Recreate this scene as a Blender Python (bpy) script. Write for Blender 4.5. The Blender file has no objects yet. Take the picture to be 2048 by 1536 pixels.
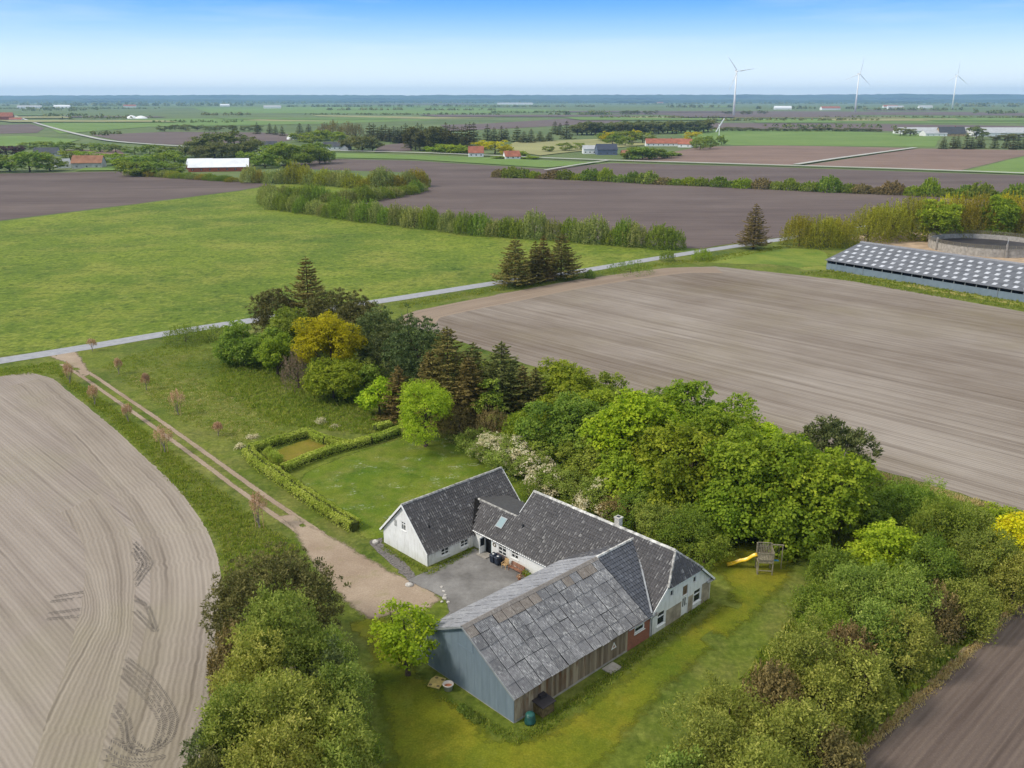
import bpy, math, random
import numpy as np
from mathutils import Vector, Matrix

# ------------------------------------------------------------------ camera, sky, sun, exposure
scene = bpy.context.scene
FPX, YH, CAMH = 1800.0, 198.0, 48.0           # focal length in px of a 2048 px frame, horizon row, drone height
PITCH = math.atan2(768 - YH, FPX)
cam_data = bpy.data.cameras.new('camera')
cam = bpy.data.objects.new('camera', cam_data)
scene.collection.objects.link(cam)
cam.location = (0, 0, CAMH)
cam.rotation_euler = (math.pi / 2 - PITCH, 0, 0)
cam_data.sensor_width = 36.0
cam_data.lens = 36.0 * FPX / 2048.0
cam_data.clip_start = 1.0
cam_data.clip_end = 80000.0
scene.camera = cam

SUN_EL, SUN_AZ = 42.0, -106.0                  # azimuth clockwise from +Y: the sun stands to the left, a little behind
world = bpy.data.worlds.new('World')
scene.world = world
world.use_nodes = True
wn, wl = world.node_tree.nodes, world.node_tree.links
wn.clear()
w_out = wn.new('ShaderNodeOutputWorld')
w_bg = wn.new('ShaderNodeBackground')
w_bg.inputs['Strength'].default_value = 0.11
w_sky = wn.new('ShaderNodeTexSky')
w_sky.sky_type = 'NISHITA'
w_sky.sun_disc = False
w_sky.sun_elevation = math.radians(SUN_EL)
w_sky.sun_rotation = math.radians(SUN_AZ)
w_sky.altitude = 50
w_sky.air_density = 1.0
w_sky.dust_density = 0.6
w_sky.ozone_density = 2.0
# the photograph's sky: milky at the horizon, deep blue a few degrees up, a thin pale veil overhead (soft light)
w_geo = wn.new('ShaderNodeTexCoord')
w_sep = wn.new('ShaderNodeSeparateXYZ')
wl.new(w_geo.outputs['Generated'], w_sep.inputs[0])
w_map = wn.new('ShaderNodeMapRange')
w_map.inputs['From Min'].default_value = 0.0
w_map.inputs['From Max'].default_value = 1.0
wl.new(w_sep.outputs['Z'], w_map.inputs['Value'])
w_ramp = wn.new('ShaderNodeValToRGB')
w_ramp.color_ramp.interpolation = 'B_SPLINE'
cr = w_ramp.color_ramp
SKY = [(0.0, (7.3, 7.9, 8.3)), (0.024, (6.5, 7.3, 8.0)), (0.049, (4.3, 5.9, 7.6)), (0.073, (2.0, 4.2, 7.1)), (0.0965, (0.45, 2.6, 6.8)),
       (0.14, (0.12, 2.0, 6.4)), (0.3, (3.2, 4.4, 6.2)), (0.5, (6.0, 6.3, 6.4)), (1.0, (7.0, 6.9, 6.6))]
while len(cr.elements) < len(SKY):
    cr.elements.new(0.5)
for e, (p, c) in zip(cr.elements, SKY):
    e.position = p
    e.color = (c[0] / 10, c[1] / 10, c[2] / 10, 1)
w_scale = wn.new('ShaderNodeVectorMath')
w_scale.operation = 'SCALE'
w_scale.inputs['Scale'].default_value = 10.0
wl.new(w_map.outputs[0], w_ramp.inputs[0])
wl.new(w_ramp.outputs[0], w_scale.inputs[0])
w_mix = wn.new('ShaderNodeMix')
w_mix.data_type = 'RGBA'
w_mix.inputs['Factor'].default_value = 0.9
wl.new(w_sky.outputs[0], w_mix.inputs['A'])
w_map2 = wn.new('ShaderNodeMapping'); w_map2.inputs['Scale'].default_value = (1.2, 1.2, 14.0); wl.new(w_geo.outputs['Generated'], w_map2.inputs[0])
w_n = wn.new('ShaderNodeTexNoise'); w_n.inputs['Scale'].default_value = 2.2; w_n.inputs['Detail'].default_value = 6.0; w_n.inputs['Roughness'].default_value = 0.62; wl.new(w_map2.outputs[0], w_n.inputs['Vector'])
w_nr = wn.new('ShaderNodeMapRange'); w_nr.inputs['From Min'].default_value = 0.48; w_nr.inputs['From Max'].default_value = 0.8; w_nr.inputs['To Max'].default_value = 0.30; wl.new(w_n.outputs['Fac'], w_nr.inputs['Value'])
w_veil = wn.new('ShaderNodeMix'); w_veil.data_type = 'RGBA'; w_veil.inputs['B'].default_value = (7.0, 7.2, 7.4, 1); wl.new(w_nr.outputs[0], w_veil.inputs['Factor']); wl.new(w_scale.outputs[0], w_veil.inputs['A'])
wl.new(w_veil.outputs['Result'], w_mix.inputs['B'])
wl.new(w_mix.outputs['Result'], w_bg.inputs['Color'])
wl.new(w_bg.outputs[0], w_out.inputs[0])

sun_data = bpy.data.lights.new('sun', 'SUN')
sun_data.energy = 2.0
sun_data.angle = math.radians(10)
sun_data.color = (1.0, 0.94, 0.84)
sun = bpy.data.objects.new('sun', sun_data)
scene.collection.objects.link(sun)
_az, _el = math.radians(SUN_AZ), math.radians(SUN_EL)
_sd = Vector((math.sin(_az) * math.cos(_el), math.cos(_az) * math.cos(_el), math.sin(_el)))
sun.rotation_euler = _sd.to_track_quat('Z', 'Y').to_euler()

scene.view_settings.view_transform = 'Standard'
scene.view_settings.look = 'None'
scene.view_settings.exposure = 0.55
scene.view_settings.gamma = 1.0
scene.view_settings.use_curve_mapping = False
scene.cycles.max_bounces = 6
scene.cycles.diffuse_bounces = 3
scene.cycles.transparent_max_bounces = 8
scene.cycles.volume_bounces = 2

# ------------------------------------------------------------------ survey helpers (photo row/column -> place on the ground)
_c, _s = math.cos(PITCH), math.sin(PITCH)
def G(px, py, z=0.0):
    a, b = (px - 1024) / FPX, (768 - py) / FPX
    t = (z - CAMH) / (-_s + b * _c)
    return (a * t, (_c + b * _s) * t)
def ht(px, pb, pt):
    y = G(px, pb)[1]
    b = (768 - pt) / FPX
    return CAMH + y * (b * _c - _s) / (_c + b * _s)
def wid(px, pb, npx):
    y = G(px, pb)[1]
    return npx * (y * _c + CAMH * _s) / FPX
TH = 0.8033
AX = (math.sin(TH), math.cos(TH)); BX = (-math.cos(TH), math.sin(TH))
_c0 = G(1026, 1447)
C0 = (_c0[0] + 0.072, _c0[1] - 0.005)
FROT = math.pi / 2 - TH
def FL(u, v):                                   # farm-yard grid -> world
    return (C0[0] + AX[0] * u + BX[0] * v, C0[1] + AX[1] * u + BX[1] * v)

# ------------------------------------------------------------------ object helpers
COL = scene.collection
def tag(o, label=None, cat=None, group=None, kind=None):
    if label: o['label'] = label
    if cat: o['category'] = cat
    if group: o['group'] = group
    if kind: o['kind'] = kind
    return o
def empty(name, loc=(0, 0, 0), rz=0.0, label=None, cat=None, group=None):
    o = bpy.data.objects.new(name, None)
    o.empty_display_size = 0.3
    COL.objects.link(o)
    o.location = loc
    o.rotation_euler = (0, 0, rz)
    return tag(o, label, cat, group)
def link(name, me, parent=None, loc=None, rz=0.0, scale=None):
    o = bpy.data.objects.new(name, me)
    COL.objects.link(o)
    if parent is not None: o.parent = parent
    if loc is not None: o.location = loc
    if rz: o.rotation_euler = (0, 0, rz)
    if scale is not None: o.scale = scale
    return o
class MB:
    def __init__(s): s.v = []; s.f = []; s.uv = []
    def add(s, vs, fs):
        n = len(s.v); s.v += [tuple(p) for p in vs]; s.f += [tuple(i + n for i in f) for f in fs]; return s
    def box(s, x0, x1, y0, y1, z0, z1):
        return s.add([(x0,y0,z0),(x1,y0,z0),(x1,y1,z0),(x0,y1,z0),(x0,y0,z1),(x1,y0,z1),(x1,y1,z1),(x0,y1,z1)],
                     [(0,3,2,1),(4,5,6,7),(0,1,5,4),(1,2,6,5),(2,3,7,6),(3,0,4,7)])
    def prism(s, poly, off):                     # planar polygon (3d points) pushed along vector off
        n = len(poly); o = Vector(off)
        vs = [Vector(p) for p in poly]; vs2 = [p + o for p in vs]
        fs = [tuple(range(n))[::-1], tuple(range(n, 2 * n))] + [(i, (i + 1) % n, n + (i + 1) % n, n + i) for i in range(n)]
        return s.add(vs + vs2, fs)
    def bar(s, a, b, w, h=None):                 # square bar between two points
        a, b = Vector(a), Vector(b); d = (b - a).normalized(); h = h or w
        up = Vector((0, 0, 1)) if abs(d.z) < 0.95 else Vector((1, 0, 0))
        x = d.cross(up).normalized() * w / 2; y = x.cross(d).normalized() * h / 2
        return s.add([a-x-y, a+x-y, a+x+y, a-x+y, b-x-y, b+x-y, b+x+y, b-x+y],
                     [(0,3,2,1),(4,5,6,7),(0,1,5,4),(1,2,6,5),(2,3,7,6),(3,0,4,7)])
    def tube(s, pts, rad, n=6, cap=True):
        pts = [Vector(p) for p in pts]; rings = []
        for i, p in enumerate(pts):
            d = (pts[min(i + 1, len(pts) - 1)] - pts[max(i - 1, 0)])
            d = d.normalized() if d.length > 1e-9 else Vector((0, 0, 1))
            up = Vector((0, 0, 1)) if abs(d.z) < 0.9 else Vector((1, 0, 0))
            x = d.cross(up).normalized(); y = x.cross(d).normalized()
            r = rad[i] if hasattr(rad, '__len__') else rad
            rings.append([p + (x * math.cos(2 * math.pi * k / n) + y * math.sin(2 * math.pi * k / n)) * r for k in range(n)])
        vs = [q for r in rings for q in r]; fs = []
        for i in range(len(rings) - 1):
            for k in range(n):
                fs.append((i*n+k, i*n+(k+1) % n, (i+1)*n+(k+1) % n, (i+1)*n+k))
        if cap: fs += [tuple(range(n)), tuple(range((len(rings)-1)*n, len(rings)*n))[::-1]]
        return s.add(vs, fs)
    def lathe(s, prof, n=16, c=(0, 0)):
        vs = []; fs = []
        for r, z in prof:
            for k in range(n):
                t = 2 * math.pi * k / n; vs.append((c[0] + r * math.cos(t), c[1] + r * math.sin(t), z))
        for i in range(len(prof) - 1):
            for k in range(n): fs.append((i*n+k, i*n+(k+1) % n, (i+1)*n+(k+1) % n, (i+1)*n+k))
        return s.add(vs, fs)
    def mesh(s, name, mat=None, smooth=False, fix=True):
        me = bpy.data.meshes.new(name); me.from_pydata(s.v, [], s.f)
        if fix:
            import bmesh
            b = bmesh.new(); b.from_mesh(me); bmesh.ops.recalc_face_normals(b, faces=b.faces); b.to_mesh(me); b.free()
        if mat: me.materials.append(mat)
        if smooth:
            for p in me.polygons: p.use_smooth = True
        return me
    def obj(s, name, mat, parent=None, smooth=False, loc=None, rz=0.0, fix=True):
        return link(name, s.mesh(name, mat, smooth, fix), parent, loc, rz)

def np_mesh(name, verts, nper, mat, tint=None, smooth=False):
    """verts (N*nper,3); every nper verts form one polygon"""
    me = bpy.data.meshes.new(name); nv = len(verts); nf = nv // nper
    me.vertices.add(nv); me.vertices.foreach_set('co', np.ascontiguousarray(verts, dtype=np.float32).ravel())
    me.loops.add(nv); me.loops.foreach_set('vertex_index', np.arange(nv, dtype=np.int32))
    me.polygons.add(nf); me.polygons.foreach_set('loop_start', np.arange(0, nv, nper, dtype=np.int32))
    me.polygons.foreach_set('loop_total', np.full(nf, nper, dtype=np.int32))
    if tint is not None:
        at = me.attributes.new('tint', 'FLOAT', 'FACE'); at.data.foreach_set('value', np.ascontiguousarray(tint, dtype=np.float32))
    me.materials.append(mat); me.update(calc_edges=True)
    if smooth: me.polygons.foreach_set('use_smooth', np.ones(nf, dtype=bool))
    return me

# ------------------------------------------------------------------ materials
class NT:
    def __init__(s, name):
        s.m = bpy.data.materials.new(name); s.m.use_nodes = True; s.t = s.m.node_tree; s.t.nodes.clear()
        s.out = s.n('ShaderNodeOutputMaterial')
    def n(s, typ, ins=None, **kw):
        x = s.t.nodes.new(typ)
        for k, v in kw.items(): setattr(x, k, v)
        for k, v in (ins or {}).items(): s.set(x.inputs[k], v)
        return x
    def set(s, inp, v):
        if isinstance(v, bpy.types.NodeSocket): s.t.links.new(v, inp)
        elif isinstance(v, tuple) and len(v) == 3 and inp.type == 'RGBA': inp.default_value = (*v, 1)
        else: inp.default_value = v
    def noise(s, vec, scale, detail=4, rough=0.55, dist=0.0):
        return s.n('ShaderNodeTexNoise', {'Vector': vec, 'Scale': scale, 'Detail': detail, 'Roughness': rough, 'Distortion': dist}).outputs['Fac']
    def mapping(s, vec, scale=(1, 1, 1), rot=(0, 0, 0), loc=(0, 0, 0)):
        return s.n('ShaderNodeMapping', {'Vector': vec, 'Scale': scale, 'Rotation': rot, 'Location': loc}).outputs[0]
    def ramp(s, fac, stops, interp='LINEAR'):
        r = s.n('ShaderNodeValToRGB', {'Fac': fac}); e = r.color_ramp; e.interpolation = interp
        while len(e.elements) < len(stops): e.elements.new(0.5)
        for el, (p, c) in zip(e.elements, stops):
            el.position = p; el.color = (*c, 1) if isinstance(c, tuple) else (c, c, c, 1)
        return r.outputs[0]
    def mix(s, fac, a, b, mode='MIX'):
        x = s.n('ShaderNodeMix', data_type='RGBA', blend_type=mode); s.set(x.inputs['Factor'], fac); s.set(x.inputs['A'], a); s.set(x.inputs['B'], b)
        return x.outputs['Result']
    def math(s, op, a, b=0.0):
        x = s.n('ShaderNodeMath', operation=op); s.set(x.inputs[0], a); s.set(x.inputs[1], b); return x.outputs[0]
    def bump(s, h, strength=0.5, dist=0.1, normal=None):
        x = s.n('ShaderNodeBump', {'Height': h, 'Strength': strength, 'Distance': dist})
        if normal is not None: s.set(x.inputs['Normal'], normal)
        return x.outputs[0]
    def bsdf(s, col, rough=0.8, spec=0.3, normal=None, metal=0.0):
        b = s.n('ShaderNodeBsdfPrincipled', {'Base Color': col, 'Roughness': rough, 'Specular IOR Level': spec, 'Metallic': metal})
        if normal is not None: s.set(b.inputs['Normal'], normal)
        s.t.links.new(b.outputs[0], s.out.inputs[0]); return b
    def soft(s, scale=1.6):
        """worn, ragged edge: the sheet thins out towards its rim ('edge' 0..1) and the ground below shows through"""
        src = s.out.inputs[0].links[0].from_socket; p = s.geo()
        n = s.math('ADD', s.math('MULTIPLY', s.noise(p, scale, 6, 0.7), 1.3), s.math('MULTIPLY', s.noise(p, scale * 0.25, 3, 0.6), 0.7))
        f = s.math('ADD', s.math('MULTIPLY', s.attr('edge'), 1.5), s.math('SUBTRACT', n, 1.35))
        f = s.ramp(f, [(0.10, 0.0), (0.65, 1.0)])
        tr = s.n('ShaderNodeBsdfTransparent'); mx = s.n('ShaderNodeMixShader', {0: f, 1: tr.outputs[0], 2: src}); s.t.links.new(mx.outputs[0], s.out.inputs[0])
    def obj(s): return s.n('ShaderNodeTexCoord').outputs['Object']
    def uv(s): return s.n('ShaderNodeTexCoord').outputs['UV']
    def geo(s): return s.n('ShaderNodeNewGeometry').outputs['Position']
    def attr(s, name): return s.n('ShaderNodeAttribute', attribute_name=name).outputs['Fac']
    def rnd(s): return s.n('ShaderNodeObjectInfo').outputs['Random']

def plain(name, col, rough=0.7, spec=0.3, var=0.12, scale=3.0, metal=0.0, bump=0.0):
    t = NT(name); p = t.geo()
    n = t.noise(p, scale, 5); d = tuple(max(0, c * (1 - var * 1.6)) for c in col); l = tuple(min(1, c * (1 + var * 1.2)) for c in col)
    c = t.ramp(n, [(0.3, d), (0.7, l)])
    t.bsdf(c, rough, spec, t.bump(n, bump, 0.02) if bump else None, metal); return t.m

GK = 0.98
def kk(c, f=None): return tuple(x * (f or GK) for x in c)
def soil(name, dark, light, spacing=0.5, rowk=0.22, patch=(0.010, 0.045), tram=0.0, tint=None, tintk=0.0, bumpd=0.06, rowdist=1.5, fleck=0.25, patchr=(0.34, 0.64)):
    dark, light = tuple(x * k_ for x, k_ in zip(dark, (.93, .90, .85))), tuple(x * k_ for x, k_ in zip(light, (.93, .90, .85))); tint = kk(tint) if tint else None
    t = NT(name); uv = t.uv(); p = t.geo()
    pn = t.noise(t.mapping(uv, (patch[0], patch[1], 1)), 1.0, 6, 0.6)
    pn2 = t.noise(p, 0.03, 4, 0.6)
    f = t.math('ADD', t.math('MULTIPLY', pn, 0.65), t.math('MULTIPLY', pn2, 0.35))
    col = t.ramp(f, [(patchr[0], dark), (patchr[1], light)])
    streak = t.noise(t.mapping(uv, (0.02, 1.1, 1)), 1.0, 5, 0.7)
    col = t.mix(t.math('MULTIPLY', t.ramp(streak, [(0.42, 0.0), (0.62, 1.0)]), 0.55), col, t.mix(0.6, col, kk(light, 1.12), 'MIX'))
    st2 = t.noise(t.mapping(uv, (0.012, 0.42, 1), loc=(3, 9, 0)), 1.0, 6, 0.72)
    col = t.mix(t.math('MULTIPLY', t.ramp(st2, [(0.38, 1.0), (0.54, 0.0)]), 0.6), col, t.mix(0.75, col, kk(dark, 0.9), 'MIX'))
    if tint:
        tn = t.noise(t.mapping(p, (1, 1, 1), loc=(37, 11, 0)), 0.022, 4, 0.6)
        col = t.mix(t.math('MULTIPLY', t.ramp(tn, [(0.5, 0.0), (0.68, 1.0)]), tintk), col, tint)
    wv = t.n('ShaderNodeTexWave', {'Vector': uv, 'Scale': 0.314 / spacing, 'Distortion': rowdist, 'Detail': 3.0, 'Detail Scale': 0.6}, wave_type='BANDS', bands_direction='Y', wave_profile='SIN').outputs['Fac']
    brk = t.noise(t.mapping(uv, (0.25, 0.8, 1)), 1.0, 5, 0.7)
    rowf = t.math('MULTIPLY', wv, t.ramp(brk, [(0.3, 0.25), (0.7, 1.0)]))
    dk = t.mix(1.0, col, (0.45, 0.43, 0.42), 'MULTIPLY')
    col = t.mix(t.math('MULTIPLY', rowf, rowk), col, dk)
    if tram:
        tw = t.n('ShaderNodeTexWave', {'Vector': uv, 'Scale': 0.314 / tram, 'Distortion': 0.3, 'Detail': 2.0}, wave_type='BANDS', bands_direction='Y').outputs['Fac']
        tb = t.noise(t.mapping(uv, (0.05, 0.3, 1)), 1.0, 4)
        tl = t.math('MULTIPLY', t.ramp(tw, [(0.965, 0.0), (0.995, 1.0)]), t.ramp(tb, [(0.40, 0.0), (0.64, 0.55)]))
        col = t.mix(tl, col, dk)
    fl = t.noise(p, 7.0, 6, 0.75)
    col = t.mix(t.math('MULTIPLY', t.ramp(fl, [(0.36, 1.0), (0.5, 0.0)]), fleck), col, dk)
    col = t.mix(t.math('MULTIPLY', t.ramp(fl, [(0.56, 0.0), (0.72, 1.0)]), fleck * 0.8), col, t.mix(0.4, light, (0.6, 0.56, 0.5)))
    h = t.math('ADD', t.math('MULTIPLY', wv, -0.7), t.math('MULTIPLY', fl, 1.0))
    t.bsdf(col, 0.95, 0.1, t.bump(h, 0.6, bumpd)); return t.m

def grass(name, a, b, yel, yk=0.5, scale=0.06, fine=3.0, dark=0.35, bumpd=0.1, spots=None, mow=0.0, soft=0.0, tuft=0.0):
    a, b, yel = kk(a), kk(b), kk(yel); spots = kk(spots) if spots else None
    t = NT(name); p = t.geo()
    n1 = t.noise(p, scale, 6, 0.62); n2 = t.noise(p, fine, 6, 0.75); n3 = t.noise(t.mapping(p, loc=(91, 17, 3)), scale * 2.2, 5, 0.65)
    col = t.ramp(n1, [(0.34, a), (0.66, b)])
    col = t.mix(t.math('MULTIPLY', t.ramp(n3, [(0.46, 0.0), (0.68, 1.0)]), yk), col, yel)
    col = t.mix(t.math('MULTIPLY', t.ramp(n2, [(0.38, 1.0), (0.56, 0.0)]), dark), col, t.mix(1.0, col, (0.42, 0.5, 0.4), 'MULTIPLY'))
    col = t.mix(t.math('MULTIPLY', t.ramp(n2, [(0.55, 0.0), (0.72, 1.0)]), dark * 0.8), col, t.mix(0.5, col, (0.42, 0.46, 0.12)))
    n4 = t.noise(p, fine * 0.22, 5, 0.7)
    col = t.mix(t.math('MULTIPLY', t.ramp(n4, [(0.36, 1.0), (0.5, 0.0)]), dark * 0.8), col, t.mix(1.0, col, (0.5, 0.62, 0.42), 'MULTIPLY'))
    if spots:
        s1 = t.noise(p, 0.45, 3, 0.5); s2 = t.noise(p, 2.6, 4, 0.6)
        sp = t.math('MULTIPLY', t.ramp(s1, [(0.56, 0.0), (0.66, 1.0)]), t.ramp(s2, [(0.5, 0.0), (0.68, 1.0)]))
        col = t.mix(t.math('MULTIPLY', sp, 0.55), col, spots)
    if tuft:
        k1 = t.noise(t.mapping(p, (1, 0.8, 1)), 0.5, 4, 0.62); k2 = t.noise(t.mapping(p, loc=(7, 3, 0)), 0.06, 4, 0.6)
        tf = t.math('MULTIPLY', t.ramp(k1, [(0.50, 0.0), (0.62, 1.0)]), t.ramp(k2, [(0.32, 0.25), (0.62, 1.0)]))
        col = t.mix(t.math('MULTIPLY', tf, tuft), col, t.mix(1.0, col, (0.42, 0.5, 0.5), 'MULTIPLY'))
        k3 = t.noise(t.mapping(p, (1, 0.7, 1), loc=(31, 5, 0)), 0.33, 5, 0.7)
        col = t.mix(t.math('MULTIPLY', t.ramp(k3, [(0.56, 0.0), (0.7, 1.0)]), tuft * 0.7), col, t.mix(0.6, col, (0.38, 0.40, 0.10)))
    if mow:
        wv = t.n('ShaderNodeTexWave', {'Vector': t.mapping(p, rot=(0, 0, -0.77)), 'Scale': 0.314 / mow, 'Distortion': 3.0, 'Detail': 2.0, 'Detail Scale': 0.4}, wave_type='BANDS', bands_direction='Y').outputs['Fac']
        col = t.mix(t.math('MULTIPLY', wv, 0.16), col, t.mix(1.0, col, (0.55, 0.62, 0.5), 'MULTIPLY'))
    t.bsdf(col, 0.9, 0.12, t.bump(t.math('ADD', n2, t.math('MULTIPLY', n4, 1.2)), 0.7, bumpd))
    if soft: t.soft(soft)
    return t.m

LK = (1.95, 1.72, 1.55)
def leafmat(name, c0, c1, c2, trans=0.25, hue=0.03, val=0.25):
    c0, c1, c2 = tuple(min(0.8, x * k_ * 1.15) for x, k_ in zip(c0, LK)), tuple(min(0.8, x * k_) for x, k_ in zip(c1, LK)), tuple(min(0.8, x * k_ * 0.92) for x, k_ in zip(c2, LK)); trans = min(0.45, trans * 1.45)
    t = NT(name)
    c = t.ramp(t.attr('tint'), [(0.0, c0), (0.5, c1), (1.0, c2)])
    r = t.rnd()
    hs = t.n('ShaderNodeHueSaturation', {'Color': c, 'Hue': t.math('ADD', t.math('MULTIPLY', r, hue), 0.5 - hue / 2),
                                         'Value': t.math('ADD', t.math('MULTIPLY', t.math('FRACT', t.math('MULTIPLY', r, 7.13)), val), 1 - val / 2), 'Saturation': 1.0}).outputs[0]
    b = t.n('ShaderNodeBsdfPrincipled', {'Base Color': hs, 'Roughness': 0.65, 'Specular IOR Level': 0.18})
    tr = t.n('ShaderNodeBsdfTranslucent', {'Color': t.mix(1.0, hs, (1.0, 1.1, 0.6), 'MULTIPLY')})
    m = t.n('ShaderNodeMixShader', {0: trans, 1: b.outputs[0], 2: tr.outputs[0]})
    t.t.links.new(m.outputs[0], t.out.inputs[0]); return t.m

M = {}
M['base_grass'] = grass('rough_grass_ground', (0.085, 0.125, 0.014), (0.17, 0.20, 0.026), (0.25, 0.22, 0.07), 0.55, 0.05, 1.8, 0.6, 0.15, tuft=0.55)
M['far_green'] = grass('distant_grass', (0.095, 0.135, 0.045), (0.145, 0.185, 0.065), (0.21, 0.22, 0.10), 0.4, 0.004, 0.05, 0.25, 0.0)
M['meadow'] = grass('meadow_grass', (0.108, 0.165, 0.018), (0.205, 0.255, 0.028), (0.30, 0.295, 0.055), 0.65, 0.022, 0.9, 0.7, 0.25, tuft=0.8)
M['lawn'] = grass('mown_lawn', (0.100, 0.138, 0.010), (0.195, 0.200, 0.012), (0.27, 0.215, 0.020), 0.55, 0.11, 6.0, 0.5, 0.05, mow=1.3, tuft=0.3, soft=1.2)
M['garden_lawn'] = grass('daisy_lawn', (0.085, 0.15, 0.010), (0.17, 0.205, 0.018), (0.22, 0.21, 0.05), 0.6, 0.13, 5.0, 0.5, 0.05, tuft=0.4, spots=(0.5, 0.52, 0.42), soft=1.2)
M['dry_lawn'] = grass('dry_lawn', (0.14, 0.14, 0.012), (0.24, 0.19, 0.03), (0.3, 0.19, 0.05), 0.5, 0.2, 4.0, 0.3, 0.04, soft=1.2)
M['paddock'] = grass('young_crop', (0.125, 0.20, 0.045), (0.165, 0.245, 0.06), (0.22, 0.27, 0.085), 0.3, 0.01, 0.2, 0.15, 0.0)
M['yellow_verge'] = grass('mown_verge', (0.15, 0.2, 0.02), (0.3, 0.3, 0.06), (0.45, 0.33, 0.14), 0.8, 0.06, 1.5, 0.3, 0.05, soft=1.2)
M['soil_pale'] = soil('dry_pale_soil', (0.255, 0.215, 0.19), (0.39, 0.345, 0.31), 0.45, 0.22, (0.015, 0.06), 3.4, (0.27, 0.255, 0.13), 0.35)
M['soil_head'] = soil('dry_headland_soil', (0.25, 0.212, 0.178), (0.385, 0.34, 0.298), 0.5, 0.30, (0.02, 0.09), 3.6, (0.30, 0.28, 0.15), 0.4)
M['soil_mid'] = soil('drilled_field_soil', (0.165, 0.128, 0.10), (0.40, 0.36, 0.325), 0.7, 0.38, (0.011, 0.03), 4.5, (0.22, 0.18, 0.10), 0.4, patchr=(0.36, 0.66))
M['soil_dark'] = soil('dark_ploughed_soil', (0.105, 0.080, 0.078), (0.185, 0.148, 0.138), 0.8, 0.25, (0.004, 0.03), 9.0, bumpd=0.05)
M['soil_brown'] = soil('brown_ploughed_soil', (0.17, 0.118, 0.098), (0.285, 0.205, 0.17), 1.0, 0.2, (0.003, 0.02), 12.0, bumpd=0.03)
M['soil_near'] = soil('dark_cultivated_soil', (0.11, 0.083, 0.075), (0.235, 0.19, 0.165), 0.55, 0.4, (0.012, 0.07), 3.4, bumpd=0.07)
M['track_soil'] = plain('pressed_damp_soil', (0.155, 0.135, 0.115), 0.95, 0.1, 0.25, 4.0)

def gravelmat():
    t = NT('sandy_gravel'); p = t.geo()
    n1 = t.noise(p, 0.12, 6, 0.65); n2 = t.noise(p, 6.0, 6, 0.75)
    c = t.ramp(n1, [(0.3, (0.25, 0.18, 0.125)), (0.7, (0.39, 0.305, 0.225))])
    c = t.mix(t.math('MULTIPLY', t.ramp(n2, [(0.35, 1.0), (0.52, 0.0)]), 0.45), c, (0.19, 0.14, 0.095))
    c = t.mix(t.math('MULTIPLY', t.ramp(n2, [(0.56, 0.0), (0.7, 1.0)]), 0.45), c, (0.56, 0.48, 0.38))
    n3 = t.noise(t.mapping(p, loc=(5, 9, 0)), 0.35, 5, 0.7)
    c = t.mix(t.math('MULTIPLY', t.ramp(n3, [(0.54, 0.0), (0.7, 1.0)]), 0.4), c, (0.2, 0.19, 0.07))
    t.bsdf(c, 0.95, 0.15, t.bump(n2, 0.6, 0.04)); t.soft(1.4); return t.m
M['gravel'] = gravelmat()
def yardmat():
    t = NT('worn_asphalt_yard'); p = t.geo()
    n1 = t.noise(p, 0.3, 7, 0.7); n2 = t.noise(p, 9.0, 6, 0.75)
    c = t.ramp(n1, [(0.3, (0.115, 0.107, 0.10)), (0.72, (0.28, 0.268, 0.255))])
    c = t.mix(t.math('MULTIPLY', t.ramp(n2, [(0.36, 1.0), (0.5, 0.0)]), 0.35), c, (0.10, 0.095, 0.09))
    t.bsdf(c, 0.9, 0.2, t.bump(n2, 0.4, 0.02)); t.soft(2.0); return t.m
M['yard'] = yardmat()
M['path'] = plain('cobbled_grey_path', (0.16, 0.145, 0.135), 0.95, 0.1, 0.35, 5.0, bump=0.5)
M['road'] = plain('grey_asphalt_road', (0.32, 0.32, 0.335), 0.9, 0.2, 0.10, 0.8, bump=0.2)
M['far_road'] = plain('far_pale_road', (0.42, 0.41, 0.38), 0.9, 0.2, 0.08, 0.05)
M['concrete'] = plain('grey_concrete', (0.36, 0.33, 0.29), 0.9, 0.2, 0.18, 1.2, bump=0.3)

def wallmat(name, col, dirt=(0.33, 0.31, 0.25), k=0.5, z0=0.0, z1=1.2):
    t = NT(name); p = t.obj()
    n1 = t.noise(p, 0.7, 6, 0.65); n2 = t.noise(t.mapping(p, (3, 3, 0.5)), 1.0, 5, 0.7); n3 = t.noise(p, 8.0, 5, 0.7)
    c = t.ramp(n1, [(0.3, tuple(x * 0.86 for x in col)), (0.7, col)])
    c = t.mix(t.math('MULTIPLY', t.ramp(n2, [(0.5, 0.0), (0.75, 1.0)]), k), c, dirt)
    z = t.n('ShaderNodeSeparateXYZ', {0: p}).outputs['Z']
    low = t.n('ShaderNodeMapRange', {'Value': z, 'From Min': z0, 'From Max': z1, 'To Min': 1.0, 'To Max': 0.0}).outputs[0]
    c = t.mix(t.math('MULTIPLY', t.math('MULTIPLY', low, t.ramp(n1, [(0.35, 0.0), (0.65, 1.0)])), 0.55), c, (0.36, 0.33, 0.22))   # moss splash stains at the foot of the wall
    t.bsdf(c, 0.85, 0.2, t.bump(n3, 0.25, 0.02)); return t.m
M['white_wall'] = wallmat('whitewashed_wall', (0.82, 0.82, 0.81))
M['far_white'] = plain('white_render', (0.78, 0.78, 0.76), 0.8, 0.2, 0.05, 0.3)
M['bare_render'] = plain('bare_beige_render', (0.36, 0.31, 0.235), 0.9, 0.15, 0.22, 1.5, bump=0.3)
M['white_paint'] = plain('white_paint', (0.82, 0.82, 0.80), 0.5, 0.4, 0.06, 2.0)
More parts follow.
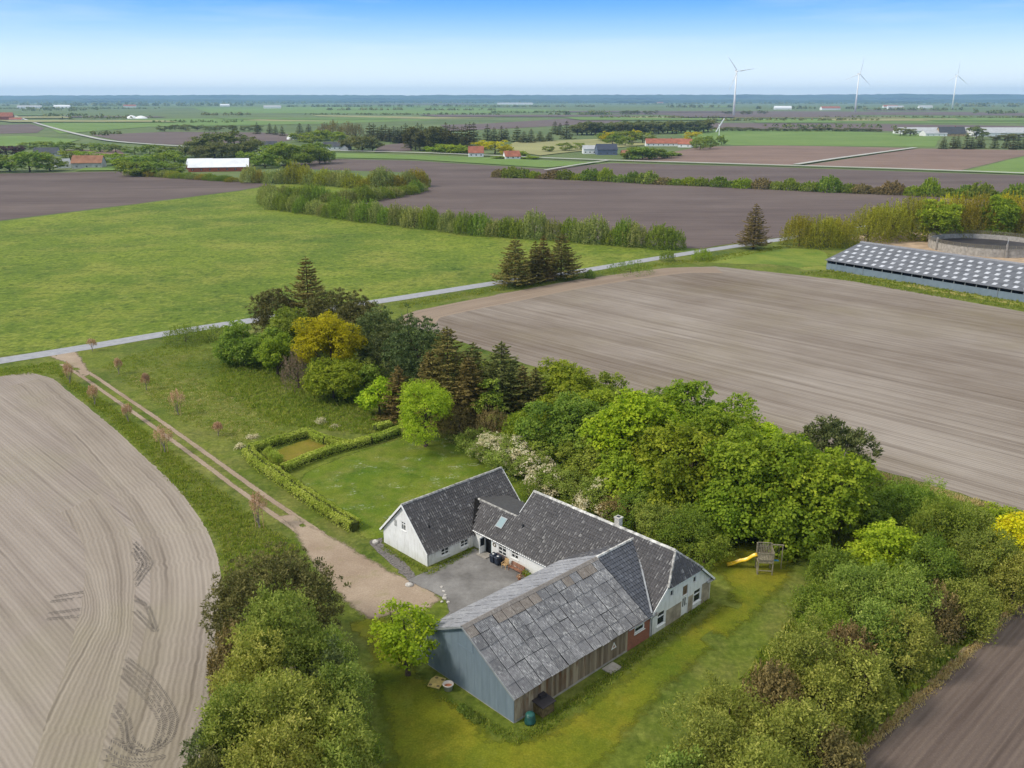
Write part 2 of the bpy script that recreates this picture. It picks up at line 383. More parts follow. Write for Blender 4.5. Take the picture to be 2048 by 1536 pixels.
M['dark_void'] = plain('dark_room', (0.015, 0.016, 0.018), 0.9, 0.1, 0.1)  # near-black colour painted for the shade of unlit rooms behind openings
def glassmat(name, col=(0.02, 0.025, 0.03), rough=0.06):
    t = NT(name); t.bsdf(col, rough, 0.6); return t.m
M['glass'] = glassmat('window_glass')
M['skyglass'] = glassmat('skylight_glass', (0.22, 0.31, 0.33), 0.35)

def tilemat(name, base, light, lich=0.55, gloss=0.5):
    t = NT(name); p = t.obj(); tn = t.attr('tint')
    n1 = t.noise(p, 0.35, 5, 0.65); n2 = t.noise(p, 5.0, 5, 0.7); n3 = t.noise(p, 1.6, 5, 0.7)
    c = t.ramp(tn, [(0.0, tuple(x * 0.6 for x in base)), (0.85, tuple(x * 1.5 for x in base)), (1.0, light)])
    c = t.mix(t.math('MULTIPLY', t.ramp(n1, [(0.35, 0.0), (0.7, 1.0)]), 0.5), c, tuple(x * 1.6 for x in base))
    f = t.math('MULTIPLY', t.ramp(n2, [(0.52, 0.0), (0.66, 1.0)]), t.ramp(n3, [(0.4, 0.15), (0.65, 1.0)]))
    c = t.mix(t.math('MULTIPLY', f, lich), c, light)
    t.bsdf(c, gloss, 0.45, t.bump(n2, 0.3, 0.01)); return t.m
M['tile'] = tilemat('weathered_dark_tile', (0.050, 0.046, 0.047), (0.27, 0.262, 0.25), 0.45)
M['tile_new'] = tilemat('blue_black_tile', (0.048, 0.052, 0.064), (0.15, 0.16, 0.18), 0.2, 0.42)
M['ridge'] = plain('mortared_ridge', (0.36, 0.345, 0.32), 0.9, 0.2, 0.45, 3.0, bump=0.4)
M['mortar'] = plain('pale_ridge_mortar', (0.55, 0.53, 0.49), 0.9, 0.2, 0.4, 2.0)

def sheetmat(name, dark, light, lich, lk=0.6):
    t = NT(name); p = t.obj(); g = t.geo(); r = t.rnd()
    n1 = t.noise(g, 0.5, 5, 0.65); sv = t.n('ShaderNodeVectorMath', {0: t.mapping(p, (9.0, 2.6, 9.0)), 1: t.n('ShaderNodeCombineXYZ', {0: t.math('MULTIPLY', r, 91.0), 1: t.math('MULTIPLY', r, 37.0)}).outputs[0]}, operation='ADD').outputs[0]
    n2 = t.noise(sv, 1.0, 6, 0.75); n3 = t.noise(t.mapping(g, loc=(3, 8, 1)), 0.8, 5, 0.7)
    c = t.ramp(t.math('ADD', t.math('MULTIPLY', r, 0.3), t.math('MULTIPLY', n1, 0.7)), [(0.25, dark), (0.75, light)])
    c = t.mix(t.math('MULTIPLY', t.math('MULTIPLY', t.ramp(n2, [(0.47, 0.0), (0.63, 1.0)]), t.ramp(n3, [(0.40, 0.05), (0.60, 1.0)])), lk), c, lich)
    c = t.mix(t.math('MULTIPLY', t.ramp(n2, [(0.34, 1.0), (0.46, 0.0)]), 0.5), c, tuple(x * 0.3 for x in dark))
    t.bsdf(c, 0.85, 0.25, t.bump(n2, 0.3, 0.02)); return t.m
M['sheet'] = sheetmat('old_fibre_cement_sheet', (0.115, 0.115, 0.122), (0.215, 0.215, 0.225), (0.56, 0.56, 0.55), 0.8)
M['sheet_pale'] = sheetmat('pale_fibre_cement_sheet', (0.22, 0.22, 0.235), (0.30, 0.30, 0.315), (0.55, 0.55, 0.54), 0.4)
M['sheet_brown'] = sheetmat('mossy_fibre_cement_sheet', (0.15, 0.13, 0.115), (0.24, 0.21, 0.185), (0.45, 0.43, 0.4), 0.5)
M['underlay'] = plain('black_roof_batten', (0.012, 0.012, 0.012), 0.95, 0.1)
def bluemat():
    t = NT('blue_painted_metal'); p = t.obj()
    wv = t.n('ShaderNodeTexWave', {'Vector': p, 'Scale': 0.314 / 0.16, 'Distortion': 0.0}, wave_type='BANDS', bands_direction='Y').outputs['Fac']
    n = t.noise(t.mapping(p, (1, 3, 0.5)), 0.8, 5, 0.65)
    c = t.ramp(n, [(0.3, (0.145, 0.188, 0.225)), (0.7, (0.195, 0.245, 0.29))])
    c = t.mix(t.math('MULTIPLY', t.ramp(wv, [(0.75, 0.0), (0.95, 1.0)]), 0.35), c, (0.10, 0.15, 0.20))
    t.bsdf(c, 0.55, 0.4, t.bump(wv, 0.5, 0.02)); return t.m
M['blue'] = bluemat()
def boardmat():
    t = NT('rust_streaked_boards'); p = t.obj(); r = t.rnd()
    n = t.noise(t.mapping(p, (6, 6, 0.5)), 1.0, 6, 0.7); n2 = t.noise(t.mapping(p, (2.2, 2.2, 0.45)), 1.0, 5, 0.6)
    c = t.ramp(t.math('ADD', t.math('MULTIPLY', r, 0.5), t.math('MULTIPLY', n, 0.5)), [(0.25, (0.145, 0.108, 0.074)), (0.75, (0.37, 0.30, 0.215))])
    z = t.n('ShaderNodeSeparateXYZ', {0: p}).outputs['Z']; x = t.n('ShaderNodeSeparateXYZ', {0: p}).outputs['X']
    up = t.n('ShaderNodeMapRange', {'Value': z, 'From Min': 0.4, 'From Max': 2.4, 'To Min': 0.25, 'To Max': 1.0}).outputs[0]
    xr = t.n('ShaderNodeMapRange', {'Value': x, 'From Min': 7.0, 'From Max': 11.0, 'To Min': 1.0, 'To Max': 0.15}).outputs[0]
    c = t.mix(t.math('MULTIPLY', t.math('MULTIPLY', t.ramp(n2, [(0.48, 0.0), (0.62, 1.0)]), up), xr), c, (0.15, 0.065, 0.024))   # rust running down from the eaves on the older boards
    t.bsdf(c, 0.85, 0.2, t.bump(n, 0.5, 0.02)); return t.m
M['boards'] = boardmat()
def brickmat():
    t = NT('red_brickwork'); p = t.obj()
    b = t.n('ShaderNodeTexBrick', {'Vector': t.mapping(p, rot=(math.pi / 2, 0, 0)), 'Scale': 1.0, 'Color1': (0.36, 0.12, 0.07), 'Color2': (0.27, 0.085, 0.05), 'Mortar': (0.3, 0.2, 0.15),
                                   'Mortar Size': 0.008, 'Brick Width': 0.24, 'Row Height': 0.075})
    n = t.noise(p, 1.5, 5)
    c = t.mix(t.math('MULTIPLY', t.ramp(n, [(0.4, 0.0), (0.7, 1.0)]), 0.35), b.outputs[0], (0.16, 0.08, 0.05))
    t.bsdf(c, 0.9, 0.2, t.bump(b.outputs['Fac'], -0.4, 0.01)); return t.m
M['brick'] = brickmat()
M['zinc'] = plain('zinc_gutter', (0.33, 0.34, 0.35), 0.5, 0.5, 0.15, 2.0, 0.3)
M['black'] = plain('black_plastic', (0.014, 0.016, 0.02), 0.45, 0.4, 0.2)
M['navy'] = plain('navy_bin_plastic', (0.018, 0.026, 0.045), 0.45, 0.4, 0.2)
M['green_bin'] = plain('dark_green_plastic', (0.010, 0.062, 0.050), 0.4, 0.4, 0.2)
M['wood_pale'] = plain('pale_wood', (0.50, 0.33, 0.16), 0.7, 0.3, 0.2, 5.0)
M['wood_red'] = plain('red_brown_wood', (0.27, 0.125, 0.075), 0.75, 0.3, 0.3, 5.0)
M['wood_grey'] = plain('weathered_grey_wood', (0.27, 0.235, 0.17), 0.85, 0.2, 0.25, 5.0)
M['wood_brown'] = plain('stained_crate_wood', (0.17, 0.125, 0.06), 0.85, 0.2, 0.35, 4.0)
M['slide_yellow'] = plain('yellow_slide_plastic', (0.80, 0.52, 0.02), 0.35, 0.5, 0.05)
M['swing_blue'] = plain('blue_swing_plastic', (0.05, 0.22, 0.42), 0.5, 0.4, 0.1)
M['terracotta'] = plain('terracotta', (0.40, 0.16, 0.085), 0.85, 0.2, 0.2, 6.0)
M['pot_white'] = plain('chalky_white_pot', (0.60, 0.55, 0.50), 0.8, 0.2, 0.15, 5.0)
M['yellow_board'] = plain('faded_yellow_board', (0.55, 0.42, 0.15), 0.7, 0.3, 0.15, 3.0)
M['stone'] = plain('pale_field_stone', (0.5, 0.47, 0.43), 0.9, 0.2, 0.25, 4.0, bump=0.5)
M['bark'] = plain('bark', (0.085, 0.062, 0.045), 0.95, 0.1, 0.35, 4.0, bump=0.6)
M['bark_pale'] = plain('pale_bark', (0.22, 0.19, 0.15), 0.95, 0.1, 0.35, 4.0, bump=0.6)
M['turbine'] = plain('white_turbine_paint', (0.88, 0.88, 0.88), 0.35, 0.5, 0.02, 0.05)
M['turbine_dark'] = plain('turbine_dark_grey', (0.08, 0.08, 0.09), 0.5, 0.4, 0.1, 0.5)

LM = {
 'maple': leafmat('maple_leaves', (0.062, 0.105, 0.008), (0.135, 0.200, 0.014), (0.25, 0.32, 0.03), 0.3, 0.03),
 'maple_yellow': leafmat('fresh_yellow_green_leaves', (0.080, 0.140, 0.007), (0.175, 0.270, 0.012), (0.31, 0.40, 0.024), 0.3, 0.02),
 'green': leafmat('mid_green_leaves', (0.048, 0.082, 0.010), (0.108, 0.162, 0.020), (0.21, 0.27, 0.045), 0.28, 0.035),
 'lime': leafmat('lime_leaves', (0.090, 0.140, 0.008), (0.185, 0.260, 0.014), (0.32, 0.39, 0.04), 0.32, 0.02),
 'golden': leafmat('golden_leaves', (0.130, 0.130, 0.004), (0.265, 0.260, 0.006), (0.42, 0.395, 0.012), 0.3, 0.02),
 'yellowbush': leafmat('yellow_flowering_leaves', (0.28, 0.22, 0.006), (0.55, 0.42, 0.010), (0.75, 0.58, 0.02), 0.3, 0.02),
 'olive': leafmat('olive_willow_leaves', (0.060, 0.078, 0.012), (0.150, 0.180, 0.032), (0.31, 0.33, 0.085), 0.25, 0.03),
 'olivegreen': leafmat('soft_green_willow_leaves', (0.048, 0.078, 0.012), (0.120, 0.178, 0.030), (0.25, 0.31, 0.075), 0.25, 0.03),
 'spruce': leafmat('spruce_needles', (0.036, 0.042, 0.012), (0.088, 0.098, 0.028), (0.18, 0.185, 0.06), 0.12, 0.05),
 'spruce_brown': leafmat('brown_tinged_spruce_needles', (0.048, 0.042, 0.012), (0.112, 0.098, 0.030), (0.21, 0.185, 0.065), 0.12, 0.03),
 'pine': leafmat('pine_needles', (0.028, 0.046, 0.016), (0.068, 0.098, 0.034), (0.15, 0.19, 0.075), 0.12, 0.04),
 'pine_brown': leafmat('dark_pine_needles', (0.034, 0.040, 0.012), (0.082, 0.090, 0.028), (0.17, 0.175, 0.06), 0.12, 0.03),
 'hedge': leafmat('clipped_hedge_leaves', (0.10, 0.155, 0.018), (0.22, 0.29, 0.045), (0.42, 0.48, 0.15), 0.3, 0.02, 0.15),
 'blossom': leafmat('pink_brown_blossom', (0.14, 0.095, 0.065), (0.27, 0.185, 0.135), (0.48, 0.36, 0.29), 0.25, 0.02),
 'white': leafmat('white_blossom', (0.20, 0.20, 0.13), (0.34, 0.335, 0.25), (0.48, 0.47, 0.40), 0.25, 0.02),
 'hawthorn': leafmat('hawthorn_in_flower', (0.07, 0.085, 0.024), (0.20, 0.20, 0.09), (0.62, 0.60, 0.50), 0.25, 0.02),
 'twig': leafmat('bare_twigs', (0.055, 0.045, 0.032), (0.12, 0.10, 0.072), (0.20, 0.17, 0.125), 0.1, 0.02),
 'twiggy': leafmat('budding_twigs', (0.055, 0.050, 0.020), (0.13, 0.115, 0.045), (0.24, 0.20, 0.085), 0.15, 0.03),
 'hedgerow': leafmat('willow_hedgerow_leaves', (0.060, 0.085, 0.022), (0.145, 0.180, 0.05), (0.31, 0.33, 0.13), 0.28, 0.035),
 'shelter': leafmat('budding_shelter_belt_leaves', (0.072, 0.076, 0.010), (0.165, 0.170, 0.018), (0.31, 0.305, 0.03), 0.28, 0.05),
 'farwood': leafmat('distant_leaves', (0.042, 0.058, 0.018), (0.088, 0.11, 0.034), (0.16, 0.18, 0.06), 0.2, 0.05),
 'purple': leafmat('copper_beech_leaves', (0.020, 0.010, 0.014), (0.045, 0.024, 0.03), (0.08, 0.045, 0.05), 0.2, 0.02),
 'grassblade': leafmat('tall_grass_blades', (0.062, 0.105, 0.012), (0.128, 0.175, 0.022), (0.25, 0.26, 0.07), 0.3, 0.02, 0.1),
 'strawblade': leafmat('dry_grass_blades', (0.16, 0.14, 0.06), (0.32, 0.28, 0.15), (0.5, 0.44, 0.28), 0.3, 0.02, 0.1),
}

def unit(a): return a / np.maximum(np.linalg.norm(a, axis=-1, keepdims=True), 1e-9)

# ------------------------------------------------------------------ ground sheets
def catmull(pts, per=6, closed=False):
    P = [np.array(p, float) for p in pts]; n = len(P); out = []
    segs = n if closed else n - 1
    for i in range(segs):
        p0 = P[(i - 1) % n] if closed or i > 0 else 2 * P[0] - P[1]
        p1, p2 = P[i], P[(i + 1) % n]
        p3 = P[(i + 2) % n] if closed or i + 2 < n else 2 * P[-1] - P[-2]
        for k in range(per):
            t = k / per
            out.append(0.5 * ((2 * p1) + (-p0 + p2) * t + (2 * p0 - 5 * p1 + 4 * p2 - p3) * t * t + (-p0 + 3 * p1 - 3 * p2 + p3) * t ** 3))
    if not closed: out.append(P[-1])
    return np.array(out)
def set_uv(me, fn):
    uvl = me.uv_layers.new(name='rows'); co = me.vertices
    for lp in me.loops:
        uvl.data[lp.index].uv = fn(co[lp.vertex_index].co, lp.vertex_index)
def sheet(name, px, z, mat, rowdir=(1, 0), jit=0.25, per=5, smooth=True, world_pts=False, seed=1, parent=None, soft=0.0):
    """flat ground polygon from surveyed outline; rowdir = world direction the rows run in"""
    pts = [p if world_pts else G(*p) for p in px]
    rng = np.random.default_rng(seed)
    q = catmull(pts, per, True) if smooth else np.array([np.array(pts[i]) * (1 - t) + np.array(pts[(i + 1) % len(pts)]) * t for i in range(len(pts)) for t in np.linspace(0, 1, per, endpoint=False)])
    q = q + rng.normal(0, jit, q.shape)
    from mathutils.geometry import delaunay_2d_cdt
    o0 = q.mean(0); nq = len(q); ring = [(i, (i + 1) % nq) for i in range(nq)]
    if soft:
        tq = unit(np.roll(q, -1, 0) - np.roll(q, 1, 0)); nq_ = np.stack([-tq[:, 1], tq[:, 0]], 1); area = np.sum(q[:, 0] * np.roll(q[:, 1], -1) - np.roll(q[:, 0], -1) * q[:, 1])
        q = np.concatenate([q, q + nq_ * soft * (1 if area > 0 else -1)]); ring = ring + [(a + nq, b + nq) for a, b in ring]
    r_ = delaunay_2d_cdt([Vector((x - o0[0], y - o0[1])) for x, y in q], ring, [], 1, 1e-5)
    me = bpy.data.meshes.new(name); me.from_pydata([(v.x + o0[0], v.y + o0[1], z) for v in r_[0]], [], [f if (r_[0][f[1]] - r_[0][f[0]]).cross(r_[0][f[2]] - r_[0][f[1]]) > 0 else f[::-1] for f in r_[2]])
    me.materials.append(mat)
    if soft:
        at = me.attributes.new('edge', 'FLOAT', 'POINT')
        at.data.foreach_set('value', np.array([1.0 if all(k >= nq for k in src) and src else 0.0 for src in r_[3]], dtype=np.float32))
    d = np.array(rowdir, float); d /= np.linalg.norm(d)
    set_uv(me, lambda c, i: (c.x * d[0] + c.y * d[1], -c.x * d[1] + c.y * d[0]))
    o = link(name, me, parent)
    if parent is None: tag(o, kind='structure')
    return o
def offset_curve(q, d):
    t = np.gradient(q, axis=0); t /= np.linalg.norm(t, axis=1)[:, None]
    return q + np.stack([-t[:, 1], t[:, 0]], 1) * d
def ribbon(name, qa, qb, z, mat, jit=0.0, seed=1, soft=0.0):
    """strip between two curves with the same number of points; uv: along, across"""
    rng = np.random.default_rng(seed)
    qa = qa + rng.normal(0, jit, qa.shape) if jit else qa; qb = qb + rng.normal(0, jit, qb.shape) if jit else qb
    if soft:
        rows = [qa, qa * .65 + qb * .35, qa * .35 + qb * .65, qb]; n = len(qa); me = bpy.data.meshes.new(name)
        me.from_pydata([(x, y, z) for r in rows for x, y in r], [], [(k * n + i, k * n + i + 1, (k + 1) * n + i + 1, (k + 1) * n + i) for k in range(3) for i in range(n - 1)])
        if me.polygons[0].normal.z < 0: me.flip_normals()
        me.materials.append(mat); at = me.attributes.new('edge', 'FLOAT', 'POINT'); at.data.foreach_set('value', np.repeat(np.array([0, 1, 1, 0], dtype=np.float32), n))
        return tag(link(name, me), kind='structure')
    n = len(qa); vs = [(x, y, z) for x, y in qa] + [(x, y, z) for x, y in qb]
    fs = [(i, i + 1, n + i + 1, n + i) for i in range(n - 1)]
    me = bpy.data.meshes.new(name); me.from_pydata(vs, [], fs)
    if me.polygons[len(fs) // 2].normal.z < 0: me.flip_normals()
    me.materials.append(mat)
    s = np.concatenate([[0], np.cumsum(np.linalg.norm(np.diff((qa + qb) / 2, axis=0), axis=1))]); w = np.linalg.norm(qa - qb, axis=1)
    set_uv(me, lambda c, i: (s[i % n], 0.0 if i < n else w[i - n]))
    return tag(link(name, me), kind='structure')

g = MB(); R = 45000
g.add([(-R, -3000, 0), (R, -3000, 0), (R, R, 0), (-R, R, 0)], [(0, 1, 2, 3)])
tag(g.obj('ground', M['far_green'], fix=False), kind='structure')
sheet('rough_grass', [(-700, 900), (-200, 700), (0, 690), (500, 620), (800, 560), (1300, 500), (1560, 470), (1700, 470), (2300, 560), (2900, 800), (3200, 1900), (1000, 2100), (-900, 1900)], 0.012, M['base_grass'], jit=0)
sheet('meadow', [(-1200, 600), (-260, 475), (0, 443), (270, 409), (480, 382), (560, 368), (720, 352), (845, 352), (862, 372), (735, 402), (900, 436), (1120, 470), (1340, 494), (1400, 500), (1300, 516), (980, 567), (770, 600), (510, 638), (160, 694), (0, 711), (-500, 790)], 0.02, M['meadow'], smooth=False, per=8, jit=0.4)
rb = np.array(BX)
sheet('ploughed_field', [(-500, 380), (-200, 352), (0, 347), (240, 343), (420, 357), (545, 369), (480, 381), (270, 408), (0, 441), (-260, 472), (-900, 540)], 0.05, M['soil_dark'], (1.0, 0.12), 0.5, smooth=False)
sheet('ploughed_field', [(560, 330), (662, 318), (820, 321), (1010, 333), (1090, 338), (1225, 326), (1540, 334), (2048, 351), (2700, 372), (2700, 450), (1800, 440), (1570, 474), (1400, 497), (1340, 495), (1120, 470), (900, 437), (715, 405), (862, 374), (850, 346), (600, 338)], 0.05, M['soil_dark'], (1.0, 0.03), 0.5, smooth=False)
d1 = np.array(G(108, 1225)) - np.array(G(0, 1106))
EDGE_PX = [(60, 745), (105, 758), (135, 782), (185, 822), (240, 868), (300, 925), (350, 972), (395, 1030), (425, 1085), (442, 1150), (446, 1220), (438, 1300), (425, 1400), (405, 1490), (380, 1580), (330, 1720)]
EDGE = catmull([G(*p) for p in EDGE_PX], 8)
fld = [tuple(p) for p in EDGE] + [G(-300, 1900), G(-900, 1700), G(-1500, 1100), G(-500, 800), G(-60, 762), G(0, 754), G(30, 748)]
sheet('harrowed_field', fld, 0.03, M['soil_pale'], d1, 0.12, per=2, smooth=False, world_pts=True)
ribbon('field_headland', EDGE[6:], offset_curve(EDGE, -7.0)[6:], 0.036, M['soil_head'], 0.05)
I1 = catmull([G(*p) for p in [(120, 905), (175, 960), (225, 1015), (258, 1065), (271, 1128), (270, 1185), (264, 1270), (250, 1321), (236, 1384), (216, 1455), (199, 1520), (165, 1640)]], 8)
I2 = catmull([G(*p) for p in [(45, 960), (95, 1005), (140, 1050), (166, 1090), (170, 1125), (170, 1160), (162, 1213), (148, 1270), (125, 1355), (94, 1440), (68, 1526), (25, 1640)]], 8)
O1 = offset_curve(EDGE, -7.0)
ribbon('field_headland', I1[12:], I2[12:], 0.042, M['soil_head'], 0.03)
F8 = [(780, 648), (830, 622), (1000, 588), (1150, 560), (1330, 536), (1430, 533), (1530, 543), (1700, 562), (1850, 588), (2048, 624), (2500, 720), (3000, 1000), (2500, 1160), (2200, 1070), (2048, 1026), (1850, 965), (1700, 925), (1560, 872), (1300, 792), (1050, 728), (880, 668)]
sheet('drilled_field', F8, 0.03, M['soil_mid'], BX, 0.2, per=8, smooth=False)
hd = [np.array(G(*p)) for p in [(790, 646), (830, 623), (1000, 589), (1150, 561), (1330, 537), (1430, 535)]]
hq = catmull(hd, 8); ribbon('field_headland', hq, offset_curve(hq, -9.0), 0.038, soil('headland_brown_soil', (0.26, 0.2, 0.155), (0.36, 0.29, 0.23), 0.8, 0.3, (0.01, 0.06), 3.0))
sheet('cultivated_field', [(1640, 1590), (1720, 1506), (1865, 1372), (2048, 1203), (2500, 840), (3400, 1100), (2900, 2000), (1700, 1900)], 0.03, M['soil_near'], AX, 0.15, per=10, smooth=False)
eq = catmull([G(*p) for p in [(1640, 1590), (1720, 1506), (1865, 1372), (2048, 1203), (2300, 1000)]], 10)
ribbon('field_edge_track', eq, offset_curve(eq, 0.55), 0.034, plain('straw_soil_edge', (0.24, 0.185, 0.11), 0.95, 0.1, 0.3, 2.0), 0.06)
# far fields
far = [
 ('brown', [(1255, 322), (1330, 308), (1400, 293), (1560, 291), (1820, 296), (1580, 330)], (1, -0.1)),
 ('brown', [(1606, 331), (1835, 297), (2100, 301), (2040, 313), (1922, 341)], (1, -0.15)),
 ('paddock', [(1925, 343), (2045, 314), (2400, 285), (2500, 360), (2048, 349)], (1, 0)),
 ('paddock', [(1330, 262), (1420, 259), (1640, 261), (1885, 270), (1870, 294), (1560, 291), (1400, 290), (1380, 276)], (1, 0)),
 ('dark', [(1330, 248), (1420, 246), (1640, 247), (1900, 250), (2300, 256), (2300, 266), (1885, 266), (1640, 258), (1430, 257)], (1, 0)),
 ('dark', [(180, 270), (330, 264), (520, 265), (640, 272), (560, 284), (350, 290), (250, 284)], (1, 0)),
 ('brown', [(130, 300), (240, 300), (250, 312), (150, 315)], (1, 0)),
 ('dark', [(-300, 262), (60, 248), (90, 256), (75, 266), (-300, 275)], (1, 0)),
 ('dark', [(755, 292), (815, 286), (825, 302), (750, 305)], (1, 0)),
 ('dark', [(880, 250), (960, 248), (1160, 236), (1260, 236), (1230, 246), (1000, 258), (900, 262)], (1, 0)),
 ('dark', [(1190, 228), (1400, 222), (1900, 224), (2300, 229), (2300, 233), (1800, 230), (1400, 231)], (1, 0)),
 ('paddock', [(640, 306), (760, 309), (1000, 317), (1200, 327), (1090, 336), (1010, 331), (820, 319), (660, 316)], (1, 0)),
 ('paddock', [(380, 214), (900, 214), (1200, 222), (900, 228), (420, 226)], (1, 0)),
 ('paddock', [(120, 268), (300, 254), (640, 248), (900, 240), (600, 236), (300, 238), (80, 246)], (1, 0)),
 ('paddock', [(-400, 290), (40, 272), (160, 280), (120, 290), (-300, 305)], (1, 0)),
 ('paddock', [(1500, 238), (2000, 236), (2400, 238), (2400, 246), (1900, 247), (1500, 244)], (1, 0)),
 ('straw', [(620, 230), (860, 234), (1000, 236), (860, 238), (640, 233)], (1, 0)),
 ('straw', [(1030, 285), (1240, 277), (1300, 290), (1190, 300), (1080, 312), (1000, 300)], (1, 0)),
 ('straw', [(520, 239), (700, 243), (560, 243), (480, 241)], (1, 0)),
 ('paddock', [(180, 335), (250, 333), (258, 342), (150, 343)], (1, 0)),
]
M['far_straw'] = plain('pale_stubble', (0.28, 0.27, 0.12), 0.95, 0.1, 0.15, 0.01)
M['far_dark'] = soil('distant_dark_soil', (0.115, 0.088, 0.086), (0.19, 0.15, 0.14), 6.0, 0.1, (0.001, 0.01), 0.0, bumpd=0.0, fleck=0.0)
for i, (k, px, d) in enumerate(far):
    nm = {'brown': 'ploughed_field', 'dark': 'ploughed_field', 'paddock': 'crop_field', 'straw': 'stubble_field'}[k]
    sheet(nm, px, 0.09 + 0.03 * i, {'brown': M['soil_brown'], 'dark': M['far_dark'], 'paddock': M['paddock'], 'straw': M['far_straw']}[k], d, 0.4, smooth=False, seed=i)
rngf = np.random.default_rng(77)
for i in range(26):                              # narrow strips of the patchwork far out on the plain
    y = rngf.uniform(206, 242); x = rngf.uniform(-200, 2200); w = rngf.uniform(120, 420); h = rngf.uniform(1.2, 3.4) * (y - 198) / 26
    k = ['paddock', 'far_dark', 'far_straw', 'paddock'][i % 4]
    sheet('crop_field' if k == 'paddock' else 'ploughed_field' if k == 'far_dark' else 'stubble_field', [(x, y), (x + w, y + rngf.uniform(-1.2, 1.2)), (x + w * 1.1, y + h), (x + 0.1 * w, y + h)], 0.9 + 0.05 * i, M[k], (1, 0), 0.3, smooth=False, seed=i)

# roads, drive, yard, lawns
def road(name, px, halfw, z, mat, jit=0.03, world=False):
    q = catmull([p if world else G(*p) for p in px], 8)
    return ribbon(name, offset_curve(q, halfw), offset_curve(q, -halfw), z, mat, jit)
road('country_road', [(-700, 822), (-300, 768), (0, 722), (170, 695), (330, 668), (510, 640), (770, 601), (980, 568), (1150, 544), (1300, 519), (1400, 503), (1480, 491), (1560, 479), (1640, 464), (1760, 447)], 2.35, 0.05, M['road'])
road('village_road', [(560, 301), (650, 303), (800, 306), (940, 311), (1100, 318), (1240, 323), (1540, 332), (1800, 340), (2048, 349), (2400, 362)], 3.2, 1.1, M['far_road'], 0.1)
road('farm_track', [(1592, 331), (1700, 315), (1830, 297)], 2.6, 1.14, M['far_road'], 0.1)
road('farm_track', [(1090, 343), (1150, 333), (1215, 323)], 1.5, 1.18, M['far_road'], 0.1)
road('far_road', [(30, 232), (60, 243), (110, 258), (170, 273), (220, 283), (300, 290), (400, 296), (520, 300)], 3.6, 1.22, M['far_road'], 0.1)
DR = [(132, 727), (175, 752), (230, 790), (300, 838), (400, 910), (490, 976), (560, 1025), (620, 1066), (680, 1110)]
dq = catmull([G(*p) for p in DR], 8)
ribbon('drive_wheel_track', offset_curve(dq, 1.45), offset_curve(dq, 0.35), 0.03, M['gravel'], 0.02, 3, soft=1)
ribbon('drive_wheel_track', offset_curve(dq, -0.35), offset_curve(dq, -1.4), 0.034, M['gravel'], 0.02, 4, soft=1)
sheet('road_junction', [(92, 712), (150, 702), (166, 710), (182, 738), (172, 756), (150, 744), (122, 726)], 0.044, M['gravel'], jit=0.05, soft=1.6)
sheet('gravel_yard', [(556, 1022), (600, 1034), (664, 1066), (728, 1102), (796, 1142), (858, 1168), (892, 1196), (850, 1228), (795, 1234), (735, 1244), (685, 1210), (645, 1168), (604, 1112), (578, 1062)], 0.04, M['gravel'], jit=0.05, per=6, soft=1.5)
yd = [FL(7.6, 24.2), FL(17.6, 24.4), FL(17.6, 11.2), FL(0.5, 11.3), FL(-0.6, 12.6), FL(2.4, 14.8), FL(6.8, 16.4), FL(8.0, 18.4)]
sheet('asphalt_yard', yd, 0.05, M['yard'], jit=0.04, smooth=False, world_pts=True, soft=0.4)
sheet('gable_path', [FL(9.9, 33.8), FL(9.3, 32), FL(8.4, 27), FL(7.9, 24.6), FL(7.4, 22.8), FL(8.4, 23.4), FL(9.6, 26), FL(10.2, 29), FL(10.6, 32.2), FL(11.4, 33.6)], 0.046, M['path'], jit=0.08, world_pts=True)
LAWN = [(700, 1230), (760, 1228), (830, 1250), (870, 1340), (960, 1420), (1030, 1460), (1120, 1420), (1300, 1285), (1430, 1185), (1400, 1130), (1450, 1085), (1530, 1072), (1605, 1090), (1612, 1140), (1560, 1215), (1450, 1310), (1330, 1420), (1220, 1560), (1100, 1640), (800, 1640), (745, 1480), (715, 1330)]
sheet('lawn', LAWN, 0.03, M['lawn'], jit=0.05, per=6, soft=3.0)
sheet('garden_lawn', [(600, 948), (780, 880), (880, 870), (960, 915), (1080, 975), (1250, 1045), (1180, 1060), (1000, 1010), (860, 1040), (780, 1078), (735, 1082), (710, 1070), (640, 1000)], 0.03, M['garden_lawn'], jit=0.05, soft=1.2)
sheet('hedged_lawn', [(530, 912), (620, 876), (660, 886), (668, 898), (575, 934)], 0.034, M['dry_lawn'], jit=0.05, soft=0.8)
sheet('mown_verge', [(1655, 532), (1760, 548), (2048, 596), (2500, 680), (2500, 700), (2048, 615), (1800, 572), (1690, 548), (1600, 535)], 0.04, M['yellow_verge'], jit=0.2, soft=1.5)
sheet('farmyard_dirt', [(1700, 478), (1790, 462), (1900, 470), (2300, 520), (2300, 580), (2048, 545), (1850, 505)], 0.04, plain('sandy_farmyard', (0.42, 0.31, 0.21), 0.95, 0.1, 0.2, 0.3), jit=0.4)
sheet('mown_verge', [(1560, 490), (1650, 505), (1640, 540), (1560, 530), (1430, 525), (1440, 515)], 0.024, grass('roadside_grass', (0.10, 0.17, 0.02), (0.22, 0.26, 0.04), (0.3, 0.3, 0.06), 0.5, 0.06, 1.5, 0.35), jit=0.4)

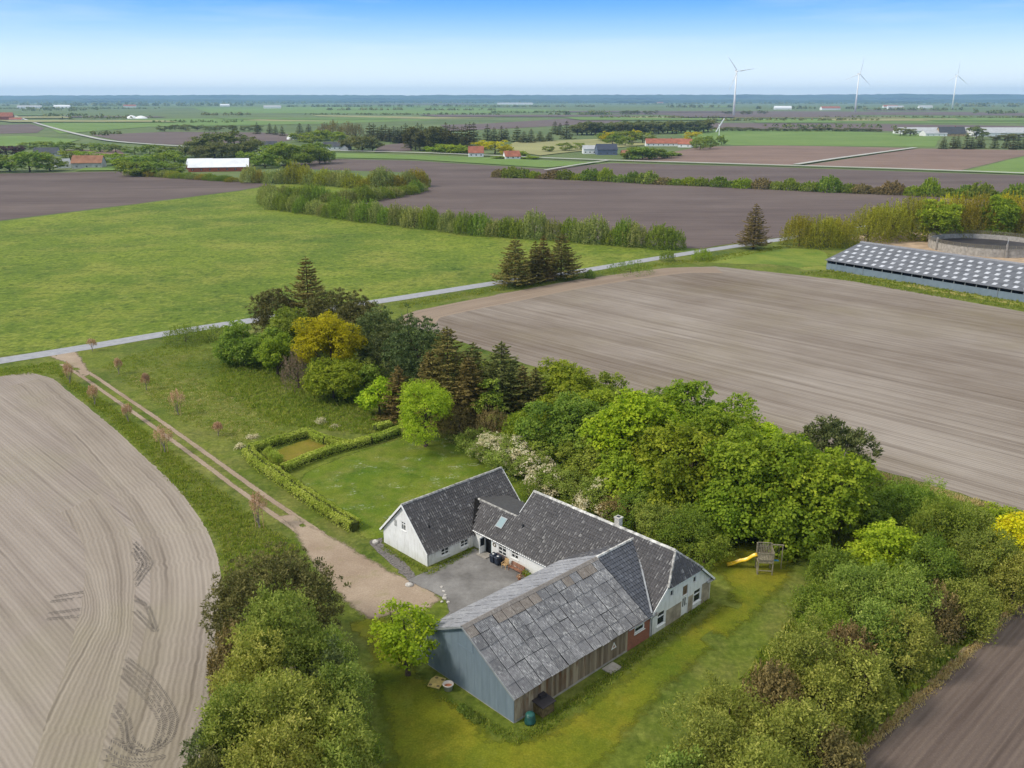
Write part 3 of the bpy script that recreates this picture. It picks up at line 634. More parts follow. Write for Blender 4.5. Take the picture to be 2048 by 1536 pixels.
# tractor tyre prints: chevron lugs pressed into the harrowed soil
def tyre_print(px, w=0.55):
    q = catmull([G(*p) for p in px], 12); L = np.concatenate([[0], np.cumsum(np.linalg.norm(np.diff(q, axis=0), axis=1))])
    rng = np.random.default_rng(int(px[0][0])); mb = MB(); s = 0.0
    while s < L[-1]:
        c = np.array([np.interp(s, L, q[:, 0]), np.interp(s, L, q[:, 1])]); c2 = np.array([np.interp(s + 0.1, L, q[:, 0]), np.interp(s + 0.1, L, q[:, 1])])
        t = c2 - c; ln = np.linalg.norm(t)
        if ln > 1e-6:
            t /= ln; nrm = np.array([-t[1], t[0]])
            for sd in (-1, 1):
                if rng.random() < 0.93:
                    a = c + nrm * sd * w * rng.uniform(0.42, 0.56); b = c + t * 0.26 + nrm * sd * 0.05; k = t * rng.uniform(0.10, 0.15)
                    mb.add([(*(a - k * 0.5), 0.052), (*(a + k * 0.5), 0.052), (*(b + k * 0.5), 0.052), (*(b - k * 0.5), 0.052)], [(0, 1, 2, 3)])
        s += 0.27
    o = mb.obj('tyre_print', M['track_soil'])
    return tag(o, 'dark chevron tyre print pressed into the pale harrowed soil', 'tyre print', 'tractor tyre prints in the harrowed field', 'stuff')
for px in [[(167, 1185), (111, 1194)], [(165, 1196), (105, 1204)], [(162, 1219), (98, 1228)], [(159, 1233), (97, 1239)],
           [(272, 1199), (295, 1216), (312, 1262)], [(270, 1222), (287, 1239), (309, 1262)],
           [(253, 1318), (298, 1355), (335, 1401), (351, 1440), (340, 1477), (314, 1499), (278, 1507), (227, 1480)],
           [(248, 1334), (288, 1368), (322, 1410), (337, 1445), (325, 1484), (300, 1500)],
           [(244, 1350), (278, 1381), (309, 1418), (323, 1449), (311, 1490)], [(233, 1409), (255, 1440), (261, 1477), (284, 1500)],
           [(229, 1425), (248, 1455), (252, 1488), (270, 1510)], [(213, 1497), (241, 1517), (284, 1522), (330, 1514)], [(208, 1515), (245, 1532), (300, 1536)],
           [(268, 1085), (290, 1108), (302, 1128), (287, 1150), (272, 1172)], [(268, 1094), (282, 1112), (290, 1130), (279, 1148), (271, 1160)],
           [(267, 1104), (276, 1120), (281, 1131), (272, 1146)]]:
    tyre_print(px)

# ------------------------------------------------------------------ foliage
def unit_(a): return a / np.maximum(np.linalg.norm(a, axis=-1, keepdims=True), 1e-9)
class Leaves:
    def __init__(s): s.p = []; s.n = []; s.a = []; s.sz = []; s.t = []; s.asp = []
    def add(s, p, n, a, sz, t, asp=0.6):
        s.p.append(p); s.n.append(n); s.a.append(a); s.sz.append(np.broadcast_to(sz, len(p))); s.t.append(np.broadcast_to(t, len(p))); s.asp.append(np.full(len(p), asp))
    def mesh(s, name, mat):
        p, n, a = np.concatenate(s.p), np.concatenate(s.n), np.concatenate(s.a); sz = np.concatenate(s.sz)[:, None]; asp = np.concatenate(s.asp)[:, None]
        a = unit(a); n = unit(n - a * (n * a).sum(1, keepdims=True)); sd = np.cross(n, a)
        v = np.empty((len(p), 4, 3))
        v[:, 0] = p - a * sz * 0.5; v[:, 2] = p + a * sz * 0.5 - n * sz * 0.10
        v[:, 1] = p + sd * sz * asp * 0.5 + n * sz * 0.06; v[:, 3] = p - sd * sz * asp * 0.5 + n * sz * 0.06
        return np_mesh(name, v.reshape(-1, 3), 4, mat, np.clip(np.concatenate(s.t), 0, 1))
def sph(rng, n): return unit(rng.normal(size=(n, 3)))
def crown_broad(rng, H, W, cb=0.15, nc=26, leaf=0.36, dens=22, asp=0.75, flat=0.8, D=None, spread=0.95, sub=0.5, per=13, upn=1.0, vert=0.0):
    """leafy crown: boughs spread through an uneven ellipsoid, each bough carrying layered sprays of leaves with gaps between"""
    L = Leaves(); D = D or W; z0 = cb * H; rz = (H - z0) / 2; cz = z0 + rz; sub = sub * max(1.0, leaf / 0.36)
    d = sph(rng, nc * 3); d = d[d[:, 2] > -0.7][:nc]; nc = len(d)
    lump = 1 + 0.17 * np.sin(3 * d[:, 0] + rng.uniform(0, 6)) + 0.15 * np.sin(4 * d[:, 1] + rng.uniform(0, 6))
    rad = rng.uniform(0.5, 0.9, nc) * lump
    cen = d * rad[:, None] * np.array([W / 2, D / 2, rz]) * spread + np.array([0, 0, cz])
    for i in range(nc):
        r = rng.uniform(0.13, 0.24) * min(W, 2.6 * rz, 9.0)
        m = max(4, int(2.9 * (r / sub) ** 2 * dens / 22)); q = sph(rng, m * 2); q = q[(q @ unit(d[i] + np.array([0, 0, 0.7]))) > -0.35][:m]; m = len(q)
        sc = cen[i] + q * r * np.array([1, 1, flat]) * rng.uniform(0.6, 1.12, (m, 1)); n = m * per
        qq = np.repeat(q, per, 0); off = rng.normal(0, 1, (n, 3)) * np.array([0.5, 0.5, 0.22 + vert]) * sub
        ps = np.repeat(sc, per, 0) + off; ps[:, 2] -= 0.35 * (off[:, 0] ** 2 + off[:, 1] ** 2) / sub; ps[:, 2] = np.maximum(ps[:, 2], 0.12)
        nm = unit(qq * 0.55 + np.array([0, 0, 0.85 * upn]) + rng.normal(0, 0.34, (n, 3))); ax = unit(off * np.array([1, 1, .3]) / sub + rng.normal(0, 0.45, (n, 3)) + np.array([0, 0, vert * 3 - 0.15]))
        ct = rng.normal(0.5, 0.10) + np.repeat(rng.normal(0, 0.15, m), per); L.add(ps, nm, ax, leaf * rng.uniform(0.65, 1.25, n), ct + rng.normal(0, 0.12, n), asp)
    return L, cen
def crown_willow(rng, H, W, cb=0.02, ns=150, leaf=0.26, per=26, asp=0.34, droop=0.15, D=None, up=0.9, fill=0.5):
    """feathery crown: upright shoots with narrow leaves, over a leafy skirt"""
    L = Leaves(); D = D or W; cen = []
    az = rng.uniform(0, 2 * np.pi, ns); rr = np.sqrt(rng.uniform(0, 1, ns))
    for i in range(ns):
        x, y = rr[i] * np.cos(az[i]), rr[i] * np.sin(az[i]); top = H * (cb + (1 - cb) * math.sqrt(max(0.04, 1 - 0.85 * rr[i] ** 2)) * rng.uniform(0.78, 1.0))
        tip = np.array([x * W / 2, y * D / 2, top]); ln = min(rng.uniform(0.28, 0.5) * H, top - 0.05)
        base = tip - np.array([x * 0.35 * (1 - up + .3), y * 0.35 * (1 - up + .3), up]) * ln
        t = rng.uniform(0, 1, per) ** 0.8; ps = base + (tip - base) * t[:, None] + rng.normal(0, 0.05 * min(W, 4.0), (per, 3)) * (1.15 - t)[:, None]
        out = unit(np.array([x, y, 0.5])); ax = unit(unit(tip - base) + rng.normal(0, 0.55, (per, 3)) - np.array([0, 0, droop])); nm = unit(out + rng.normal(0, 0.55, (per, 3)))
        ps[:, 2] = np.maximum(ps[:, 2], 0.1)
        L.add(ps, nm, ax, leaf * rng.uniform(0.6, 1.3, per), rng.normal(0.52, 0.12) + 0.12 * (t - 0.5) + rng.normal(0, 0.16, per), asp)
        if i % 12 == 0: cen.append(tip * 0.8)
    nf = int(ns * per * fill); q = sph(rng, nf); q[:, 2] = np.abs(q[:, 2]) * 0.9 + 0.03
    ps = q * np.array([W / 2, D / 2, H * 0.82]) * rng.uniform(0.72, 0.98, (nf, 1)); nm = unit(q + rng.normal(0, 0.4, (nf, 3)))
    L.add(ps, nm, unit(rng.normal(0, 0.6, (nf, 3)) + np.array([0, 0, 0.7])), leaf * rng.uniform(0.7, 1.3, nf), rng.normal(0.4, 0.17, nf), asp * 1.3)
    return L, np.array(cen)
def crown_spruce(rng, H, W, cb=0.05, levels=22, leaf=0.5, k=1.0, asp=0.36, thin=0.0, droop=0.25):
    L = Leaves(); cen = []
    for j in range(levels):
        f = (j + rng.uniform(-0.3, 0.3)) / levels; f = min(max(f, 0), 0.985); z = H * (cb + (1 - cb) * f); R = W / 2 * (1 - f) ** 0.68 * rng.uniform(0.75, 1.12) + 0.12
        nb = max(4, int((5 + 7 * (1 - f)) * k)); a0 = rng.uniform(0, 6.28)
        for b in range(nb):
            if rng.random() < thin: continue
            a = a0 + 2 * np.pi * b / nb + rng.normal(0, 0.18); r = R * rng.uniform(0.68, 1.12); dr = np.array([np.cos(a), np.sin(a), 0])
            n = max(6, int(9 + 13 * r * k)); t = rng.uniform(0.12, 1.0, n) ** 0.75; lat = np.array([-dr[1], dr[0], 0]); wl = 0.22 * r * (1.1 - t)
            ps = np.array([0, 0, z]) + dr * (r * t)[:, None] + lat * (rng.normal(0, 1, n) * wl)[:, None]; ps[:, 2] += -droop * r * t + 0.28 * r * t ** 2.4 + rng.normal(0, 0.05, n); ps[:, 2] = np.maximum(ps[:, 2], 0.15)
            ax = unit(dr * 0.9 + lat * rng.normal(0, 0.6, n)[:, None] + np.array([0, 0, 0.10]) + rng.normal(0, 0.2, (n, 3))); nm = unit(np.array([0, 0, 1.0]) + dr * 0.35 + rng.normal(0, 0.4, (n, 3)))
            L.add(ps, nm, ax, leaf * rng.uniform(0.6, 1.25, n) * (0.55 + 0.45 * min(1, r)), rng.normal(0.42, 0.12) + 0.22 * (t - 0.5) + rng.normal(0, 0.13, n), asp)
    n = 10; L.add(np.array([0, 0, H * 0.985]) + rng.normal(0, 0.05, (n, 3)), sph(rng, n), unit(np.array([0, 0, 1]) + rng.normal(0, 0.4, (n, 3))), leaf * 0.8, 0.5, asp)
    return L, np.array([[0, 0, H]])
def crown_pine(rng, H, W, cb=0.04, nc=None, leaf=0.42, dens=26, D=None):
    """pine: many small bristly rosettes at the branch ends"""
    L = Leaves(); D = D or W; z0 = cb * H; rz = (H - z0) / 2; cz = z0 + rz; k = max(1.0, leaf / 0.36)
    nc = int(min(620, 90 + 8.5 * W * (H - z0) / (k * k))); d = sph(rng, nc * 2); d = d[d[:, 2] > -0.75][:nc]; nc = len(d)
    cen = d * (rng.uniform(0.5, 1.0, nc) * (1 + 0.2 * np.sin(5 * d[:, 0] + rng.uniform(0, 6)) * np.cos(4 * d[:, 1]) + 0.1 * np.sin(7 * d[:, 2])))[:, None] * np.array([W / 2, D / 2, rz]) + np.array([0, 0, cz])
    for i in range(nc):
        r = rng.uniform(0.3, 0.62) * k; n = 24; q = sph(rng, n); q = unit(q * np.array([1, 1, .7]) + np.array([0, 0, 0.35]) + d[i] * .3)
        ps = cen[i] + q * r * rng.uniform(0.3, 1.0, (n, 1)); ps[:, 2] = np.maximum(ps[:, 2], 0.12)
        L.add(ps, unit(q * .4 + rng.normal(0, 0.5, (n, 3)) + np.array([0, 0, .7])), unit(q + rng.normal(0, 0.3, (n, 3)) + np.array([0, 0, 0.25])), leaf * rng.uniform(0.6, 1.25, n), rng.normal(0.45, 0.17) + rng.normal(0, 0.12, n), 0.42)
    return L, cen[::6]
def trunk_mesh(rng, H, W, cen, r0, name='trunk', top=0.75, limbs=7, n=7, mat='bark', straight=False):
    mb = MB(); k = 6; px = rng.normal(0, 0.012 * H, (k + 1, 2)); px[0] = 0; px = np.cumsum(px, 0) * (0.0 if straight else 0.6)
    pts = [(px[i, 0], px[i, 1], H * top * i / k - (0.15 if i == 0 else 0)) for i in range(k + 1)]; rad = [r0 * (1.25 if i == 0 else 1) * (1 - 0.85 * i / k) for i in range(k + 1)]
    mb.tube(pts, rad, n)
    if limbs and len(cen):
        for c in cen[rng.permutation(len(cen))[:limbs]]:
            j = int(rng.integers(1, k - 1)); a = np.array(pts[j]); 
            if c[2] < a[2] * 0.6: j = 1; a = np.array(pts[1])
            mid = (a + c) / 2 + np.array([0, 0, -0.04 * H]) + rng.normal(0, 0.03 * W, 3); mb.tube([a, mid, c], [rad[j] * 0.55, rad[j] * 0.36, rad[j] * 0.12], 5)
    return mb.mesh(name, M[mat], True, fix=False)
_cache = {}
def build(kind, H, W, seed, opts):
    rng = np.random.default_rng(seed); o = dict(opts)
    tm = o.pop('tmat', 'bark')
    if kind == 'broad': L, cen = crown_broad(rng, H, W, **o); tr = trunk_mesh(rng, H, W, cen, 0.028 * H + 0.03, limbs=8, mat=tm)
    elif kind == 'willow': L, cen = crown_willow(rng, H, W, **o); tr = trunk_mesh(rng, H, W, cen, 0.02 * H + 0.03, top=0.45, limbs=9, mat=tm)
    elif kind == 'spruce': L, cen = crown_spruce(rng, H, W, **o); tr = trunk_mesh(rng, H, W, [], 0.016 * H + 0.04, top=0.97, limbs=0, mat=tm, straight=True)
    else: L, cen = crown_pine(rng, H, W, **o); tr = trunk_mesh(rng, H, W, cen, 0.022 * H + 0.03, limbs=9, mat=tm)
    return L, tr
def plant(name, kind, lmat, x, y, H, W, seed, label, cat, group=None, share=None, trunk='trunk', crown='crown', **opts):
    """one tree or shrub: an Empty at its foot > trunk, crown. share = (H0, W0): draw on a shared mesh, scaled"""
    if share:
        key = (kind, lmat, share, seed)
        if key not in _cache:
            L, tr = build(kind, share[0], share[1], seed, opts); _cache[key] = (L.mesh(name + '_crown', LM[lmat]), tr)
        cm, tr = _cache[key]; sc = (W / share[1], W / share[1], H / share[0])
    else:
        L, tr = build(kind, H, W, seed, opts); cm = L.mesh(name + "_crown", LM[lmat]); sc = (1, 1, 1)
    e = empty(name, (x, y, 0.0), (seed * 1.7 + x * 0.37 + y * 0.91) % 6.283 if share else 0.0, label, cat, group); e.scale = sc
    link(trunk, tr, e); link(crown, cm, e)
    return e
def plant_px(name, kind, lmat, px, pb, pt, wpx, seed, label, cat, group=None, share=None, hs=1.0, **opts):
    x, y = G(px, pb)
    return plant(name, kind, lmat, x, y, max(0.4, ht(px, pb, pt) * hs), wid(px, pb, wpx), seed, label, cat, group, share, **opts)

# ------------------------------------------------------------------ building helpers
def wall_holes(mb, axis, pos, thick, a0, a1, z0, z1, holes):
    """upright wall slab with rectangular openings; axis 'x': runs along x at y=pos..pos+thick, 'y': runs along y at x=pos..pos+thick"""
    xs = sorted({a0, a1, *[h[0] for h in holes], *[h[1] for h in holes]}); zs = sorted({z0, z1, *[h[2] for h in holes], *[h[3] for h in holes]})
    for i in range(len(xs) - 1):
        for j in range(len(zs) - 1):
            cx, cz = (xs[i] + xs[i + 1]) / 2, (zs[j] + zs[j + 1]) / 2
            if any(h[0] < cx < h[1] and h[2] < cz < h[3] for h in holes): continue
            if axis == 'x': mb.box(xs[i], xs[i + 1], min(pos, pos + thick), max(pos, pos + thick), zs[j], zs[j + 1])
            else: mb.box(min(pos, pos + thick), max(pos, pos + thick), xs[i], xs[i + 1], zs[j], zs[j + 1])
def window(parent, axis, pos, inward, a0, a1, z0, z1, cols=2, rows=3, frame=0.09, sill=True, fmat='white_paint', transom=None, name='window'):
    """frame set back in its opening, panes behind the bars; inward = +1/-1 along the wall's normal axis"""
    def B(mb, p0, p1, q0, q1, d0, d1):
        d0, d1 = pos + inward * d0, pos + inward * d1
        if axis == 'x': mb.box(p0, p1, min(d0, d1), max(d0, d1), q0, q1)
        else: mb.box(min(d0, d1), max(d0, d1), p0, p1, q0, q1)
    f = MB(); B(f, a0, a0 + frame, z0, z1, 0.03, 0.13); B(f, a1 - frame, a1, z0, z1, 0.03, 0.13); B(f, a0 + frame, a1 - frame, z0, z0 + frame, 0.03, 0.13); B(f, a0 + frame, a1 - frame, z1 - frame, z1, 0.03, 0.13)
    w = f.obj(name, M[fmat], parent)
    bars = MB(); k = frame * 0.8
    for i in range(1, cols):
        c = a0 + (a1 - a0) * i / cols; B(bars, c - k / 2, c + k / 2, z0 + frame, z1 - frame, 0.035, 0.12)
    zz = [z0 + (z1 - z0) * j / rows for j in range(1, rows)] if transom is None else [z0 + (z1 - z0) * transom]
    xs = [a0 + frame] + [a0 + (a1 - a0) * i / cols for i in range(1, cols)] + [a1 - frame]
    for z in zz:
        for i in range(cols):
            B(bars, xs[i] + (k / 2 if i else 0), xs[i + 1] - (k / 2 if i < cols - 1 else 0), z - k / 2, z + k / 2, 0.037, 0.118)
    if bars.v: bars.obj('glazing_bar', M[fmat], w)
    p = MB(); B(p, a0 + frame * .5, a1 - frame * .5, z0 + frame * .5, z1 - frame * .5, 0.10, 0.11); p.obj('pane', M['glass'], w)
    if sill:
        s_ = MB(); B(s_, a0 - 0.08, a1 + 0.08, z0 - 0.07, z0 - 0.002, -0.07, 0.10); s_.obj('sill', M['white_paint'], w)
    return w
def tiles(name, parent, o, du, dn, poly, mat, tw=0.30, tl=0.36, seed=1, lift=0.05, curve=0.035):
    """courses of pantiles on a roof plane: o origin on the ridge, du along, dn down the slope; poly outline in (u, t)"""
    rng = np.random.default_rng(seed); o = np.array(o, float); du = unit(np.array(du, float)); dn = unit(np.array(dn, float)); nr = np.cross(du, dn)
    if nr[2] < 0: nr = -nr
    P = np.array(poly, float); u0, t0 = P.min(0); u1, t1 = P.max(0); nu, nt = max(1, int(round((u1 - u0) / tw))), max(1, int(round((t1 - t0) / tl))); tw, tl = (u1 - u0) / nu, (t1 - t0) / nt
    def inside(x, y):
        r = False; j = len(P) - 1
        for i in range(len(P)):
            if (P[i, 1] > y) != (P[j, 1] > y) and x < (P[j, 0] - P[i, 0]) * (y - P[i, 1]) / (P[j, 1] - P[i, 1]) + P[i, 0]: r = not r
            j = i
        return r
    V = []; T = []
    prof = [(0.0, 0.0), (0.3, -0.6), (0.62, 0.7), (0.84, 1.0), (1.04, 0.1)]
    for a in range(nu):
        for b in range(nt):
            if not inside(u0 + (a + .5) * tw, t0 + (b + .5) * tl): continue
            uu = u0 + a * tw; tt = t0 + b * tl; jz = rng.normal(0, 0.006); tn = min(1, max(0, rng.normal(0.42, 0.17)))
            if rng.random() < 0.035: tn = rng.uniform(0.85, 1.0)
            glint = rng.random() < 0.20 * (0.4 + 0.6 * math.sin(uu * .9 + tt * .5) ** 2)  # pale lichen and sky glints, painted as tint on the rolls of some tiles
            for (f0, h0), (f1, h1) in zip(prof[:-1], prof[1:]):
                q = [(uu + f0 * tw, tt - 0.02, lift + h0 * curve + jz), (uu + f1 * tw, tt - 0.02, lift + h1 * curve + jz), (uu + f1 * tw, tt + tl + 0.03, lift + 0.045 + h1 * curve + jz), (uu + f0 * tw, tt + tl + 0.03, lift + 0.045 + h0 * curve + jz)]
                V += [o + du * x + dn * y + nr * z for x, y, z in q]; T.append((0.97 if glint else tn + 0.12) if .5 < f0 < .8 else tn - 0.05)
            q = [(uu, 0.0, 0.0), (uu + tw, 0.0, 0.0), (uu + tw, 0.0, 0.05), (uu, 0.0, 0.05)]
            V += [o + du * x + dn * (tt + tl + 0.03) + nr * (lift - 0.02 + z) for x, y, z in q]; T.append(tn * 0.4)
    me = np_mesh(name, np.array(V), 4, mat, np.clip(T, 0, 1))
    ob = link(name, me, parent); ob['kind'] = 'stuff'; return ob
def slab(mb, pts, th):                           # roof deck: polygon thickened downwards
    mb.prism(pts, (0, 0, -th))
def ridge_run(parent, a, b, mat='ridge', name='ridge_tiles', w=0.17, step=0.4, seed=1):
    rng = np.random.default_rng(seed); a, b = np.array(a, float), np.array(b, float); L = np.linalg.norm(b - a); d = (b - a) / L; n = int(L / step); mb = MB()
    for i in range(n):
        p = a + d * (i * L / n); q = a + d * ((i + 1.06) * L / n); j = rng.normal(0, 0.008); mb.tube([p + np.array([0, 0, j]), q + np.array([0, 0, j + 0.015])], [w, w * 0.9], 6)
    o = mb.obj(name, M[mat], parent, fix=False); o['kind'] = 'stuff'; return o

# ------------------------------------------------------------------ the barn
barn = empty('barn', (*FL(0, 0), 0), FROT, 'long barn with grey corrugated roof and blue metal gable', 'barn')
RZ, RV = 6.29, 5.91; EZ = 2.80; LV, LZ = 11.0, 3.68; KR = (RZ - EZ) / RV; KL = (RZ - LZ) / (LV - RV)
def gtop(v): return (EZ + KR * v if v < RV else RZ - KL * (v - RV)) - 0.06
yy = [0.0, 0.95, 1.9, 2.85, 3.8, 4.75, 5.7, 6.65, 7.6, 8.55, 9.5, 10.25, 11.0]
for i in range(len(yy) - 1):
    a, b = yy[i] + 0.006, yy[i + 1] - 0.006; poly = [(0, a, 0.05), (0, b, 0.05), (0, b, gtop(b))] + ([(0, RV, gtop(RV))] if a < RV < b else []) + [(0, a, gtop(a))]
    MB().prism(poly, (0.05 + 0.006 * (i % 2), 0, 0)).obj('wall_panel', M['blue'], barn)
MB().box(-0.02, 0.05, 0.02, LV - .02, -0.1, 0.05).obj('plinth', M['concrete'], barn)
h = MB(); h.box(-0.035, -0.004, 4.9, 6.9, 4.15, 4.22); h.box(-0.035, -0.004, 4.86, 4.9, 4.15, 5.4); h.obj('hatch_trim', M['blue'], barn)
# long side: weathered boards, then the brick bay
rng = np.random.default_rng(5); bw = 0.30; nb = 47
for i in range(nb):
    x0 = 0.07 + i * 14.25 / nb; x1 = 0.07 + (i + 1) * 14.25 / nb - 0.012; d = rng.uniform(0, 0.02)
    MB().box(x0, x1, -0.03 - d, 0.02, 0.22 + rng.uniform(-0.02, 0.03), EZ - 0.12).obj('wall_board', M['boards'], barn)
MB().box(0.07, 14.3, -0.05, 0.2, -0.1, 0.22).obj('plinth', M['concrete'], barn)
bk = MB(); wall_holes(bk, 'x', -0.04, 0.3, 14.33, 17.55, -0.1, EZ - 0.12, [(15.3, 16.75, 1.35, 2.0)]); bk.obj('brick_wall', M['brick'], barn)
window(barn, 'x', -0.04, 1, 15.3, 16.75, 1.35, 2.0, cols=1, rows=1, frame=0.12)
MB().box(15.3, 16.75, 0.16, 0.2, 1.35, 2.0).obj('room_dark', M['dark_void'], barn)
MB().box(0.2, 17.6, LV - 0.25, LV, -0.1, LZ - 0.1).obj('yard_wall', M['white_wall'], barn)
# roof decks and sheets
dk = MB(); dk.add([(-0.05, RV, RZ - .05), (17, RV, RZ - .05), (17, -0.15, EZ - .09 - .12), (-0.05, -0.15, EZ - .09 - .12)], [(0, 1, 2, 3)])
dk.add([(-0.05, RV, RZ - .05), (17, RV, RZ - .05), (17, LV + .1, LZ - .1), (-0.05, LV + .1, LZ - .1)], [(0, 1, 2, 3)]); dk.obj('roof_deck', M['underlay'], barn)
def corr_mesh(name, w, l, mat, waves=7, amp=0.028):
    vs = []; fs = []; n = waves * 3
    for j, t in enumerate((0.0, l)):
        for i in range(n + 1): vs.append((w * i / n, t, amp * math.sin(2 * math.pi * i / 3 + 0.5)))
    for i in range(n): fs.append((i, i + 1, n + 2 + i, n + 1 + i))
    me = bpy.data.meshes.new(name); me.from_pydata(vs, [], fs); me.materials.append(mat); return me
def sheet_slope(parent, u0, u1, ridge, vdir, k, slope_len, rows, mats, seed):
    """lap corrugated sheets down one slope; local y of a sheet runs down the slope"""
    rng = np.random.default_rng(seed); ncol = int(round((u1 - u0) / 1.06)); w = (u1 - u0) / ncol; l = slope_len / rows
    meshes = [corr_mesh('roof_sheet', w - 0.055, l + 0.015, m, amp=0.038) for m in mats]
    dn = Vector((0, vdir, -k)).normalized(); du = Vector((1, 0, 0)); nr = du.cross(dn); 
    if nr.z < 0: nr = -nr
    for c in range(ncol):
        drop = rng.normal(0, 0.03)
        for r in range(rows):
            me = meshes[0]
            if len(mats) > 1 and (r == 0 and rng.random() < 0.6): me = meshes[1]
            o = link('roof_sheet', me, parent)
            a = rng.normal(0, 0.006); d2 = (dn + du * a).normalized(); u2 = (du - dn * a).normalized(); n2 = u2.cross(d2)
            p = Vector((u0 + c * w + rng.normal(0, 0.012), ridge[0], ridge[1])) + dn * (r * l + drop * (r > 0) + rng.normal(0, 0.02) * (r > 0)) + nr * (0.075 - 0.010 * r / rows + rng.normal(0, 0.006))
            tilt = 0.028; d3 = (d2 + nr * tilt).normalized(); n3 = u2.cross(d3)
            o.matrix_local = Matrix(((u2.x, d3.x, n3.x, p.x), (u2.y, d3.y, n3.y, p.y), (u2.z, d3.z, n3.z, p.z), (0, 0, 0, 1)))
sheet_slope(barn, -0.28, 16.75, (RV, RZ), -1, KR, 7.25, 6, [M['sheet'], M['sheet_brown']], 3)
sheet_slope(barn, -0.28, 17.6, (RV, RZ), 1, KL, 6.15, 5, [M['sheet_pale']], 8)
cap = MB(); cap.add([(-0.3, RV - .28, RZ - .28 * KR + .13), (16.8, RV - .28, RZ - .28 * KR + .13), (16.8, RV, RZ + .15), (-0.3, RV, RZ + .15), (16.8, RV + .28, RZ - .28 * KL + .13), (-0.3, RV + .28, RZ - .28 * KL + .13)], [(0, 1, 2, 3), (3, 2, 4, 5)])
cap.obj('ridge_cap', M['sheet_brown'], barn)
for pa, pb_ in (((-0.32, -0.4, EZ - .24), (-0.32, RV, RZ + .02)), ((-0.32, RV, RZ + .02), (-0.32, LV + .4, LZ - .2))): MB().bar(pa, pb_, 0.05, 0.16).obj('verge_board', M['zinc'], barn)
SR = math.hypot(RV + 0.35, (RV + 0.35) * KR)
# tiled end of the barn roof running into the farmhouse roof
dk = MB(); slab(dk, [(16.8, RV, RZ - .02), (22.3, RV, RZ - .02), (17.5, -0.25, EZ - .17), (16.8, -0.25, EZ - .17)], 0.08); slab(dk, [(17.6, RV, RZ - .02), (22.2, RV, RZ - .02), (19.0, LV + .1, LZ - .07), (17.6, LV + .1, LZ - .07)], 0.08); dk.obj('roof_deck', M['underlay'], barn)
tiles('roof_tiles', barn, (0, RV, RZ), (1, 0, 0), (0, -1, -KR), [(16.75, 0), (22.2, 0), (17.35, SR + .05), (16.75, SR + .05)], M['tile_new'], 0.32, 0.40, 11)
tiles('roof_tiles', barn, (0, RV, RZ), (1, 0, 0), (0, 1, -KL), [(17.6, 0), (22.1, 0), (19.0, 5.9), (17.6, 5.9)], M['tile'], 0.32, 0.40, 12)
ridge_run(barn, (16.7, RV, RZ + .07), (22.3, RV, RZ + .07), 'mortar', seed=2)
vf = MB(); vf.bar((22.35, RV - .1, RZ + .07), (17.42, -0.3, EZ - .02), 0.16, 0.05); vf.obj('valley_flashing', M['zinc'], barn)
gt = MB(); gt.tube([(14.0, -0.42, EZ - .30), (17.75, -0.42, EZ - .27)], 0.06, 6); gt.obj('gutter', M['zinc'], barn)
bx = MB(); bx.box(-0.28, 0.0, 10.3, 10.75, 2.1, 2.6); bx.obj('wall_box', M['wood_brown'], barn)
# warning triangle on the boarded side
sg = empty('warning_sign', (*FL(12.35, -0.075), 1.55), FROT, 'small white triangular warning sign on the boarded barn side', 'sign')
MB().prism([(-0.36, 0, -0.3), (0.36, 0, -0.3), (0.0, 0, 0.34)], (0, 0.02, 0)).obj('sign_plate', M['white_paint'], sg)
MB().prism([(-0.20, -0.006, -0.2), (0.2, -0.006, -0.2), (0.0, -0.006, 0.16)], (0, 0.005, 0)).obj('sign_face', plain('faded_red_sign', (0.55, 0.33, 0.27), 0.6), sg)
MB().box(-0.03, 0.03, -0.012, -0.008, -0.12, 0.06).obj('sign_mark', M['black'], sg)

# ------------------------------------------------------------------ the farmhouse
house = empty('farmhouse', (*FL(17.71, 0), 0), FROT, 'white farmhouse with dark tiled half-hipped roof and chimney', 'house')
HW, HE, HZ, HL = 9.70, 2.48, 6.69, 19.84; HU = HW / 2; KH = (HZ - HE) / HU
w = MB()
gable_holes = [(1.02, 2.25, 0.55, 2.05), (4.88, 5.85, 0.0, 2.1), (4.95, 5.80, 2.2, 3.25), (6.85, 8.1, 0.55, 2.05), (2.95, 3.40, 3.0, 3.6), (6.65, 7.1, 3.0, 3.6)]
wall_holes(w, 'x', 0.0, 0.3, 0.0, HW, -0.1, HE, [h_ for h_ in gable_holes if h_[3] <= HE] + [(4.95, 5.80, 2.2, HE)])
HH = 4.4; a0 = (HH - HE) / KH
wall_holes(w, 'x', 0.0, 0.3, a0, HW - a0, HE, HH, [(4.95, 5.80, HE, 3.25), (2.95, 3.40, 3.0, 3.6), (6.65, 7.1, 3.0, 3.6)])
w.prism([(0, 0, HE), (a0, 0, HE), (a0, 0, HH)], (0, 0.3, 0)); w.prism([(HW - a0, 0, HE), (HW, 0, HE), (HW - a0, 0, HH)], (0, 0.3, 0))
w.prism([(a0, 0, HH), (HW - a0, 0, HH), (HW - a0 - .3, 0, HH + .24), (a0 + .3, 0, HH + .24)], (0, 0.3, 0))
w.box(HW - 0.3, HW, 0.3, HL + 4.9, -0.1, HE); w.box(0.3, HW - .3, HL - 0.3, HL, -0.1, HE)
w.prism([(0.3, HL - .3, HE), (HW - .3, HL - .3, HE), (HU, HL - .3, HZ - .3)], (0, 0.3, 0))
front_holes = [(19.45, 20.75, 0.70, 2.08), (17.6, 18.7, 1.05, 2.02), (21.85, 22.9, 0.02, 2.1)]
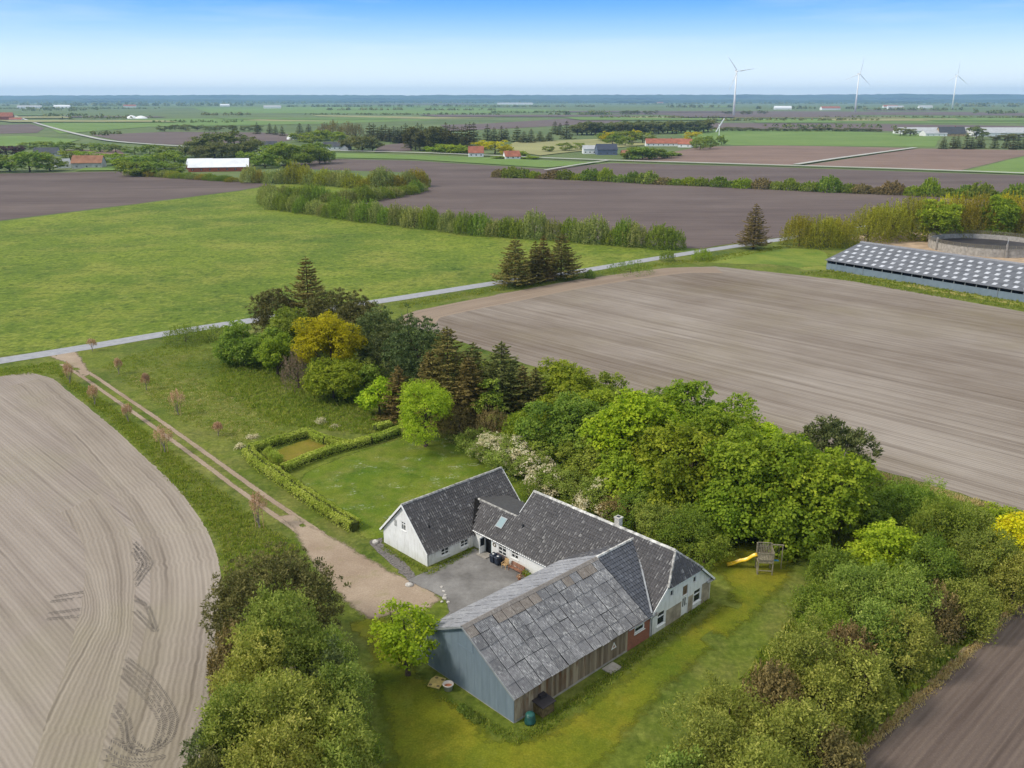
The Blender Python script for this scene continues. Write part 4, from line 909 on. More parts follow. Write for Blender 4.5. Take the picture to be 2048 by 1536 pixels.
wall_holes(w, 'y', 0.0, 0.3, 11.0, HL + 4.95, -0.1, HE, front_holes); w.box(0.0, 0.3, 0.3, 11.0, -0.1, HE)
w.obj('wall', M['white_wall'], house)
for a, b in ((2.4, 4.82), (5.95, 6.75), (8.2, 9.6)):
    MB().box(a, b, -0.012, -0.001, 0.02, 1.75 if a < 8 else 2.2).obj('bare_render_patch', M['bare_render'], house)
for hl in gable_holes[:1] + gable_holes[3:4]: window(house, 'x', 0.0, 1, *hl[:2], *hl[2:], cols=1, frame=0.11, transom=0.62)
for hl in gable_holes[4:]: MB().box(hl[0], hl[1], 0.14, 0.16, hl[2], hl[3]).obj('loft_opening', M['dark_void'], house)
MB().box(4.95, 5.80, 0.10, 0.14, 2.2, 3.25).obj('loft_hatch', plain('stained_hatch', (0.2, 0.14, 0.085), 0.9, 0.1, 0.4), house)
gd = MB().box(4.88, 5.85, 0.08, 0.14, 0.0, 2.1).obj('door', M['white_paint'], house)
for a in (5.12, 5.43): MB().box(a, a + 0.18, 0.072, 0.079, 0.95, 1.85).obj('pane', M['glass'], gd)
MB().box(5.72, 5.76, 0.03, 0.079, 1.0, 1.15).obj('handle', M['zinc'], gd)
window(house, 'y', 0.0, 1, *front_holes[0][:2], *front_holes[0][2:], cols=2, rows=3)
window(house, 'y', 0.0, 1, *front_holes[1][:2], *front_holes[1][2:], cols=2, rows=2)
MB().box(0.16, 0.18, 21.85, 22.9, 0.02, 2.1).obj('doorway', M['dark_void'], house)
fd = MB(); fd.box(-0.85, 0.02, 22.86, 22.92, 0.04, 2.06); fdo = fd.obj('door', M['white_paint'], house)
MB().box(-0.7, -0.12, 22.845, 22.858, 1.0, 1.9).obj('pane', M['glass'], fdo); MB().box(-0.8, -0.74, 22.82, 22.858, 1.0, 1.12).obj('handle', M['zinc'], fdo)
fr = MB(); fr.box(-0.015, 0.14, 21.78, 21.85, 0, 2.16); fr.box(-0.015, 0.14, 22.9, 22.97, 0, 2.16); fr.box(-0.015, 0.14, 21.85, 22.9, 2.1, 2.17); fr.obj('door_frame', plain('pale_green_frame', (0.55, 0.66, 0.66), 0.6), house)
MB().box(-1.1, 0, 21.6, 23.1, 0.052, 0.16).obj('door_step', M['concrete'], house)
# roof
dk = MB(); ov = 0.32; hv = 1.06; hu = (HH + .1 - HE) / KH
EF = (-ov, HE - ov * KH)
dk.prism([(EF[0], -0.22, EF[1]), (a0, -0.22, HH), (HU, hv, HZ), (HU, HL + .2, HZ), (EF[0], HL + .2, EF[1])], (0, 0, -0.1))
dk.prism([(HW + ov, -0.22, EF[1]), (HW - a0, -0.22, HH), (HU, hv, HZ), (HU, HL + .2, HZ), (HW + ov, HL + .2, EF[1])], (0, 0, -0.1))
dk.prism([(a0 - .1, -0.3, HH - .08), (HW - a0 + .1, -0.3, HH - .08), (HU, hv, HZ)], (0, 0, -0.08))
UC = 2.30; ZC = HE + UC * KH
dk.prism([(EF[0], HL + .2, EF[1]), (UC, HL + .2, ZC), (UC, HL + 7.2, ZC), (EF[0], HL + 4.75, EF[1])], (0, 0, -0.1))
dk.prism([(UC, HL + .2, ZC - .02), (6.6, HL + .2, ZC - .75), (6.6, HL + 6.3, ZC - .75), (UC, HL + 7.1, ZC - .02)], (0, 0, -0.1))
dk.obj('roof_deck', M['underlay'], house)
SL = math.hypot(HU + ov, (HU + ov) * KH); ct = SL / (HU + ov)
tiles('roof_tiles', house, (HU, 0, HZ), (0, 1, 0), (-1, 0, -KH), [(hv, 0), (HL + .22, 0), (HL + .22, (HU - UC) * ct), (HL + 6.2, (HU - UC) * ct), (HL + 4.7, SL + .05), (11.2, SL + .05), (10.9, (HU - 1.2) * ct), (6.0, 0.5 * ct), (0.0, SL + .05), (-0.25, SL + .05), (-0.25, (HU - a0) * ct)], M['tile'], 0.30, 0.37, 21)
tiles('roof_tiles', house, (HU, 0, HZ), (0, 1, 0), (1, 0, -KH), [(hv, 0), (HL + .22, 0), (HL + .22, SL + .05), (-0.25, SL + .05), (-0.25, (HU - a0) * ct)], M['tile'], 0.30, 0.37, 22)
hs = math.hypot(hv + .3, HZ - HH + .08)
tiles('roof_tiles', house, (HU, hv, HZ), (1, 0, 0), (0, -(hv + .3), -(HZ - HH + .08)), [(-0.15, 0), (0.15, 0), (HU - a0 + .12, hs + .05), (-(HU - a0 + .12), hs + .05)], M['tile'], 0.30, 0.37, 23)
ridge_run(house, (HU, hv, HZ + .07), (HU, HL + .25, HZ + .07), 'mortar', seed=4)
ridge_run(house, (HU, hv, HZ + .05), (a0 - .1, -0.3, HH + .02), 'ridge', seed=5, w=0.14); ridge_run(house, (HU, hv, HZ + .05), (HW - a0 + .1, -0.3, HH + .02), 'ridge', seed=6, w=0.14)
ridge_run(house, (UC, HL + .25, ZC + .06), (UC, HL + 6.6, ZC + .06), 'ridge', seed=7, w=0.13)
MB().prism([(UC + .05, HL + .3, ZC + .03), (6.5, HL + .3, ZC - .70), (6.5, HL + 6.2, ZC - .70), (UC + .05, HL + 7.0, ZC + .03)], (0, 0, 0.02)).obj('felt_roof', plain('dark_roof_felt', (0.07, 0.068, 0.068), 0.8), house)
for pa, pb_ in (((EF[0], -0.27, EF[1] + .03), (a0 - .05, -0.27, HH + .02)), ((HW + ov, -0.27, EF[1] + .03), (HW - a0 + .05, -0.27, HH + .02)), ((UC + .4, HL + .27, HE + (UC + .4) * KH + .02), (HU, HL + .27, HZ + .02))): MB().bar(pa, pb_, 0.05, 0.2).obj('verge_board', M['white_paint'], house)
for x0, x1 in ((-0.42, 0.9), (HW - 0.75, HW + 0.42)): MB().box(x0, x1, -0.28, 0.0, EF[1] - 0.06, EF[1] + 0.06).obj('eaves_return', M['ridge'], house)
gt = MB(); gt.tube([(EF[0] - .06, 11.2, EF[1] + .0), (EF[0] - .06, HL + 4.6, EF[1] + .03)], 0.065, 6); gt.obj('gutter', M['white_paint'], house)
gt = MB(); gt.tube([(0.08, -0.1, HE - .2), (0.08, -0.1, 0.0)], 0.05, 6); gt.obj('downpipe', M['zinc'], house)
ch = MB(); ch.box(HU + .12, HU + .68, 8.15, 8.75, 5.6, 7.5); ch.box(HU + .06, HU + .74, 8.09, 8.81, 7.5, 7.62); cho = ch.obj('chimney', plain('limewashed_chimney', (0.5, 0.475, 0.43), 0.9, 0.2, 0.25, 4.0), house)
MB().box(HU + .25, HU + .55, 8.28, 8.62, 7.622, 7.66).obj('flue', M['black'], cho)
nrm = Vector((-KH, 0, 1)).normalized(); dnv = Vector((-1, 0, -KH)).normalized()
def on_front(y, t, lift): return Vector((HU, y, HZ)) + dnv * t + nrm * lift
sk = MB(); q = [on_front(21.0, 4.05, .13), on_front(22.0, 4.05, .13), on_front(22.0, 5.35, .13), on_front(21.0, 5.35, .13)]; sk.prism(q, nrm * 0.05); sko = sk.obj('skylight', M['zinc'], house)
q = [on_front(21.08, 4.13, .185), on_front(21.92, 4.13, .185), on_front(21.92, 5.27, .185), on_front(21.08, 5.27, .185)]; MB().prism(q, nrm * 0.006).obj('pane', M['skyglass'], sko)
vt = MB(); p = on_front(18.6, 4.2, 0.0); vt.tube([p, p + Vector((0, 0, 0.42))], 0.10, 8); vt.obj('roof_vent', M['black'], house)
vt = MB(); p = on_front(11.4, 6.2, 0.06); vt.tube([p, p + Vector((0, 0, 0.14))], 0.14, 7); vt.obj('roof_vent', M['mortar'], house)
wr = MB(); n = 12
for k in range(n):
    t0, t1 = 2 * math.pi * k / n, 2 * math.pi * (k + 1) / n; wr.tube([(-0.05, 21.3 + .2 * math.cos(t0), 1.55 + .2 * math.sin(t0)), (-0.05, 21.3 + .2 * math.cos(t1), 1.55 + .2 * math.sin(t1))], 0.045, 5)
wo = wr.obj('door_wreath', M['wood_brown'], None, loc=(*FL(17.71, 0), 0), rz=FROT); tag(wo, 'round brown wreath hanging on the white wall by the door', 'wreath')

# ------------------------------------------------------------------ the white wing
wing = empty('farmhouse_wing', (*FL(11.05, 24.8), 0), FROT, 'white gabled wing with dark tiled roof, gable window and two courtyard windows', 'house')
WL, WW, WE, WZ = 14.45, 7.8, 1.90, 5.96; WM = WW / 2; KW = (WZ - WE) / WM
w = MB(); gh = [(3.05, 3.75, 3.05, 4.2)]
wall_holes(w, 'y', 0.0, 0.3, 0.0, WW, -0.1, WE, [])
wall_holes(w, 'y', 0.0, 0.3, 2.0, WW - 2.0, WE, WE + 2.0 * KW, [(3.6, 4.4, 2.85, 3.92)])
w.prism([(0, 0, WE), (0, 2.0, WE), (0, 2.0, WE + 2 * KW)], (0.3, 0, 0)); w.prism([(0, WW, WE), (0, WW - 2.0, WE), (0, WW - 2.0, WE + 2 * KW)], (0.3, 0, 0)); w.prism([(0, 2.0, WE + 2 * KW), (0, WW - 2.0, WE + 2 * KW), (0, WM, WZ - .05)], (0.3, 0, 0))
ch_ = [(1.95, 3.1, 0.5, 1.66), (4.75, 5.9, 0.5, 1.66)]
wall_holes(w, 'x', 0.0, 0.3, 0.3, WL, -0.1, WE, ch_); w.box(0.3, WL, WW - .3, WW, -0.1, WE); w.box(WL - .3, WL, 0.3, WW - .3, -0.1, WE); w.prism([(WL - .3, .3, WE), (WL - .3, WW - .3, WE), (WL - .3, WM, WZ - .35)], (0.3, 0, 0))
w.obj('wall', M['white_wall'], wing)
for hl in ch_: window(wing, 'x', 0.0, 1, *hl[:2], *hl[2:], cols=2, rows=3)
window(wing, 'y', 0.0, 1, 3.6, 4.4, 2.85, 3.92, cols=2, transom=0.68, sill=True)
MB().box(-0.012, -0.001, 5.2, 5.65, 2.9, 3.7).obj('blocked_opening', plain('grey_blocked_loft_opening', (0.34, 0.34, 0.33), 0.9, 0.1, 0.4), wing)
dk = MB(); dk.prism([(-.22, -.3, WE - .3 * KW), (WL + .2, -.3, WE - .3 * KW), (WL + .2, WM, WZ), (-.22, WM, WZ)], (0, 0, -0.1)); dk.prism([(-.22, WW + .3, WE - .3 * KW), (WL + .2, WW + .3, WE - .3 * KW), (WL + .2, WM, WZ), (-.22, WM, WZ)], (0, 0, -0.1)); dk.obj('roof_deck', M['underlay'], wing)
SW = math.hypot(WM + .3, (WM + .3) * KW)
tiles('roof_tiles', wing, (0, WM, WZ), (1, 0, 0), (0, -1, -KW), [(-.2, 0), (WL + .2, 0), (WL + .2, SW + .05), (-.2, SW + .05)], M['tile'], 0.29, 0.36, 31)
tiles('roof_tiles', wing, (0, WM, WZ), (1, 0, 0), (0, 1, -KW), [(-.2, 0), (WL + .2, 0), (WL + .2, SW + .05), (-.2, SW + .05)], M['tile'], 0.29, 0.36, 32)
ridge_run(wing, (-.25, WM, WZ + .06), (WL + .22, WM, WZ + .06), 'ridge', seed=9)
for x in (-.26, WL + .24):
    for y in (-.34, WW + .34): MB().bar((x, y, WE - .34 * KW + .02), (x, WM, WZ + .04), 0.06, 0.2).obj('verge_board', M['white_paint'], wing)
gt = MB(); gt.tube([(-.1, -.36, WE - .33), (6.4, -.36, WE - .30)], 0.06, 6); gt.obj('gutter', M['zinc'], wing); gt = MB(); gt.tube([(0.12, -.07, WE - .3), (0.12, -.07, 0.0)], 0.05, 6); gt.obj('downpipe', M['zinc'], wing)
vt = MB(); vt.tube([(1.6, 1.5, WE + 1.5 * KW), (1.6, 1.5, WE + 1.5 * KW + .4)], 0.10, 8); vt.obj('roof_vent', M['black'], wing)

# ------------------------------------------------------------------ things in the yard and round the barn
def farm_thing(name, u, v, z, label, cat, group=None, rz=0.0): return empty(name, (*FL(u, v), z), FROT + rz, label, cat, group)
def wheelie(u, v, mat, label, rz=0.0):
    t = farm_thing('wheelie_bin', u, v, 0.05, label, 'bin', 'wheelie bins by the farmhouse door', rz)
    b = MB(); b.add([(-.26, -.24, .08), (.26, -.24, .08), (.26, .24, .08), (-.26, .24, .08), (-.34, -.29, .95), (.33, -.29, .95), (.33, .29, .95), (-.34, .29, .95)], [(0, 3, 2, 1), (4, 5, 6, 7), (0, 1, 5, 4), (1, 2, 6, 5), (2, 3, 7, 6), (3, 0, 4, 7)]); b.obj('body', M[mat], t)
    l = MB(); l.add([(-.40, -.31, .955), (.36, -.31, .955), (.36, .31, .955), (-.40, .31, .955), (-.36, -.27, 1.0), (.34, -.27, 1.06), (.34, .27, 1.06), (-.36, .27, 1.0)], [(0, 3, 2, 1), (4, 5, 6, 7), (0, 1, 5, 4), (1, 2, 6, 5), (2, 3, 7, 6), (3, 0, 4, 7)]); lo = l.obj('lid', M[mat], t)
    MB().box(-.12, .08, -.1, .1, 1.035, 1.05).obj('lid_sticker', M['white_paint'], lo)
    for sy in (-1, 1):
        wm = MB(); wm.tube([(.24, sy * .25, .1), (.24, sy * .31, .1)], 0.1, 10); wm.obj('wheel', M['black'], t)
    hm = MB(); hm.tube([(.40, -.26, .98), (.40, .26, .98)], 0.02, 6); hm.obj('handle', M['black'], t)
wheelie(16.75, 20.5, 'navy', 'navy wheelie bin between the farmhouse door and a second bin', 0.05); wheelie(16.75, 19.75, 'navy', 'navy wheelie bin next to the wooden chair', -0.05)
t = farm_thing('storage_box', 17.36, 20.25, 0.05, 'low dark brown storage box behind the wheelie bins', 'box'); MB().box(-.25, .25, -.9, .5, 0, 0.75).obj('box_body', plain('dark_brown_box', (0.06, 0.048, 0.045), 0.7), t); MB().box(-.28, .28, -.93, .53, .75, .80).obj('box_lid', plain('mauve_brown_lid', (0.11, 0.085, 0.085), 0.6), t)
t = farm_thing('garden_chair', 16.85, 18.75, 0.05, 'pale wooden garden chair between the bins and the bench', 'chair', None, 0.15)
for k in range(4): MB().box(-.28 + k * .13, -.18 + k * .13, -.27, .27, .42, .45).obj('seat_slat', M['wood_pale'], t)
for k in range(5): MB().prism([(.24, -.27 + k * .115, .46), (.24, -.18 + k * .115, .46), (.36, -.18 + k * .115, 1.0), (.36, -.27 + k * .115, 1.0)], (.025, 0, 0)).obj('back_slat', M['wood_pale'], t)
for x in (-.28, .24):
    for y in (-.27, .23): MB().box(x, x + .05, y, y + .05, 0, .62 if x < 0 else .45).obj('leg', M['wood_pale'], t)
for y in (-.29, .24): MB().box(-.3, .27, y, y + .06, .62, .65).obj('armrest', M['wood_pale'], t)
t = farm_thing('garden_bench', 17.0, 17.2, 0.05, 'long red brown wooden bench against the white farmhouse wall', 'bench')
for k in range(4): MB().box(-.26 + k * .13, -.16 + k * .13, -1.0, 1.0, .42, .45).obj('seat_slat', M['wood_red'], t)
for k in range(3): MB().prism([(.26 + k * .03, -1.0, .52 + k * .14), (.26 + k * .03, 1.0, .52 + k * .14), (.285 + k * .03, 1.0, .62 + k * .14), (.285 + k * .03, -1.0, .62 + k * .14)], (.03, 0, 0)).obj('back_slat', M['wood_red'], t)
for x in (-.26, .24):
    for y in (-.95, .89): MB().box(x, x + .06, y, y + .06, 0, .62 if x < 0 else .9).obj('leg', M['wood_red'], t)
for y in (-.97, .89): MB().box(-.28, .28, y, y + .08, .62, .65).obj('armrest', M['wood_red'], t)
rngp = np.random.default_rng(9)
for i, (u, v, s_, lab) in enumerate([(17.1, 15.85, .55, 'leafy green pot plant at the end of the bench'), (16.9, 15.2, .5, 'dark leafy pot plant nearest the barn roof'), (16.2, 15.9, .35, 'low reddish pot plant standing out in the yard')]):
    t = farm_thing('pot_plant', u, v, 0.05, lab, 'pot plant', 'pot plants beside the bench')
    MB().lathe([(0.0, 0.0), (.13, 0), (.19, .3), (.2, .3), (.17, .26), (0, .26)], 12).obj('pot', M['terracotta'], t)
    L = Leaves(); n = 150; q = sph(rngp, n); q[:, 2] = abs(q[:, 2]); L.add(q * s_ * rngp.uniform(.4, 1, (n, 1)) + np.array([0, 0, .3]), q, unit(q + rngp.normal(0, .5, (n, 3))), .16, rngp.uniform(0, 1, n), .6); link('leaves', L.mesh('pot_leaves', LM['green'] if i < 2 else LM['blossom']), t)
# by the blue gable
t = farm_thing('planter_pot', -1.0, 7.0, 0.03, 'white round planter pot with terracotta inside by the blue gable', 'pot')
MB().lathe([(0, 0), (.34, 0), (.42, .5), (.48, .52), (.48, .6), (.40, .6), (.36, .32), (0, .30)], 20).obj('pot_body', M['pot_white'], t, True); MB().lathe([(0, .33), (.37, .34)], 20).obj('soil', M['terracotta'], t)
t = farm_thing('holed_board', -1.15, 8.4, 0.05, 'faded yellow board with round holes lying beside the planter pot', 'board', None, 0.5)
bd = MB(); ring = 14; bd.prism([(-.75, -.55, 0), (.7, -.6, 0), (.8, .4, 0), (.3, .62, 0), (-.7, .55, 0)], (0, 0, .09)); bd.obj('board', M['yellow_board'], t)
for x, y in ((-.5, -.35), (.45, -.4), (.55, .2), (-.5, .35)): MB().lathe([(0, .093), (.11, .093), (.14, .098), (.15, .093)], 12, (x, y)).obj('hole', M['wood_brown'], t)
# by the boarded side
t = farm_thing('wooden_crate', 2.75, -0.62, 0.03, 'square wooden crate with dark lid against the boarded barn side', 'crate')
for k in range(4): 
    for y0, y1 in ((-.56, -.52), (.5, .54)): MB().box(-.62, .62, y0, y1, .02 + k * .235, .24 + k * .235).obj('side_board', M['wood_brown'], t)
    for x0, x1 in ((-.62, -.58), (.58, .62)): MB().box(x0, x1, -.518, .498, .02 + k * .235, .24 + k * .235).obj('end_board', M['wood_brown'], t)
for x in (-.66, .62): MB().box(x, x + .04, -.6, -.5, 0, .98).obj('corner_post', M['wood_brown'], t)
ld = MB(); ld.prism([(-.78, -.72, .98), (.78, -.72, .98), (.78, .56, 1.12), (-.78, .56, 1.12)], (0, 0, .06)); ld.obj('lid', plain('dark_felt_lid', (0.035, 0.03, 0.032), 0.8), t); MB().box(-.1, .55, .1, .52, 1.14, 1.42).obj('lid_hump', plain('dark_felt_hump', (0.03, 0.026, 0.03), 0.8), t)
t = farm_thing('compost_bin', 1.0, -0.85, 0.03, 'dark green ribbed plastic compost bin beside the crate', 'compost bin')
MB().lathe([(0, 0), (.47, 0), (.46, .18), (.44, .2), (.43, .4), (.41, .42), (.40, .6), (.38, .62), (.36, .8), (0, .8)], 20).obj('bin_body', M['green_bin'], t, True); MB().lathe([(0, .98), (.16, .97), (.34, .88), (.38, .80)], 20).obj('lid', plain('lighter_green_lid', (0.02, 0.10, 0.085), 0.4), t, True)
sl = MB().box(-.75, .75, -.55, .55, 0, .09).obj('concrete_slab', M['concrete'], None, loc=(*FL(11.35, -0.75), 0.0), rz=FROT); tag(sl, 'flat grey concrete slab set in the lawn by the barn', 'slab')
def stone(u, v, s_, lab, z=0.03, seed=1):
    rng = np.random.default_rng(seed); import bmesh
    b = bmesh.new(); bmesh.ops.create_icosphere(b, subdivisions=2, radius=1.0)
    for vv in b.verts: vv.co = Vector((vv.co.x * s_ * 1.2, vv.co.y * s_, max(-.2, vv.co.z) * s_ * .75)) * (1 + rng.normal(0, .06))
    me = bpy.data.meshes.new('stone'); b.to_mesh(me); b.free(); me.materials.append(M['stone'])
    tag(link('field_stone', me, None, (*FL(u, v), z + .1 * s_), FROT + seed), lab, 'stone', 'pale stones along the yard edge')
stone(10.3, 33.2, .38, 'pale stone by the corner of the white wing', seed=1); stone(7.2, 23.0, .36, 'white stone at the grassy edge of the gravel', seed=2)
for i, (u, v) in enumerate([(8.2, 18.5), (8.6, 18.9), (7.6, 18.2), (9.0, 19.6), (8.0, 17.7), (9.4, 20.4)]): stone(u, v, .16 + .08 * (i == 0), 'small stone in the rubble where gravel meets asphalt', seed=5 + i)
stone(14.9, 14.2, .3, 'pale stone in the yard corner under the barn eaves', z=.05, seed=14)

# ------------------------------------------------------------------ play tower
px_, py_ = G(1527, 1143)
t = empty('play_tower', (px_, py_, 0), -0.12, 'weathered wooden play tower with yellow slide on the lawn', 'play tower')
for x in (-.75, .75):
    for y in (-.75, .75): MB().box(x - .06, x + .06, y - .06, y + .06, -.1, 3.0 if y > 0 else 2.6).obj('post', M['wood_grey'], t)
for k in range(9): MB().box(-.80, .80, -.78 + k * .175, -.78 + k * .175 + .16, 1.55, 1.60).obj('floor_board', M['wood_grey'], t)
for z in (1.78, 2.5):
    MB().box(-.69, .69, -.85, -.81, z, z + .09).obj('rail', M['wood_grey'], t); MB().box(-.69, .69, .81, .85, z, z + .09).obj('rail', M['wood_grey'], t); MB().box(.81, .85, -.69, .69, z, z + .09).obj('rail', M['wood_grey'], t)
for k in range(8):
    a = -.66 + k * .17; MB().box(a, a + .1, -.81, -.78, 1.62, 2.6).obj('slat', M['wood_grey'], t); MB().box(a, a + .1, .78, .81, 1.62, 2.85).obj('slat', M['wood_grey'], t); MB().box(.78, .81, a, a + .1, 1.62, 2.6).obj('slat', M['wood_grey'], t)
MB().box(-.69, .69, -.85, -.81, .5, .6).obj('cross_bar', M['wood_grey'], t); MB().box(-.85, -.81, -.69, .69, 1.45, 1.55).obj('cross_bar', M['wood_grey'], t); MB().box(-.69, .69, -.86, -.81, 1.43, 1.55).obj('cross_bar', M['wood_grey'], t); MB().bar((-.8, -.75, .1), (-.8, .75, 1.4), .05, .09).obj('brace', M['wood_grey'], t)
MB().bar((-.7, .81, 3.0), (.7, .81, 3.0), .08).obj('cross_bar', M['wood_grey'], t)
sd = MB(); N_ = 14; sec = [(-.26, .22), (-.24, .02), (-.12, 0), (.12, 0), (.24, .02), (.26, .22)]; vs = []; fs = []
for i in range(N_ + 1):
    f = i / N_; x = -.75 - 3.0 * f; z = 1.62 * (1 - f) ** 1.15 + 0.12 * math.sin(f * 4 * math.pi) * (1 - f) + .12; y = .15 + 0.5 * f
    for a, b in sec: vs.append((x, y + a, z + b))
for i in range(N_):
    for k in range(5): fs.append((i * 6 + k, i * 6 + k + 1, (i + 1) * 6 + k + 1, (i + 1) * 6 + k))
sd.add(vs, fs); so = sd.obj('slide', M['slide_yellow'], t, True); sm = so.modifiers.new('thick', 'SOLIDIFY'); sm.thickness = .04
MB().bar((.75, .75, 2.85), (2.0, .75, 2.85), .1).obj('swing_beam', M['wood_grey'], t); 
MB().bar((1.9, .75, 2.8), (1.9, .75, 0.0), .09).obj('swing_post', M['wood_grey'], t)
for x in (1.15, 1.55): MB().tube([(x, .75, 2.8), (x, .75, 1.02)], .012, 4).obj('swing_rope', M['wood_grey'], t)
MB().box(1.1, 1.6, .6, .9, .98, 1.03).obj('swing_seat', M['swing_blue'], t)

# ------------------------------------------------------------------ livestock barn and slurry tank
ex0, ey0 = G(1652, 521, 2.7); ex1, ey1 = G(2048, 584, 2.7)
BR = math.atan2(ey1 - ey0, ex1 - ex0); BLEN = 96.0; BWID = 17.5; BE, BZ = 2.9, 6.5
lb = empty('livestock_barn', (ex0, ey0, 0), BR, 'long low livestock barn with chequered rooflights and blue side wall', 'barn')
# local x along the eaves away from the gable end, local y to the ridge side
kb = (BZ - BE) / BWID
w = MB(); w.box(0, BLEN, 0.5, 0.7, -0.1, 1.9); w.obj('wall', M['blue'], lb)
w = MB(); w.box(0, 0.2, 0.7, BWID * 2 - .7, -0.1, BE); w.prism([(0, .7, BE), (0, 2 * BWID - .7, BE), (0, BWID, BZ - .3)], (.2, 0, 0)); w.obj('gable_wall', M['blue'], lb)
w = MB(); w.box(.2, BLEN, 2.6, 2.7, 0, BE); w.obj('dark_inside_sheet', M['dark_void'], lb); w = MB(); w.box(0.2, BLEN, 2 * BWID - .7, 2 * BWID - .5, -.1, BE); w.obj('wall', M['blue'], lb)  # dark sheet added behind the open eaves, painting the shaded inside
for k in range(33): MB().box(.1 + k * 2.95, .28 + k * 2.95, .45, .6, 1.9, BE - .1).obj('eaves_post', M['zinc'], lb)
rs = plain('slate_grey_sheet', (0.135, 0.14, 0.155), 0.75, 0.3, 0.2, 0.5)
for y0, y1, z0, z1 in ((-.1, BWID, BE - .1 * kb, BZ), (2 * BWID + .1, BWID, BE - .1 * kb, BZ)):
    m_ = MB(); m_.prism([(-.3, y0, z0), (BLEN, y0, z0), (BLEN, y1, z1), (-.3, y1, z1)], (0, 0, -.1)); m_.obj('roof', rs, lb)
rlm = MB(); rlm.prism([(0, 0, 0), (1.05, 0, 0), (1.05, 1.4, 1.4 * kb), (0, 1.4, 1.4 * kb)], (0, 0, .03)); rlmesh = rlm.mesh('roof_light', plain('milky_rooflight', (0.50, 0.51, 0.54), 0.5, 0.4, 0.15, 0.5))
for r in range(5):
    for c in range(36):
        y = 1.0 + r * 3.15; x = .7 + c * 2.62 + (1.31 if r % 2 else 0)
        if x < BLEN - 2: link('roof_light', rlmesh, lb, (x, y, BE + y * kb + .03))
m_ = MB(); m_.prism([(-.4, BWID - .5, BZ - .1), (BLEN, BWID - .5, BZ - .1), (BLEN, BWID - .35, BZ + .28), (-.4, BWID - .35, BZ + .28)], (0, .5, 0)); m_.obj('ridge_vent', M['sheet_pale'], lb)
for x in (12, 50): m_ = MB(); m_.tube([(x, .38, BE - .3), (x, .42, 0)], .06, 6); m_.obj('downpipe', M['zinc'], lb)
tx, ty = G(1975, 480, 3.0)
tk = empty('slurry_tank', (tx, ty, 0), 0, 'round concrete slurry tank with a mesh fence on its rim', 'tank'); TR = 18.0
MB().lathe([(TR, -.1), (TR, 2.6), (TR - .25, 2.6), (TR - .25, .2)], 64).obj('tank_wall', M['concrete'], tk)
MB().lathe([(0, 1.0), (TR - .25, 1.0)], 48).obj('slurry', plain('dark_slurry', (0.03, 0.026, 0.032), 0.5, 0.4, 0.2, 0.3), tk)
for k in range(48):
    a = 2 * math.pi * k / 48; MB().box(-.05, .05, -.05, .05, 0, 1.35).obj('fence_post', M['wood_grey'], tk, loc=((TR + .1) * math.cos(a), (TR + .1) * math.sin(a), 2.4))
fn = MB()
for z in (2.75, 3.1, 3.45, 3.72): fn.lathe([(TR + .1, z), (TR + .1, z + .07)], 64)
for k in range(192): a = 2 * math.pi * k / 192; fn.box((TR + .1) * math.cos(a) - .025, (TR + .1) * math.cos(a) + .025, (TR + .1) * math.sin(a) - .025, (TR + .1) * math.sin(a) + .025, 2.6, 3.7)
fn.obj('fence_mesh', M['wood_grey'], tk, fix=False)
for a in (3.3, 4.55): MB().bar(((TR + .5) * math.cos(a), (TR + .5) * math.sin(a), 0), ((TR + .3) * math.cos(a), (TR + .3) * math.sin(a), 4.3), .25, .5).obj('pump_stand', M['concrete'], tk)
MB().bar(((TR + .3) * math.cos(4.55), (TR + .3) * math.sin(4.55), 4.3), ((TR - 2.5) * math.cos(4.62), (TR - 2.5) * math.sin(4.62), 5.8), .15).obj('filling_pipe', M['zinc'], tk)

# ------------------------------------------------------------------ farms and houses across the plain
MR = {'red': plain('red_tile_roof', (0.33, 0.12, 0.075), 0.8, 0.3, 0.18, 0.3), 'brown': plain('brown_tile_roof', (0.30, 0.15, 0.09), 0.85, 0.2, 0.18, 0.3), 'white': plain('white_sheet_roof', (0.72, 0.73, 0.74), 0.6, 0.4, 0.06, 0.2),
      'dark': plain('slate_roof', (0.07, 0.075, 0.085), 0.8, 0.3, 0.15, 0.3), 'navy': plain('navy_sheet_roof', (0.035, 0.045, 0.075), 0.6, 0.4, 0.15, 0.3), 'grey': plain('grey_sheet_roof', (0.40, 0.41, 0.42), 0.7, 0.3, 0.1, 0.3)}
MWALL = {'white': M['far_white'], 'red': plain('red_brick_wall', (0.34, 0.10, 0.06), 0.9, 0.2, 0.15, 0.5), 'yellow': plain('yellow_brick_wall', (0.42, 0.30, 0.16), 0.9, 0.2, 0.12, 0.5), 'grey': plain('grey_wall', (0.40, 0.40, 0.40), 0.9, 0.2, 0.12, 0.5), 'blue': plain('blue_grey_wall', (0.12, 0.15, 0.22), 0.8, 0.3, 0.12, 0.5)}
